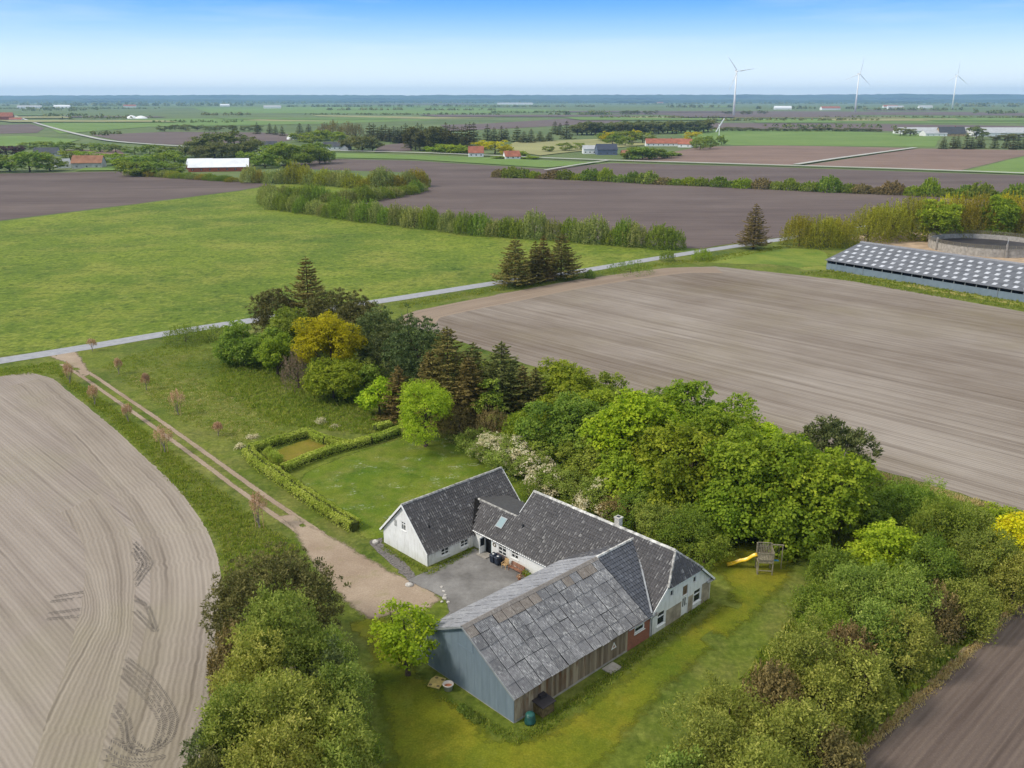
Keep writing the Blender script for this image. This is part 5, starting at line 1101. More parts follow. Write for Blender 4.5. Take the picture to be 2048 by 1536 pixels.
def far_house(name, px, pb, L_, W_, eave, rise, rz, wall, roof, label, cat, group=None, wins=4, chimney=False, doors=1):
    x, y = G(px, pb); t = empty(name, (x, y, 0), rz, label, cat, group); hl, hw = L_ / 2, W_ / 2
    hs_ = []; n = wins
    for i in range(n): c = -hl + L_ * (i + .5) / n; hs_.append((c - .6, c + .6, .9 if eave > 2 else .6, min(eave - .3, 2.1)))
    w = MB(); wall_holes(w, 'x', -hw, .3, -hl, hl, -.1, eave, hs_); w.box(-hl, hl, hw - .3, hw, -.1, eave); w.box(-hl, -hl + .3, -hw + .3, hw - .3, -.1, eave); w.box(hl - .3, hl, -hw + .3, hw - .3, -.1, eave)
    for xx in (-hl, hl - .3): w.prism([(xx, -hw, eave), (xx, hw, eave), (xx, 0, eave + rise)], (.3, 0, 0))
    w.obj('wall', MWALL[wall], t)
    o = .4; k = rise / hw; m_ = MB(); m_.prism([(-hl - o, -hw - o, eave - o * k + .05), (hl + o, -hw - o, eave - o * k + .05), (hl + o, 0, eave + rise + .05), (-hl - o, 0, eave + rise + .05)], (0, 0, .18)); m_.prism([(-hl - o, hw + o, eave - o * k + .05), (hl + o, hw + o, eave - o * k + .05), (hl + o, 0, eave + rise + .05), (-hl - o, 0, eave + rise + .05)], (0, 0, .18)); ro = m_.obj('roof', MR[roof], t)
    if chimney: MB().box(-.4 + hl * .3, .4 + hl * .3, -.35, .35, eave + rise - .6, eave + rise + 1.2).obj('chimney', MWALL['red'], ro)
    for i, h_ in enumerate(hs_):
        if i == n // 2 and doors: MB().box(h_[0], h_[1], -hw + .1, -hw + .18, h_[2], h_[3]).obj('door', M['turbine_dark'], t)
        else:
            wo = MB().box(h_[0], h_[1], -hw + .14, -hw + .18, h_[2], h_[3]).obj('window', M['glass'], t); MB().box((h_[0] + h_[1]) / 2 - .06, (h_[0] + h_[1]) / 2 + .06, -hw + .08, -hw + .138, h_[2], h_[3]).obj('window_frame', M['white_paint'], wo)
    return t
far_house('farm_barn', 440, 341, 40, 21, 3.0, 5.0, 0.22, 'red', 'white', 'barn with white sheet roof and red brick wall behind the shelter belt', 'barn', wins=7)
far_house('farm_shed', 402, 336, 17, 26, 3.0, 3.6, 0.22, 'red', 'white', 'white roofed cross shed joined to the red walled barn', 'barn', wins=3)
far_house('farm_barn', 179, 336, 21, 11, 4.0, 4.8, 0.10, 'grey', 'brown', 'old stone coloured barn with brown tiled roof and pale gable', 'barn', wins=3)
far_house('small_house', 126, 336, 10, 7, 2.8, 3.6, 0.6, 'white', 'grey', 'small white house half hidden between trees beside the brown roofed barn', 'house', wins=2)
far_house('village_house', 671, 299, 23, 10, 3.2, 4.0, 0.05, 'white', 'dark', 'white house with dark roof among garden trees', 'house', wins=5, chimney=True)
far_house('village_garage', 692, 301, 10, 8, 2.6, 2.6, 1.4, 'grey', 'dark', 'dark garage beside the white garden house', 'garage', wins=2)
far_house('village_house', 952, 313, 13, 9, 3.4, 5.2, 0.08, 'white', 'red', 'white house with red roof beside the roadside yellow green tree', 'house', wins=3)
far_house('village_house', 1023, 318, 13, 9, 2.4, 4.2, 0.3, 'white', 'red', 'low red roofed house behind a dark garden hedge', 'house', wins=3)
far_house('farm_shed', 1187, 307, 20, 14, 4.2, 3.0, 0.02, 'white', 'grey', 'pale grey roofed shed with a row of windows', 'barn', wins=5)
far_house('farm_barn', 1212, 309, 18, 16, 4.6, 4.6, 0.06, 'blue', 'navy', 'navy roofed barn joined to the pale shed', 'barn', wins=3)
far_house('farm_shed', 1252, 311, 8, 7, 2.6, 2.0, 0.1, 'red', 'brown', 'little red brown shed beside the navy barn', 'shed', wins=2)
far_house('far_farmhouse', 1330, 292, 42, 11, 3.0, 4.6, 0.0, 'white', 'red', 'long white farmhouse with red tiled roof', 'house', wins=8, chimney=True)
far_house('far_farmhouse', 1372, 294, 14, 18, 3.2, 5.0, -0.35, 'white', 'red', 'white gabled end wing of the red roofed farmhouse', 'house', wins=2)
far_house('far_shed', 1935, 268, 200, 36, 4.5, 4.5, -0.02, 'white', 'grey', 'very long pale livestock shed on the far farm', 'barn', wins=24)
far_house('far_shed', 1985, 272, 70, 32, 4.5, 6.0, 0.1, 'white', 'grey', 'pale shed with a white gable beside the long livestock shed', 'barn', wins=6)
far_house('far_farmhouse', 1900, 272, 36, 14, 3.5, 8.5, 0.05, 'yellow', 'dark', 'yellow brick farmhouse with dark roof before the long shed', 'house', wins=6, chimney=True)
far_house('far_shed', 1866, 272, 30, 18, 3.5, 4.5, 0.05, 'white', 'grey', 'low pale shed left of the dark roofed farmhouse', 'shed', wins=4)
far_house('far_barn', 12, 241, 34, 16, 9, 9, 0.3, 'red', 'red', 'red far barn by the road on the plain', 'barn', wins=5)
far_house('far_barn', 32, 242, 26, 12, 3.5, 4, 0.3, 'white', 'red', 'low white walled shed beside the red far barn', 'barn', wins=4)
far_house('small_house', 540, 297, 14, 9, 3.0, 4.0, 0.2, 'white', 'dark', 'white house almost hidden among the leafy trees', 'house', wins=3)
far_house('small_house', 95, 312, 20, 9, 3.0, 4.2, 0.1, 'grey', 'dark', 'dark roofed house behind round garden trees', 'house', wins=3)
rngh = np.random.default_rng(4)
for i, (px, pb, L_) in enumerate([(60, 217, 120), (125, 216, 90), (260, 215, 70), (1030, 209, 330), (1200, 206, 60), (1320, 207, 70), (545, 217, 90), (1565, 219, 80), (1660, 220, 90), (1790, 218, 80), (450, 213, 60), (1780, 216, 80), (1850, 217, 70)]):
    far_house('distant_farm', px, pb, L_, 24, 8, 8, rngh.uniform(-.2, .2), 'white', ['grey', 'white', 'red'][i % 3], 'tiny pale farm building far out on the plain', 'building', 'farm buildings far out on the plain', wins=3)
mx, my = G(272, 237)
mt = empty('white_clamp', (mx, my, 0), 0.0, 'white sheeted mounds on the green plain', 'mound')
for dx, dy, sx, sz in ((-11, 0, 15, 8), (12, 3, 17, 7)):
    MB().lathe([(1, 0), (.85, .35), (.5, .75), (.15, .97), (0, 1)], 18).obj('sheeted_mound', M['far_white'], mt, True, loc=(dx, dy, 0)).scale = (sx, 14, sz)
dx_, dy_ = G(585, 279); dm = MB().lathe([(7, 0), (6.8, 2), (5.6, 4), (3, 5.6), (0, 6)], 20).obj('white_dome', M['far_white'], None, True, loc=(dx_, dy_, 0)); tag(dm, 'small white dome roofed tank among trees', 'tank')

# ------------------------------------------------------------------ wind turbines
def turbine(px, pb, hub_py, R_, rot0, yaw, label, lean=0.0):
    x, y = G(px, pb); H = ht(px, pb, hub_py); t = empty('wind_turbine', (x, y, 0), yaw, label, 'wind turbine', 'white wind turbines on the plain')
    tw = MB(); tw.tube([(0, 0, -1), (0, 0, H * .5), (0, 0, H)], [3.4, 2.7, 2.0], 20); tw.obj('tower', M['turbine'], t, True)
    n = MB(); n.box(-2.0, 2.0, -4.5, 8.5, H + .2, H + 4.2); no = n.obj('nacelle', M['turbine'], t); MB().box(-1.2, 1.2, 5.5, 8.6, H + 4.21, H + 5.6).obj('cooler', M['turbine_dark'], no)
    hb = MB(); hb.tube([(0, -4.5, H + 2.2), (0, -6.5, H + 2.2), (0, -7.8, H + 2.2)], [2.0, 1.9, .6], 14); hb.obj('hub', M['turbine'], t, True)
    bm = MB(); st = [(0, 1.0, .9), (.06, 1.1, .8), (.2, 2.3, .5), (.45, 1.6, .32), (.75, 1.0, .2), (1.0, .25, .06)]; vs = []; fs = []
    for f, ch_, th_ in st: vs += [(-ch_ * .4, -th_, f * R_), (ch_ * .2, -th_ * .8, f * R_), (ch_ * .8, 0, f * R_), (ch_ * .2, th_, f * R_), (-ch_ * .4, th_, f * R_)]
    for i in range(len(st) - 1):
        for k in range(5): fs.append((i * 5 + k, i * 5 + (k + 1) % 5, (i + 1) * 5 + (k + 1) % 5, (i + 1) * 5 + k))
    fs.append(tuple(range(25, 30))); bm.add(vs, fs); bme = bm.mesh('blade', M['turbine'], True)
    for k in range(3):
        o = link('blade', bme, t, (0, -6.0, H + 2.2)); o.rotation_euler = (0, rot0 + k * 2 * math.pi / 3, 0)
    return t
turbine(1467, 232, 144, 56, math.radians(-158), 0.15, 'white wind turbine standing beside a row of dark trees')
turbine(1710, 224, 149, 66, math.radians(10), 0.25, 'white wind turbine on the plain between two others')
turbine(1904, 220, 152, 70, math.radians(-118), 0.3, 'white wind turbine behind the long pale livestock shed')
turbine(2053, 216, 158, 86, math.radians(-160), 0.3, 'white wind turbine with only a blade tip in view')
x, y = G(1437, 286); st = empty('small_wind_turbine', (x, y, 0), 0.2, 'slim farm wind turbine with two white blades at the paddock edge', 'wind turbine'); SH = ht(1437, 286, 251)
m_ = MB(); m_.tube([(0, 0, -1), (0, 0, SH)], [.42, .26], 10); m_.obj('tower', M['turbine'], st, True); MB().box(-.5, .5, -1.2, 1.6, SH, SH + 1).obj('nacelle', M['turbine'], st)
for s_ in (1, -1): m_ = MB(); m_.bar((0, -1.4, SH + .5), (s_ * 4.6, -1.4, SH + .5 + s_ * 7.5), .5, 1.1); m_.obj('blade', M['turbine'], st)

# ------------------------------------------------------------------ near trees: the little wood between meadow and house
BR = dict(leaf=0.34, dens=26)
P = plant_px
P('spruce_tree', 'spruce', 'spruce_brown', 622, 676, 512, 128, 1, 'tallest pointed spruce of the roadside wood', 'tree', levels=30, leaf=0.55, k=1.1)
P('pine_tree', 'pine', 'pine_brown', 556, 676, 578, 100, 2, 'dark bushy pine next to the tallest spruce', 'tree')
P('pine_tree', 'pine', 'pine_brown', 668, 694, 578, 104, 3, 'grey brown conifer between the tallest spruce and the golden tree', 'tree')
P('pine_tree', 'pine', 'pine_brown', 722, 712, 588, 104, 4, 'dark conifer behind the golden tree, beside the road', 'tree')
P('pine_tree', 'pine', 'pine', 758, 745, 616, 112, 5, 'dark green pine right against the golden tree', 'tree', cb=0.05)
P('leafy_tree', 'broad', 'green', 578, 716, 620, 88, 6, 'fresh green tree in front of the dark bushy pine', 'tree', nc=34, **BR)
P('leafy_shrub', 'broad', 'green', 492, 728, 648, 104, 7, 'broad dark green shrub at the meadow end of the wood', 'shrub', nc=30, cb=0.0, **BR)
P('leafy_shrub', 'broad', 'maple', 556, 752, 668, 78, 8, 'upright bright green shrub in front of the broad dark green one', 'shrub', nc=26, cb=0.0, **BR)
P('golden_tree', 'broad', 'golden', 665, 768, 628, 152, 9, 'golden yellow round tree in the middle of the wood', 'tree', nc=46, cb=0.18, leaf=0.3, dens=30)
P('bare_shrub', 'willow', 'twig', 597, 776, 690, 72, 10, 'bare grey twiggy shrub below the golden tree', 'shrub', ns=120, leaf=0.42, asp=0.12, fill=0.3)
P('leafy_tree', 'broad', 'maple', 668, 800, 718, 116, 11, 'bright green low tree in front of the golden tree', 'tree', nc=34, cb=0.02, **BR)
P('leafy_shrub', 'broad', 'maple_yellow', 760, 830, 752, 74, 12, 'yellow green upright shrub at the garden side of the wood', 'shrub', nc=24, cb=0.0, **BR)
P('pine_tree', 'pine', 'pine', 836, 800, 628, 138, 13, 'big blue green pine with a rounded top', 'tree', nc=70, cb=0.05)
P('spruce_tree', 'spruce', 'spruce_brown', 898, 842, 652, 175, 14, 'brown tinged spruce beside the big blue green pine', 'tree', levels=28, k=1.2)
P('spruce_tree', 'spruce', 'spruce', 948, 838, 684, 130, 15, 'thin dark spruce with a spiky top amid the spruces', 'tree', levels=26)
P('spruce_tree', 'spruce', 'spruce', 1004, 848, 682, 180, 16, 'wide dark spruce at the field edge of the wood', 'tree', levels=28, k=1.2)
P('spruce_tree', 'spruce', 'spruce_brown', 1044, 852, 728, 96, 17, 'short brown spruce beside the wide dark spruce', 'tree', levels=22)
P('leafy_shrub', 'broad', 'green', 975, 868, 745, 64, 18, 'green leafy growth climbing among the dark spruces', 'shrub', nc=20, cb=0.0, **BR)
P('spruce_tree', 'spruce', 'spruce_brown', 800, 836, 730, 96, 19, 'low brown spruce behind the yellow green shrub', 'tree', levels=20)
P('bare_shrub', 'willow', 'twiggy', 920, 878, 800, 90, 20, 'grey olive twiggy shrub under the brown spruces', 'shrub', ns=120, asp=0.2)
P('bare_shrub', 'willow', 'twiggy', 985, 888, 806, 96, 21, 'wide olive twiggy shrub next to the white flowered border', 'shrub', ns=130, asp=0.2)
P('lime_tree', 'broad', 'lime', 852, 893, 764, 112, 22, 'lone lime green young tree on the garden lawn', 'tree', nc=44, cb=0.16, leaf=0.22, dens=26, spread=1.0)
P('low_bush', 'willow', 'green', 372, 684, 646, 96, 23, 'low dark bush by the road at the wood end', 'bush', ns=110, cb=0.0)
P('low_bush', 'willow', 'olivegreen', 432, 676, 650, 84, 24, 'low grey green bush beside the road next to the dark one', 'bush', ns=90, cb=0.0)
# the maple belt behind the house
P('leafy_tree', 'broad', 'maple', 1122, 852, 730, 165, 30, 'round green tree at the wood end of the maple belt', 'tree', nc=48, cb=0.05, **BR)
P('leafy_shrub', 'broad', 'green', 1222, 800, 745, 62, 31, 'thin pale shrub at the field edge behind the maples', 'shrub', nc=18, cb=0.0, **BR)
P('leafy_tree', 'broad', 'green', 1140, 920, 788, 190, 32, 'soft green tree between round tree and maples', 'tree', nc=46, cb=0.0, **BR)
P('leafy_shrub', 'broad', 'maple', 1026, 872, 832, 92, 33, 'bright low green shrub above the white flowered border', 'shrub', nc=22, cb=0.0, **BR)
P('leafy_tree', 'broad', 'green', 1100, 938, 862, 130, 34, 'leafy green shrub tree in front of the soft green tree', 'tree', nc=36, cb=0.0, **BR)
P('maple_tree', 'broad', 'maple_yellow', 1258, 965, 795, 205, 35, 'yellow green maple crown highest in the belt behind the house', 'tree', nc=60, cb=0.03, leaf=0.42, dens=22)
P('maple_tree', 'broad', 'maple', 1400, 935, 770, 210, 36, 'green maple at the back of the belt by the field', 'tree', nc=54, cb=0.05, leaf=0.40, dens=22)
P('maple_tree', 'broad', 'green', 1310, 880, 782, 120, 37, 'dull green tree at the field edge behind the yellow green maple', 'tree', nc=34, cb=0.05, **BR)
P('maple_tree', 'broad', 'maple', 1375, 1022, 840, 230, 38, 'large full green maple in the middle of the belt', 'tree', nc=64, cb=0.02, leaf=0.42, dens=22)
P('maple_tree', 'broad', 'maple', 1500, 1062, 855, 230, 39, 'dense green maple above the play tower', 'tree', nc=64, cb=0.02, leaf=0.42, dens=22)
P('maple_tree', 'broad', 'maple_yellow', 1500, 985, 836, 150, 40, 'yellow tipped maple top between the dense maples', 'tree', nc=40, cb=0.1, leaf=0.40, dens=22)
P('maple_tree', 'broad', 'maple', 1622, 1078, 885, 180, 41, 'last big maple of the belt, beside the broad dark pine', 'tree', nc=60, cb=0.0, leaf=0.42, dens=22)
P('maple_tree', 'broad', 'maple', 1268, 1012, 900, 150, 42, 'lower green maple bough mass behind the chimney', 'tree', nc=44, cb=0.0, leaf=0.40, dens=22)
P('maple_tree', 'broad', 'maple', 1560, 1090, 980, 160, 43, 'low hanging green maple behind the play tower', 'tree', nc=40, cb=0.0, leaf=0.40, dens=22)
P('pine_tree', 'pine', 'pine', 1652, 985, 842, 165, 44, 'broad dark green pine at the far end of the maple belt', 'tree', leaf=0.5)
P('fir_tree', 'spruce', 'spruce', 1700, 1010, 905, 120, 45, 'low olive fir at the field corner beside the broad dark pine', 'tree', levels=18, k=1.1)
P('pine_tree', 'pine', 'pine', 800, 770, 640, 110, 25, 'blue green pine tucked between golden tree and big pine', 'tree', nc=60, cb=0.0)
P('pine_tree', 'pine', 'pine_brown', 640, 700, 606, 84, 26, 'brown green conifer filling in below the tallest spruce', 'tree', nc=50, cb=0.0)
P('leafy_shrub', 'broad', 'green', 532, 735, 650, 80, 27, 'green shrub squeezed between broad shrub and fresh green tree', 'shrub', nc=24, cb=0.0, **BR)
P('spruce_tree', 'spruce', 'spruce_brown', 862, 836, 700, 110, 28, 'brown spruce leaning on the big blue green pine', 'tree', levels=24, k=1.1)
P('leafy_shrub', 'broad', 'green', 730, 800, 735, 70, 29, 'dark green shrub between bright low tree and yellow green shrub', 'shrub', nc=22, cb=0.0, **BR)
P('leafy_tree', 'broad', 'green', 1200, 950, 830, 130, 46, 'green tree filling the belt behind the chimney hawthorns', 'tree', nc=40, cb=0.0, **BR)
P('maple_tree', 'broad', 'maple', 1460, 1075, 960, 150, 47, 'low green maple boughs above the rounded border shrub', 'tree', nc=44, cb=0.0, leaf=0.40, dens=22)
P('leafy_tree', 'broad', 'maple', 1190, 885, 770, 110, 48, 'light green tree behind the soft green one at the field', 'tree', nc=32, cb=0.0, **BR)
P('maple_tree', 'broad', 'maple', 1330, 945, 815, 170, 49, 'full maple between yellow green maple and the back one', 'tree', nc=50, cb=0.0, leaf=0.40)
P('maple_tree', 'broad', 'maple', 1440, 985, 830, 190, 72, 'green maple filling the middle of the belt top', 'tree', nc=54, cb=0.0, leaf=0.40)
P('maple_tree', 'broad', 'maple', 1570, 1020, 868, 170, 73, 'green maple crown tucked before the broad dark pine', 'tree', nc=50, cb=0.0, leaf=0.40)
P('leafy_tree', 'broad', 'maple', 1056, 908, 832, 110, 74, 'fresh green tree behind the thickest hawthorn blossom', 'tree', nc=36, cb=0.0, **BR)
P('leafy_tree', 'broad', 'green', 1185, 968, 872, 130, 75, 'mid green tree behind the olive border shrub', 'tree', nc=40, cb=0.0, **BR)
P('spruce_tree', 'spruce', 'spruce_brown', 940, 862, 710, 120, 76, 'shaggy brown spruce in front of the thin dark one', 'tree', levels=26, k=1.2)
P('spruce_tree', 'spruce', 'spruce', 1070, 858, 735, 100, 77, 'olive spruce next to the round green tree', 'tree', levels=24, k=1.1)
# flowering border along the garden
for i, (px, pb, pt, w_, leaf, lab) in enumerate([
    (950, 895, 862, 74, 'olivegreen', 'grey green border shrub nearest the lone lime tree'), (985, 915, 872, 78, 'hawthorn', 'cream flowered hawthorn, first of the garden border'),
    (1022, 932, 880, 84, 'hawthorn', 'cream flowered hawthorn, thickest with blossom'), (1062, 952, 900, 80, 'hawthorn', 'cream flowered hawthorn behind the white wing'),
    (1102, 975, 935, 70, 'hawthorn', 'cream flowered hawthorn at the ridge end of the farmhouse'), (1148, 992, 945, 84, 'olivegreen', 'olive border shrub with few flowers'),
    (1190, 1012, 962, 80, 'hawthorn', 'sparse flowered hawthorn behind the farmhouse ridge'), (1232, 1030, 985, 74, 'twiggy', 'brownish border shrub above the chimney'),
    (1272, 1048, 990, 84, 'green', 'green border shrub to the right of the chimney'), (1312, 1075, 1005, 96, 'olivegreen', 'soft green shrub beyond the chimney'),
    (1358, 1098, 1030, 96, 'green', 'green shrub behind the half hip roof'), (1408, 1116, 1062, 92, 'green', 'rounded green shrub at the edge of the play lawn'), (1345, 1050, 985, 90, 'green', 'dark green shrub under the maples')]):
    e = P('border_shrub', 'broad', 'olivegreen' if leaf == 'hawthorn' else leaf, px, pb + 9, pt, w_ * 1.25, 50 + i, lab, 'shrub', 'shrubs of the garden border', cb=0.0, nc=26, leaf=0.22, asp=0.5, sub=0.36, vert=.1)
    if leaf == 'hawthorn':
        L, _ = crown_broad(np.random.default_rng(900 + i), ht(px, pb + 9, pt) * 1.04, wid(px, pb, w_ * 1.27), cb=0.0, nc=int(26 - 1.2 * i), leaf=0.2, asp=0.8, sub=0.34, dens=14, per=10); link('blossom', L.mesh('blossom', LM['white']), e)
P('thin_shrub', 'willow', 'green', 1056, 1000, 955, 56, 70, 'thin green shrub between the white wing and the border', 'shrub', ns=60, leaf=0.2)
# maple by the blue gable
P('maple_tree', 'broad', 'maple_yellow', 816, 1350, 1200, 112, 71, 'bright lime green maple in front of the blue barn gable', 'tree', nc=30, cb=0.03, leaf=0.30, dens=24, spread=1.05)
# stand at the gravel yard
SW_ = dict(leaf=0.26, asp=0.4, per=30, up=0.8)
stand = [('pine_tree', 'pine', 'pine_brown', 560, 1290, 1098, 215, 'dark round topped pine at the gravel end of the yard stand'),
 ('pine_tree', 'pine', 'pine_brown', 496, 1305, 1140, 150, 'dark pine leaning over the harrowed field edge'), ('pine_tree', 'pine', 'pine_brown', 606, 1295, 1125, 165, 'dark pine facing the gravel yard'),
 ('willow_tree', 'willow', 'twiggy', 480, 1400, 1235, 120, 'brown half bare tree on the field side of the stand'), ('willow_tree', 'willow', 'olivegreen', 575, 1420, 1200, 170, 'soft green tree just below the dark pines'),
 ('willow_tree', 'willow', 'olivegreen', 640, 1420, 1260, 130, 'soft green tree at the lawn side of the stand'), ('pine_tree', 'pine', 'pine', 670, 1450, 1290, 90, 'small blue green pine inside the yard stand'),
 ('willow_tree', 'willow', 'olive', 520, 1480, 1290, 150, 'olive tree in the middle of the yard stand'), ('bare_shrub', 'willow', 'twig', 590, 1500, 1330, 110, 'grey bare shrub enclosed by the olive trees'),
 ('willow_tree', 'willow', 'olivegreen', 690, 1500, 1330, 110, 'feathery green tree reaching over the lawn'), ('willow_tree', 'willow', 'olive', 600, 1580, 1370, 190, 'broad pale olive tree at the near end of the stand'),
 ('willow_tree', 'willow', 'olivegreen', 480, 1570, 1390, 140, 'green olive tree near the tyre prints'), ('willow_tree', 'willow', 'olive', 690, 1600, 1420, 130, 'pale olive tree above the dark lawn corner'),
 ('pine_tree', 'pine', 'pine', 440, 1580, 1445, 110, 'low dark pine spreading onto the harrowed soil'), ('willow_tree', 'willow', 'olive', 560, 1680, 1460, 200, 'pale olive tree crown cut by the lower picture edge'),
 ('pine_tree', 'pine', 'pine_brown', 430, 1680, 1510, 120, 'dark pine crown cut by the lower picture edge'), ('leafy_shrub', 'willow', 'green', 725, 1560, 1470, 80, 'dark green low shrub at the lawn edge of the stand'), ('willow_tree', 'willow', 'olivegreen', 680, 1680, 1510, 130, 'olive green crown at the lawn corner')]
for i, (nm, k, lf, px, pb, pt, w_, lab) in enumerate(stand):
    opts = dict(leaf=0.26, cb=0.02)
    if lf in ('twig', 'twiggy'): opts = dict(SW_, ns=int(150 + w_ * 1.1)); opts.update(dict(asp=0.14, fill=0.2) if lf == 'twig' else {})
    elif k == 'willow': k = 'broad'; pt -= 14; opts = dict(nc=int(24 + w_ * .2), leaf=0.25, asp=0.46, cb=0.0, sub=0.40, per=15, vert=0.26, upn=.75, dens=22, flat=1.15)
    P(nm, k, lf, px, pb, pt, w_, 80 + i, lab, 'tree' if 'tree' in nm else 'shrub', 'trees of the stand beside the gravel yard', **opts)
# belt along the cultivated field
belt = [('leafy_tree', 'broad', 'lime', 1775, 1150, 1058, 130, 'lime green round tree at the play lawn end of the belt'), ('leafy_tree', 'broad', 'green', 1740, 1060, 985, 90, 'low green tree at the field corner of the belt'),
 ('willow_tree', 'willow', 'green', 1810, 1060, 985, 130, 'green bushy tree by the drilled field'), ('willow_tree', 'willow', 'green', 1870, 1110, 1010, 120, 'dull green tree behind the lime green one'),
 ('willow_tree', 'willow', 'olivegreen', 1930, 1090, 1020, 110, 'soft green tree near the drilled field corner'), ('leafy_tree', 'broad', 'maple', 2010, 1080, 1008, 90, 'bright green tree beside the yellow bush'),
 ('yellow_bush', 'broad', 'yellowbush', 2036, 1146, 1040, 110, 'bright yellow flowering bush at the field corner'), ('willow_tree', 'willow', 'olivegreen', 1960, 1180, 1075, 120, 'grey green tree below the bright green one'),
 ('willow_tree', 'willow', 'green', 1850, 1180, 1090, 120, 'mid green tree in the heart of the belt'), ('willow_tree', 'willow', 'olive', 2020, 1210, 1120, 110, 'olive tree at the cultivated field above the bend'),
 ('leafy_shrub', 'willow', 'green', 1660, 1170, 1110, 100, 'bushy green shrub at the play lawn'), ('leafy_shrub', 'willow', 'green', 1630, 1240, 1180, 90, 'green shrub bulging over the lawn edge'),
 ('willow_tree', 'willow', 'olivegreen', 1720, 1230, 1130, 120, 'soft green tree behind the lawn shrubs'), ('willow_tree', 'willow', 'olivegreen', 1790, 1260, 1150, 120, 'feathery green tree in mid belt'),
 ('willow_tree', 'willow', 'twiggy', 1860, 1260, 1160, 110, 'brownish half leafed tree in mid belt'), ('willow_tree', 'willow', 'olive', 1930, 1260, 1170, 110, 'olive tree overlooking the cultivated field'),
 ('leafy_shrub', 'willow', 'green', 1650, 1300, 1215, 100, 'green shrub below the soft green tree'), ('willow_tree', 'willow', 'olivegreen', 1740, 1330, 1215, 120, 'soft grey green tree beside the brown one'),
 ('willow_tree', 'willow', 'twiggy', 1690, 1360, 1240, 110, 'brown tinged tree in the lower belt'), ('willow_tree', 'willow', 'olive', 1800, 1340, 1230, 120, 'pale olive tree at the dark field edge'),
 ('willow_tree', 'willow', 'olive', 1600, 1400, 1265, 130, 'pale grey olive tree by the lawn bend'), ('willow_tree', 'willow', 'olive', 1720, 1420, 1310, 120, 'olive tree over the dark furrowed field'),
 ('willow_tree', 'willow', 'twiggy', 1540, 1450, 1320, 130, 'brown olive tree near the lower lawn'), ('willow_tree', 'willow', 'olive', 1640, 1470, 1350, 130, 'full olive tree in the lower belt'),
 ('willow_tree', 'willow', 'olive', 1450, 1500, 1375, 140, 'broad pale grey tree at the lower lawn corner'), ('willow_tree', 'willow', 'olive', 1570, 1550, 1420, 150, 'olive tree with layered boughs at the lower belt'),
 ('willow_tree', 'willow', 'olive', 1420, 1590, 1450, 170, 'pale olive crown cut off below beside the lawn'), ('willow_tree', 'willow', 'twiggy', 1660, 1560, 1450, 110, 'brown olive crown near the field edge, cut off below'),
 ('willow_tree', 'willow', 'olive', 1520, 1660, 1500, 170, 'olive crown at the very end of the belt'), ('willow_tree', 'willow', 'olivegreen', 1340, 1640, 1510, 120, 'grey green low crown at the lawn, cut off below')]
for i, (nm, k, lf, px, pb, pt, w_, lab) in enumerate(belt):
    opts = dict(nc=38, cb=0.0, leaf=0.3)
    if lf == 'twiggy': opts = dict(SW_, ns=int(120 + w_ * 1.0), per=28)
    elif k == 'willow': k = 'broad'; pt -= 10; w_ *= .9; opts = dict(nc=int(20 + w_ * .18), leaf=0.26, asp=0.44, cb=0.0, sub=0.42, per=15, vert=0.26, upn=.75, dens=22, flat=1.15)
    P(nm, k, lf, px, pb + 6, pt, w_ * 1.12, 120 + i, lab, 'bush' if 'bush' in nm else 'tree' if 'tree' in nm else 'shrub', 'trees of the belt along the cultivated field', **opts)
# bramble and undergrowth filling the belt floor
rng = np.random.default_rng(33)
def scatter_poly(px, n, rng):
    pts = np.array([G(*p) for p in px]); lo, hi = pts.min(0), pts.max(0); out = []
    while len(out) < n:
        q = rng.uniform(lo, hi, (n * 2, 2)); ins = np.zeros(len(q), bool); j = len(pts) - 1
        for i in range(len(pts)):
            c = ((pts[i, 1] > q[:, 1]) != (pts[j, 1] > q[:, 1])) & (q[:, 0] < (pts[j, 0] - pts[i, 0]) * (q[:, 1] - pts[i, 1]) / (pts[j, 1] - pts[i, 1] + 1e-12) + pts[i, 0]); ins ^= c; j = i
        out += list(q[ins])
    return np.array(out[:n])
def tufts(name, px, n, h, leaf, label, blades=5, seed=1, w=0.10, spread=0.22):
    rng = np.random.default_rng(seed); q = np.repeat(scatter_poly(px, n, rng), blades, 0); m = len(q)
    hh = np.repeat(h * rng.uniform(.45, 1.25, n), blades) * rng.uniform(.6, 1.1, m); L = Leaves()
    ax = unit(np.stack([rng.normal(0, .45, m), rng.normal(0, .45, m), np.ones(m)], 1)); p = np.stack([q[:, 0] + rng.normal(0, spread, m), q[:, 1] + rng.normal(0, spread, m), hh * .46], 1)
    L.add(p, unit(rng.normal(0, 1, (m, 3)) * np.array([1, 1, .3])), ax, hh, np.repeat(rng.normal(.5, .16, n), blades) + rng.normal(0, .14, m), 0.3)
    o = link(name, L.mesh(name, LM[leaf])); return tag(o, label, 'grass', None, 'stuff')
tufts('undergrowth', [(1720, 955), (1850, 990), (2048, 1040), (2120, 1120), (2040, 1196), (1850, 1370), (1650, 1570), (1300, 1620), (1450, 1400), (1620, 1200), (1640, 1090), (1700, 1060)], 5200, 0.75, 'grassblade', 'tall green undergrowth on the belt floor', 6, 1)
tufts('tall_grass', [(450, 700), (560, 740), (760, 830), (800, 870), (700, 868), (560, 850), (430, 780)], 3400, 0.55, 'grassblade', 'tall fresh grass along the foot of the wood', 5, 2)
tufts('rough_grass_tufts', [(200, 730), (330, 690), (450, 700), (440, 790), (600, 850), (640, 868), (500, 900), (360, 840)], 3000, 0.32, 'grassblade', 'rough grass tufts beside the drive', 5, 3)
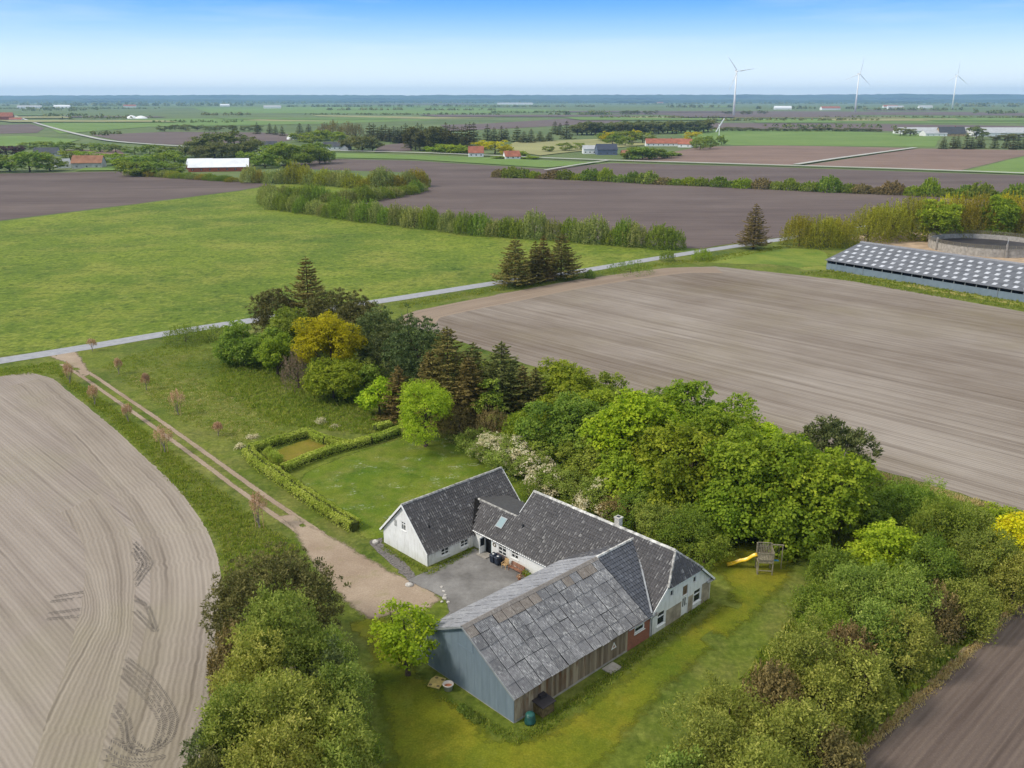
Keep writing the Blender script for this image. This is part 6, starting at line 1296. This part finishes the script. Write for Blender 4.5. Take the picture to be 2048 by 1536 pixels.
tufts('dry_grass_tufts', [(250, 750), (400, 760), (560, 850), (480, 890), (340, 830)], 800, 0.26, 'strawblade', 'dry straw coloured tufts in the rough grass', 5, 4)
tufts('verge_tufts', [(110, 735), (160, 770), (300, 868), (420, 965), (540, 1060), (610, 1100), (560, 1120), (450, 1150), (440, 1090), (390, 1015), (300, 915), (190, 815), (130, 770)], 3400, 0.40, 'grassblade', 'rough grass tufts between drive and harrowed field', 5, 5)
tufts('verge_tufts', [(0, 738), (110, 724), (130, 750), (90, 748), (0, 752), (-80, 768), (-80, 750)], 700, 0.4, 'grassblade', 'grass tufts between road and harrowed field', 5, 6)
tufts('verge_tufts', [(800, 606), (980, 577), (1200, 543), (1420, 514), (1560, 492), (1568, 497), (1430, 524), (1330, 531), (1000, 582), (800, 618)], 1800, 0.45, 'grassblade', 'tall roadside grass beside the drilled field', 5, 7)
tufts('verge_tufts', [(880, 1395), (950, 1425), (1030, 1470), (1090, 1440), (1300, 1283), (1420, 1198), (1425, 1206), (1310, 1296), (1100, 1462), (1030, 1492), (940, 1440)], 900, 0.28, 'grassblade', 'uncut grass along the barn and house walls', 5, 8, spread=.15)
tufts('verge_tufts', [(768, 1092), (856, 1140), (945, 1097), (950, 1102), (858, 1152), (762, 1098)], 420, 0.25, 'grassblade', 'green grass strip round the foot of the white wing', 5, 9, spread=.15)
tufts('verge_tufts', [(1700, 1512), (1850, 1378), (2048, 1196), (2048, 1204), (1866, 1382), (1712, 1522)], 900, 0.35, 'strawblade', 'dry grass fringe along the cultivated field', 5, 10)
tufts('verge_tufts', [(1660, 540), (1800, 562), (2048, 606), (2048, 622), (1850, 590), (1700, 563), (1600, 548)], 1200, 0.6, 'grassblade', 'rough green strip between the drilled field and livestock barn', 5, 11)
tufts('verge_tufts', [(1700, 930), (1850, 970), (2048, 1030), (2048, 1040), (1850, 982), (1690, 945)], 600, 0.4, 'strawblade', 'dry fringe where the drilled field meets the belt', 5, 12)
tufts('wood_floor', [(520, 720), (660, 690), (800, 660), (900, 700), (1050, 760), (1250, 810), (1560, 890), (1700, 950), (1690, 1060), (1450, 1080), (1290, 1060), (1000, 890), (800, 830), (600, 770)], 4500, 0.6, 'grassblade', 'green undergrowth below the wood and maples', 5, 13)
for i, (px, pb) in enumerate([(940, 1432), (925, 1420), (955, 1441)]): P('weed_clump', 'willow', 'olivegreen', px, pb, pb - 12, 26, 300 + i, 'pale weed clump on the lawn by the blue gable', 'weeds', 'pale weed clumps by the blue gable', ns=26, leaf=0.14)

# ------------------------------------------------------------------ clipped garden hedges
def hedge(px, h, w_, label, seed, group='clipped garden hedges'):
    q = catmull([G(*p) for p in px], 8); rng = np.random.default_rng(seed); Ls = np.concatenate([[0], np.cumsum(np.linalg.norm(np.diff(q, axis=0), axis=1))]); n = int(Ls[-1] * 330)
    o0 = q[0]; s_ = rng.uniform(0, Ls[-1], n); c = np.stack([np.interp(s_, Ls, q[:, 0]), np.interp(s_, Ls, q[:, 1])], 1); t = np.gradient(q, axis=0); t = unit(t); tt = unit(np.stack([np.interp(s_, Ls, t[:, 0]), np.interp(s_, Ls, t[:, 1])], 1)); nn = np.stack([-tt[:, 1], tt[:, 0]], 1)
    th = rng.uniform(-0.1, math.pi + .1, n); sx = np.sign(np.cos(th)) * np.abs(np.cos(th)) ** .45; sz = np.clip(np.sin(th), 0, 1) ** .45
    bump_ = 1 + .07 * np.sin(s_ * 2.1 + seed) + .05 * np.sin(s_ * 5.3); lat = sx * w_ / 2 * bump_; zz = .08 + sz * (h - .08) * (1 + .05 * np.sin(s_ * 1.3 + 2)); j = rng.uniform(.86, 1.06, n)
    pos = np.stack([c[:, 0] + nn[:, 0] * lat * j - o0[0], c[:, 1] + nn[:, 1] * lat * j - o0[1], np.maximum(zz * j, .05)], 1); nr = np.stack([nn[:, 0] * np.cos(th), nn[:, 1] * np.cos(th), np.sin(th) + .1], 1)
    L = Leaves(); L.add(pos, unit(nr + rng.normal(0, .45, (n, 3))), sph(rng, n), 0.21 * rng.uniform(.6, 1.4, n), .5 + .12 * np.sin(s_ * .7 + seed) + rng.normal(0, .17, n), .7)
    e = empty('clipped_hedge', (o0[0], o0[1], 0), 0, label, 'hedge', group); link('foliage', L.mesh('hedge_foliage', LM['hedge']), e)
    a, b = offset_curve(q, w_ * .30) - o0, offset_curve(q, -w_ * .30) - o0; m = len(q); mb = MB(); mb.add([(x, y, 0) for x, y in a] + [(x, y, h * .78) for x, y in a] + [(x, y, h * .78) for x, y in b] + [(x, y, 0) for x, y in b], [(k * m + i, k * m + i + 1, (k + 1) * m + i + 1, (k + 1) * m + i) for k in range(3) for i in range(m - 1)] + [(0, m, 2 * m, 3 * m), (m - 1, 2 * m - 1, 3 * m - 1, 4 * m - 1)])
    mb.obj('inner_branches', plain('hedge_twigs', (0.07, 0.085, 0.02), .95, .05, .3), e)
hedge([(497, 912), (520, 935), (560, 962), (620, 1005), (670, 1038), (712, 1062)], 1.35, 1.7, 'long clipped hedge running along the drive', 1)
hedge([(500, 906), (545, 893), (590, 880), (618, 872)], 1.25, 1.3, 'short clipped hedge closing the hedged plot at the meadow', 2)
hedge([(620, 874), (640, 883), (652, 888)], 1.15, 1.3, 'yellowish corner piece of hedge on the meadow side', 3)
hedge([(655, 888), (680, 894), (700, 897)], 1.2, 1.4, 'pale flowering hedge piece ending at the cross hedge', 4)
hedge([(566, 946), (610, 927), (660, 908), (700, 898), (738, 888)], 1.2, 1.2, 'cross hedge between the hedged plot and the garden lawn', 5)
hedge([(742, 887), (770, 878), (798, 868)], 1.2, 1.3, 'short hedge piece next to the lone lime green tree', 6)
hedge([(750, 862), (765, 857), (782, 853)], 1.0, 1.2, 'small flowering hedge piece behind the lone lime green tree', 7)
for i, (px, pb, pt) in enumerate([(538, 915, 896), (548, 926, 902), (556, 930, 908)]):
    P('conical_shrub', 'pine', 'hedge', px, pb, pt, 17, 320 + i, 'conical dwarf evergreen in the corner of the hedged plot', 'shrub', 'dwarf evergreens in the hedged plot', nc=26, leaf=0.16, dens=90, cb=0.0)
# ornamental cherries along the drive
for i, (px, pb, pt, w_, lab) in enumerate([(140, 768, 722, 26, 'pink brown ornamental tree beside the road junction'), (190, 812, 765, 28, 'thin pink brown ornamental tree, second down the drive'), (257, 845, 804, 28, 'dark pink ornamental tree, third down the drive'),
    (330, 906, 847, 50, 'fullest pink ornamental tree on the field side of the drive'), (520, 1056, 980, 48, 'staked pink brown ornamental tree near the long hedge'), (185, 702, 676, 26, 'pink ornamental tree overlapping the road'),
    (238, 748, 714, 22, 'sparse ornamental tree on the meadow side near the road'), (293, 780, 744, 24, 'sparse pink ornamental tree, second on the meadow side'), (357, 830, 775, 42, 'wide pink ornamental tree with stakes on the meadow side'), (437, 872, 842, 28, 'small faded ornamental tree in dry grass')]):
    x, y = G(px, pb); H, W_ = ht(px, pb, pt), wid(px, pb, w_); e = P('ornamental_tree', 'willow', 'blossom', px, pb, pt, w_ * .82, 330 + i, lab, 'tree', 'ornamental trees along the drive', cb=0.44, ns=66, per=18, leaf=0.20, asp=0.4, up=0.7, fill=0.0, tmat='bark_pale')
    if i in (3, 4, 8):
        for s_ in (-.45, .45): m_ = MB(); m_.tube([(s_, -.1, 0), (s_, -.1, H * .42)], .04, 6); m_.obj('stake', M['wood_pale'], e)
for i, (px, pb, w_) in enumerate([(641, 848, 26), (671, 855, 15), (505, 876, 18), (478, 896, 14)]):
    P('white_shrub', 'broad', 'white', px, pb, pb - w_ * .5, w_, 345 + i, ['wide white blossoming shrub behind the hedged plot', 'small white blossoming shrub beside the wide one', 'white blossoming shrub between drive and hedged plot', 'faint white shrub by the hedge corner'][i], 'shrub', nc=10, cb=0.0, leaf=0.16, dens=70)

# ------------------------------------------------------------------ roadside and field-side trees
for i, (px, pb, pt, w_, lab) in enumerate([(1030, 572, 474, 104, 'broad brown green spruce, first of the roadside group'), (1070, 566, 482, 60, 'narrow spruce between its roadside neighbours'), (1086, 563, 470, 56, 'slim tall spruce in the roadside group'), (1122, 556, 466, 104, 'broad spruce last of the roadside group'), (1506, 498, 406, 74, 'lone pointed spruce where road passes the shelter trees')]):
    P('spruce_tree', 'spruce', 'spruce_brown', px, pb, pt, w_, 360 + i, lab, 'tree', 'spruces beside the road', levels=24, leaf=0.6, cb=0.12, thin=0.06)
for i, (px, pb, pt, w_, lf, lab) in enumerate([(1262, 546, 518, 100, 'green', 'long low green bush beside the road'), (1404, 520, 494, 44, 'maple', 'round green bush beside the road bend'), (1334, 522, 496, 34, 'olivegreen', 'thin yellowish shrub beside the road'), (1180, 556, 538, 22, 'olivegreen', 'tiny grey bush on the road verge'), (1095, 562, 540, 34, 'twig', 'bare grey shrub under the roadside spruces'), (1055, 568, 550, 30, 'twig', 'bare low shrub at the foot of the narrow spruce')]):
    P('roadside_bush', 'willow', lf, px, pb, pt, w_, 370 + i, lab, 'bush', ns=70, cb=0.0, leaf=0.3)
# shelter belt behind the slurry tank
sb = [(1598, 492, 428, 74, 'shelter'), (1640, 494, 430, 80, 'shelter'), (1680, 492, 432, 70, 'shelter'), (1600, 478, 440, 60, 'shelter'), (1735, 484, 408, 84, 'shelter'), (1778, 480, 398, 86, 'shelter'), (1822, 478, 388, 90, 'shelter'), (1872, 480, 398, 84, 'maple'), (1915, 476, 384, 84, 'shelter'), (1955, 474, 382, 86, 'shelter'), (1990, 476, 388, 80, 'maple'), (2030, 474, 380, 90, 'shelter'), (2075, 480, 388, 90, 'shelter'), (2130, 484, 384, 100, 'shelter'),
      (1850, 462, 392, 80, 'shelter'), (1760, 470, 412, 80, 'shelter'), (1900, 462, 386, 80, 'golden'), (2010, 462, 384, 80, 'golden'), (1660, 484, 436, 60, 'golden')]
for i, (px, pb, pt, w_, lf) in enumerate(sb):
    k = 'broad' if lf == 'maple' else 'willow'; pt -= 6; w_ *= 1.12
    P('shelter_tree', k, lf, px, pb, pt, w_, 400 + (i % 3), ('fresh green full leafed tree behind the gable end of the chequered livestock barn' if px < 1900 else 'fresh green full leafed tree right behind the slurry tank') if lf == 'maple' else 'golden budding tree in the shelter belt' if lf == 'golden' else 'olive yellow budding tree in the shelter belt behind the slurry tank', 'tree', 'shelter belt behind the slurry tank' if lf != 'maple' else 'full leafed trees of the shelter belt', share=(12.0, 13.0), **(dict(nc=46, cb=0.0, leaf=0.5, dens=24) if k == 'broad' else dict(ns=190, per=26, leaf=0.42, asp=0.4, up=0.85, cb=0.0)))
# field hedgerows: overlapping willow bushes
def row(px, step, h, wfac, lmat, name, label, cat, group, seed, share=(7.0, 8.0), jit=.6, var=.25, nv=4, kind='willow', **o):
    q = catmull([G(*p) for p in px], 10); Ls = np.concatenate([[0], np.cumsum(np.linalg.norm(np.diff(q, axis=0), axis=1))]); rng = np.random.default_rng(seed); s_ = 0.0; k = 0
    lv = lmat if isinstance(lmat, list) else [lmat]
    while s_ < Ls[-1]:
        x, y = np.interp(s_, Ls, q[:, 0]) + rng.normal(0, jit), np.interp(s_, Ls, q[:, 1]) + rng.normal(0, jit); hh = h * (1 + rng.normal(0, var)); hh = max(h * .45, hh); W_ = step * wfac * rng.uniform(.8, 1.25)
        plant(name, kind, lv[int(rng.integers(len(lv)))], x, y, hh, W_, 500 + int(rng.integers(nv)), label, cat, group, share, **o)
        s_ += step * rng.uniform(.75, 1.25); k += 1
WO = dict(ns=130, per=22, leaf=0.40, asp=0.4, up=0.92, cb=0.0)
row([(548, 418), (600, 424), (680, 436), (760, 446), (850, 456), (940, 468), (1040, 474), (1140, 482), (1240, 490), (1350, 498)], 5.6, 8.6, 1.75, ['hedgerow', 'hedgerow', 'green'], 'hedgerow_bush', 'feathery willow bush in the hedgerow between meadow and ploughed field', 'bush', 'hedgerow between meadow and ploughed field', 1, var=.2, **WO)
row([(548, 398), (575, 396), (640, 402), (700, 406), (760, 398), (820, 388), (848, 380)], 6.5, 6.5, 1.7, ['hedgerow', 'green'], 'hedgerow_bush', 'willow bush in the hedgerow loop at the ploughed field corner', 'bush', 'hedgerow loop at the ploughed field corner', 2, var=.2, **WO)
row([(260, 350), (330, 354), (420, 360), (480, 364)], 7.0, 4.2, 1.6, ['hedgerow', 'shelter', 'green'], 'hedgerow_bush', 'low bush in the field hedge before the white roofed barn', 'bush', 'field hedge before the white roofed barn', 13, var=.15, **WO)
row([(500, 365), (560, 366), (620, 368), (700, 374), (760, 378), (820, 376), (845, 372)], 7.5, 10.5, 1.7, ['hedgerow', 'shelter', 'hedgerow'], 'hedgerow_bush', 'tall yellowish willow bush in the back hedgerow behind the meadow', 'bush', 'back hedgerow behind the meadow', 3, var=.18, **WO)
row([(540, 412), (534, 402), (545, 396)], 6.0, 8.0, 1.7, ['hedgerow'], 'hedgerow_bush', 'willow bush at the rounded end of the meadow hedgerow', 'bush', 'rounded end of the meadow hedgerow', 4, var=.15, **WO)
GO = dict(ns=90, per=20, leaf=0.6, asp=0.55, up=0.8, cb=0.0)
row([(1000, 354), (1150, 359), (1300, 367), (1450, 374), (1600, 381), (1750, 387), (1900, 394), (2100, 404)], 8.5, 6.2, 1.5, ['green', 'maple', 'green', 'olivegreen', 'twiggy'], 'hedgerow_bush', 'low green bush in the hedge crossing the dark ploughed field', 'bush', 'hedge crossing the dark ploughed field', 5, share=(6.0, 9.0), var=.3, **GO)
# ------------------------------------------------------------------ trees round the far farms and across the plain
FB = dict(nc=30, cb=0.0, leaf=0.85, dens=30, spread=1.05)
def group_trees(spots, name, kind, lmat, label, group, share, cat='tree', nv=3, **o):
    for i, (px, pb, pt, w_) in enumerate(spots): P(name, kind, lmat, px, pb, pt, w_, 600 + i % nv, label, cat, group, share=share, **o)
group_trees([(20, 342, 303, 66), (60, 344, 300, 70), (100, 342, 310, 60), (-30, 345, 305, 70), (85, 330, 302, 50)], 'garden_tree', 'broad', 'green', 'round dark green tree in the garden before the brown roofed barn', 'garden trees before the brown roofed barn', (13, 15), **FB)
group_trees([(15, 318, 286, 70), (-25, 320, 288, 60)], 'copper_tree', 'broad', 'purple', 'dark purple leaved tree behind the round garden trees', 'purple leaved garden trees', (13, 15), **FB)
group_trees([(178, 320, 298, 56), (140, 318, 300, 50), (225, 330, 306, 60), (250, 336, 312, 50), (245, 338, 318, 40)], 'garden_tree', 'broad', 'maple', 'green tree standing around the brown roofed barn', 'green trees around the brown roofed barn', (13, 15), **FB)
group_trees([(60, 298, 282, 40), (95, 300, 281, 40), (130, 302, 282, 40), (165, 302, 283, 40), (200, 304, 285, 40), (232, 305, 288, 36), (270, 308, 290, 40), (300, 309, 288, 40), (335, 312, 292, 40)], 'row_tree', 'broad', 'olivegreen', 'pale green tree in the row behind the brown roofed barn', 'tree row behind the brown roofed barn', (13, 15), **FB)
group_trees([(275, 352, 318, 60), (310, 352, 322, 56), (345, 350, 326, 50), (290, 340, 306, 60), (330, 338, 302, 60), (270, 335, 310, 50), (350, 330, 296, 56)], 'farm_tree', 'broad', 'green', 'leafy tree left of the white roofed barn', 'trees left of the white roofed barn', (13, 15), **FB)
group_trees([(392, 315, 270, 70), (430, 316, 262, 80), (470, 314, 260, 74), (505, 316, 270, 60), (445, 320, 282, 70), (410, 320, 290, 56)], 'farm_tree', 'broad', 'farwood', 'tall dark green tree behind the white roofed barn', 'tall trees behind the white roofed barn', (13, 15), **FB)
group_trees([(510, 332, 296, 60), (545, 330, 288, 56), (575, 332, 284, 60), (610, 330, 286, 60), (640, 328, 292, 50), (530, 336, 306, 50), (590, 334, 300, 50), (560, 318, 282, 50), (630, 320, 284, 56), (650, 326, 298, 40)], 'wood_tree', 'broad', 'green', 'leafy tree in the wood right of the white roofed barn', 'wood right of the white roofed barn', (13, 15), **FB)
group_trees([(700, 300, 272, 50), (725, 302, 270, 60), (745, 302, 276, 40), (735, 290, 268, 40)], 'garden_tree', 'broad', 'farwood', 'round dense tree beside the white garden house', 'trees beside the white garden house', (13, 15), **FB)
group_trees([(600, 284, 262, 46), (640, 282, 258, 50), (664, 280, 262, 46), (625, 288, 268, 44), (680, 284, 266, 36)], 'garden_tree', 'broad', 'maple', 'light green tree above the white garden house', 'light green trees above the white garden house', (13, 15), **FB)
group_trees([(668, 278, 238, 40), (695, 276, 240, 40), (712, 276, 242, 38), (650, 272, 244, 36)], 'bare_tree', 'willow', 'twiggy', 'tall brown budding tree behind the white garden house', 'brown budding trees behind the white garden house', (12, 12), ns=110, per=18, leaf=0.6, asp=.3, cb=.1)
SP = dict(levels=16, leaf=1.1, k=0.8, asp=.5, cb=0.02)
rngt = np.random.default_rng(12)
group_trees([(x, 284 + 14 * (x > 815) * rngt.uniform(.3, 1) + rngt.uniform(-4, 3), 250 + rngt.uniform(-6, 6), 34) for x in range(740, 950, 8)], 'dark_conifer', 'spruce', 'spruce', 'dark conifer in the plantation behind the village road', 'dark plantation behind the village road', (16, 9), nv=4, **SP)
group_trees([(x, 300 + rngt.uniform(-6, 3), 262 + rngt.uniform(-8, 8), 32) for x in range(822, 905, 9)], 'dark_conifer', 'pine', 'pine_brown', 'tall open crowned pine at the near edge of the plantation', 'pines at the near edge of the plantation', (14, 9), nv=3, nc=22, leaf=1.0, dens=10, cb=.15)
group_trees([(975, 281, 248, 28), (988, 283, 254, 28), (1003, 282, 252, 28), (1012, 282, 256, 26), (1034, 284, 252, 30), (1048, 286, 262, 28), (1062, 286, 258, 28), (1080, 284, 262, 28), (1098, 283, 264, 26), (1110, 268, 242, 26), (1133, 278, 242, 32), (1120, 270, 246, 24)], 'dark_conifer', 'spruce', 'spruce', 'dark conifer in the gappy row behind the red roofed houses', 'gappy conifer row behind the red roofed houses', (16, 9), nv=4, **SP)
group_trees([(x, 264 + (1420 - x) * .022 + rngt.uniform(-1, 2), 241 + (1420 - x) * .012 + rngt.uniform(-3, 2), 34) for x in range(1155, 1420, 9)], 'windbreak_tree', 'broad', 'farwood', 'dark tree in the straight windbreak across the plain', 'straight windbreak across the plain', (16, 12), **FB)
group_trees([(990, 308, 276, 62), (962, 300, 282, 40), (1010, 312, 290, 34)], 'yellow_tree', 'broad', 'golden', 'yellow green tree beside the red roofed house', 'yellow green trees beside the red roofed house', (13, 15), **FB)
group_trees([(870, 306, 292, 40), (895, 306, 288, 40), (915, 307, 290, 40), (935, 307, 296, 30), (1040, 314, 302, 30), (880, 300, 284, 30), (1060, 318, 312, 40), (1000, 318, 312, 30)], 'garden_bush', 'broad', 'maple', 'green garden bush along the village road', 'garden bushes along the village road', (8, 12), cat='bush', **FB)
group_trees([(1210, 282, 262, 40), (1235, 284, 260, 46), (1258, 286, 262, 44), (1285, 286, 260, 44), (1250, 292, 272, 30), (1225, 290, 268, 36)], 'orchard_tree', 'broad', 'green', 'round tree left of the long red roofed farmhouse', 'trees left of the long red roofed farmhouse', (13, 15), **FB)
group_trees([(1215, 284, 260, 30), (1382, 284, 262, 36), (1270, 280, 259, 26)], 'yellow_tree', 'broad', 'golden', 'yellowish tree by the long red roofed farmhouse', 'yellowish trees by the long red roofed farmhouse', (13, 15), **FB)
group_trees([(1262, 318, 296, 40), (1285, 319, 294, 44), (1310, 318, 296, 40), (1335, 316, 302, 34), (1350, 312, 306, 30), (1275, 310, 294, 40)], 'farm_bush', 'broad', 'green', 'rounded bush between the navy barn and the brown field', 'bushes between navy barn and brown field', (9, 12), cat='bush', **FB)
group_trees([(1393, 296, 268, 26), (1400, 300, 276, 30), (1420, 298, 276, 28), (1442, 290, 268, 24), (1415, 290, 270, 26), (1130, 302, 285, 36), (1098, 304, 290, 24), (1160, 300, 284, 26)], 'farm_tree', 'broad', 'olivegreen', 'thin green tree at the far farm gardens', 'thin trees at the far farm gardens', (13, 15), **FB)
group_trees([(x, 297 + rngt.uniform(-1, 2), 272 + rngt.uniform(-4, 5), 22) for x in (1886, 1905, 1914, 1932, 1942, 1955, 1962, 1988, 2012, 2025, 2034, 2046, 2062)], 'dark_conifer', 'spruce', 'spruce', 'dark conifer in the row before the far livestock sheds', 'conifer row before the far livestock sheds', (16, 9), nv=4, **SP)
group_trees([(1800, 272, 252, 30), (1820, 272, 256, 28), (1952, 278, 252, 40), (2010, 280, 266, 60), (2050, 280, 266, 60)], 'farm_tree', 'broad', 'farwood', 'rounded tree among the far livestock sheds', 'trees among the far livestock sheds', (13, 15), **FB)
group_trees([(x, 262 + (x - 1425) * .004, 255 + rngt.uniform(-2, 2), 22) for x in range(1440, 1760, 15)], 'hedge_tree', 'broad', 'farwood', 'small dark tree in the hedge behind the green paddock', 'hedge trees behind the green paddock', (13, 15), **FB)
group_trees([(x, 229 + rngt.uniform(-1, 1), 220 + rngt.uniform(-1, 1), 12) for x in (1450, 1460, 1486, 1494, 1500, 1520, 1528, 1245, 1252, 1262, 1268, 1275, 1290, 1300, 1312)], 'plain_tree', 'broad', 'farwood', 'small dark tree standing on the open plain', 'small dark trees on the open plain', (20, 16), **FB)
group_trees([(x, 262 + rngt.uniform(-2, 1), 250 + rngt.uniform(-2, 2), 26) for x in (330, 350, 372, 395, 420, 440, 465, 490, 512)], 'plain_tree', 'broad', 'farwood', 'green tree in the copse on the plain left of the plantation', 'copse on the plain left of the plantation', (13, 15), **FB)
group_trees([(515, 268, 244, 18), (540, 268, 246, 20), (552, 270, 250, 16), (600, 270, 246, 24), (618, 270, 248, 22), (565, 272, 252, 18)], 'dark_conifer', 'spruce', 'spruce', 'dark pointed tree scattered left of the plantation', 'pointed trees left of the plantation', (16, 9), nv=4, **SP)
# belts far out that read as one mass
def far_belt(px0, px1, py, h, depth, seed, name='distant_wood'):
    rng = np.random.default_rng(seed); a, b = np.array(G(px0, py)), np.array(G(px1, py)); L_ = np.linalg.norm(b - a); n = int(max(8, L_ / (h * .9))); Lv = Leaves(); k = 14
    base = a + (b - a) * rng.uniform(0, 1, (n, 1)) + np.stack([np.zeros(n), rng.uniform(0, depth, n)], 1); hh = h * rng.uniform(.6, 1.15, n); ct = rng.normal(.45, .16, n)
    c = np.repeat(np.concatenate([base, np.zeros((n, 1))], 1), k, 0); q = sph(rng, n * k); q[:, 2] = np.abs(q[:, 2]); H_ = np.repeat(hh, k)[:, None]
    Lv.add(c + q * H_ * np.array([.75, .75, .95]), unit(q + np.array([0, 0, .2])), sph(rng, n * k), (H_[:, 0] * .7) * rng.uniform(.7, 1.3, n * k), np.repeat(ct, k) + rng.normal(0, .12, n * k), .9)
    return tag(link(name, Lv.mesh(name, LM['farwood'])), 'far wood reading as one dark mass on the plain', 'wood', 'far woods across the plain', 'stuff')
rngb = np.random.default_rng(8)
for i, (a, b, y, h) in enumerate([(75, 190, 234, 9), (100, 240, 239, 7), (380, 500, 231, 8), (0, 140, 222, 14), (640, 800, 221, 10), (560, 900, 214, 14), (0, 500, 212, 20), (850, 1010, 221, 9), (900, 1200, 214, 12), (980, 1150, 226, 7), (1100, 1220, 230, 10), (1330, 1480, 215, 14), (1520, 1740, 218, 14), (1740, 1960, 221, 12), (1960, 2150, 214, 22), (1980, 2150, 228, 12), (1200, 1400, 209, 16), (1400, 2100, 208, 18), (500, 1200, 207, 20), (-50, 600, 208, 24), (1180, 1240, 232, 14), (1420, 1760, 242, 6), (1560, 1800, 256, 5), (300, 460, 246, 5), (170, 215, 271, 5), (1050, 1400, 205, 24), (100, 420, 205, 26), (700, 1000, 204.5, 24), (1500, 1900, 204.5, 28), (-100, 300, 218, 8), (600, 1000, 230, 5), (1200, 1450, 236, 5), (1650, 2100, 236, 4.5)]):
    far_belt(a, b, y, h, 60 + 25 * h * rngb.random(), 900 + i)
# wooded hills along the horizon
def hill_range(name, dist, x0, x1, base, amp, seed, mat):
    rng = np.random.default_rng(seed); n = 420; xs = np.linspace(x0, x1, n); ph = rng.uniform(0, 6.28, 8); hz = np.full(n, float(base))
    for k in range(8): hz += amp / (k + 1) ** .8 * np.sin(xs / (9000 / (1.7 ** k)) + ph[k])
    hz += rng.normal(0, 2.2, n); vs = []; fs = []; prof = [(0, 0.0), (350, .55), (900, .9), (1500, 1.0), (2600, .0)]
    for d, f in prof: vs += [(xs[i], dist + d + 250 * math.sin(i * .11 + d), hz[i] * f + (rng.normal(0, 3) if 0 < f else 0)) for i in range(n)]
    for j in range(len(prof) - 1):
        for i in range(n - 1): fs.append((j * n + i, j * n + i + 1, (j + 1) * n + i + 1, (j + 1) * n + i))
    me = bpy.data.meshes.new(name); me.from_pydata(vs, [], fs); me.materials.append(mat); return tag(link(name, me), kind='structure')
hm = plain('forest_hill', (0.03, 0.055, 0.025), .95, .05, .4, .004)
hill_range('hills', 15500, -16000, 16000, 112, 9, 3, hm); hill_range('hills', 11500, -12000, 12000, 50, 10, 5, hm)

# ------------------------------------------------------------------ air
hz = MB().box(-19000, 19000, -1500, 20500, -1.0, 262).obj('haze', None, None); tag(hz, kind='stuff')
t = NT('hazy_air'); pv = t.n('ShaderNodeVolumePrincipled', {'Color': (0.44, 0.68, 1.0), 'Density': 0.000058, 'Anisotropy': 0.1}); t.t.links.new(pv.outputs[0], t.out.inputs['Volume']); hz.data.materials.append(t.m)
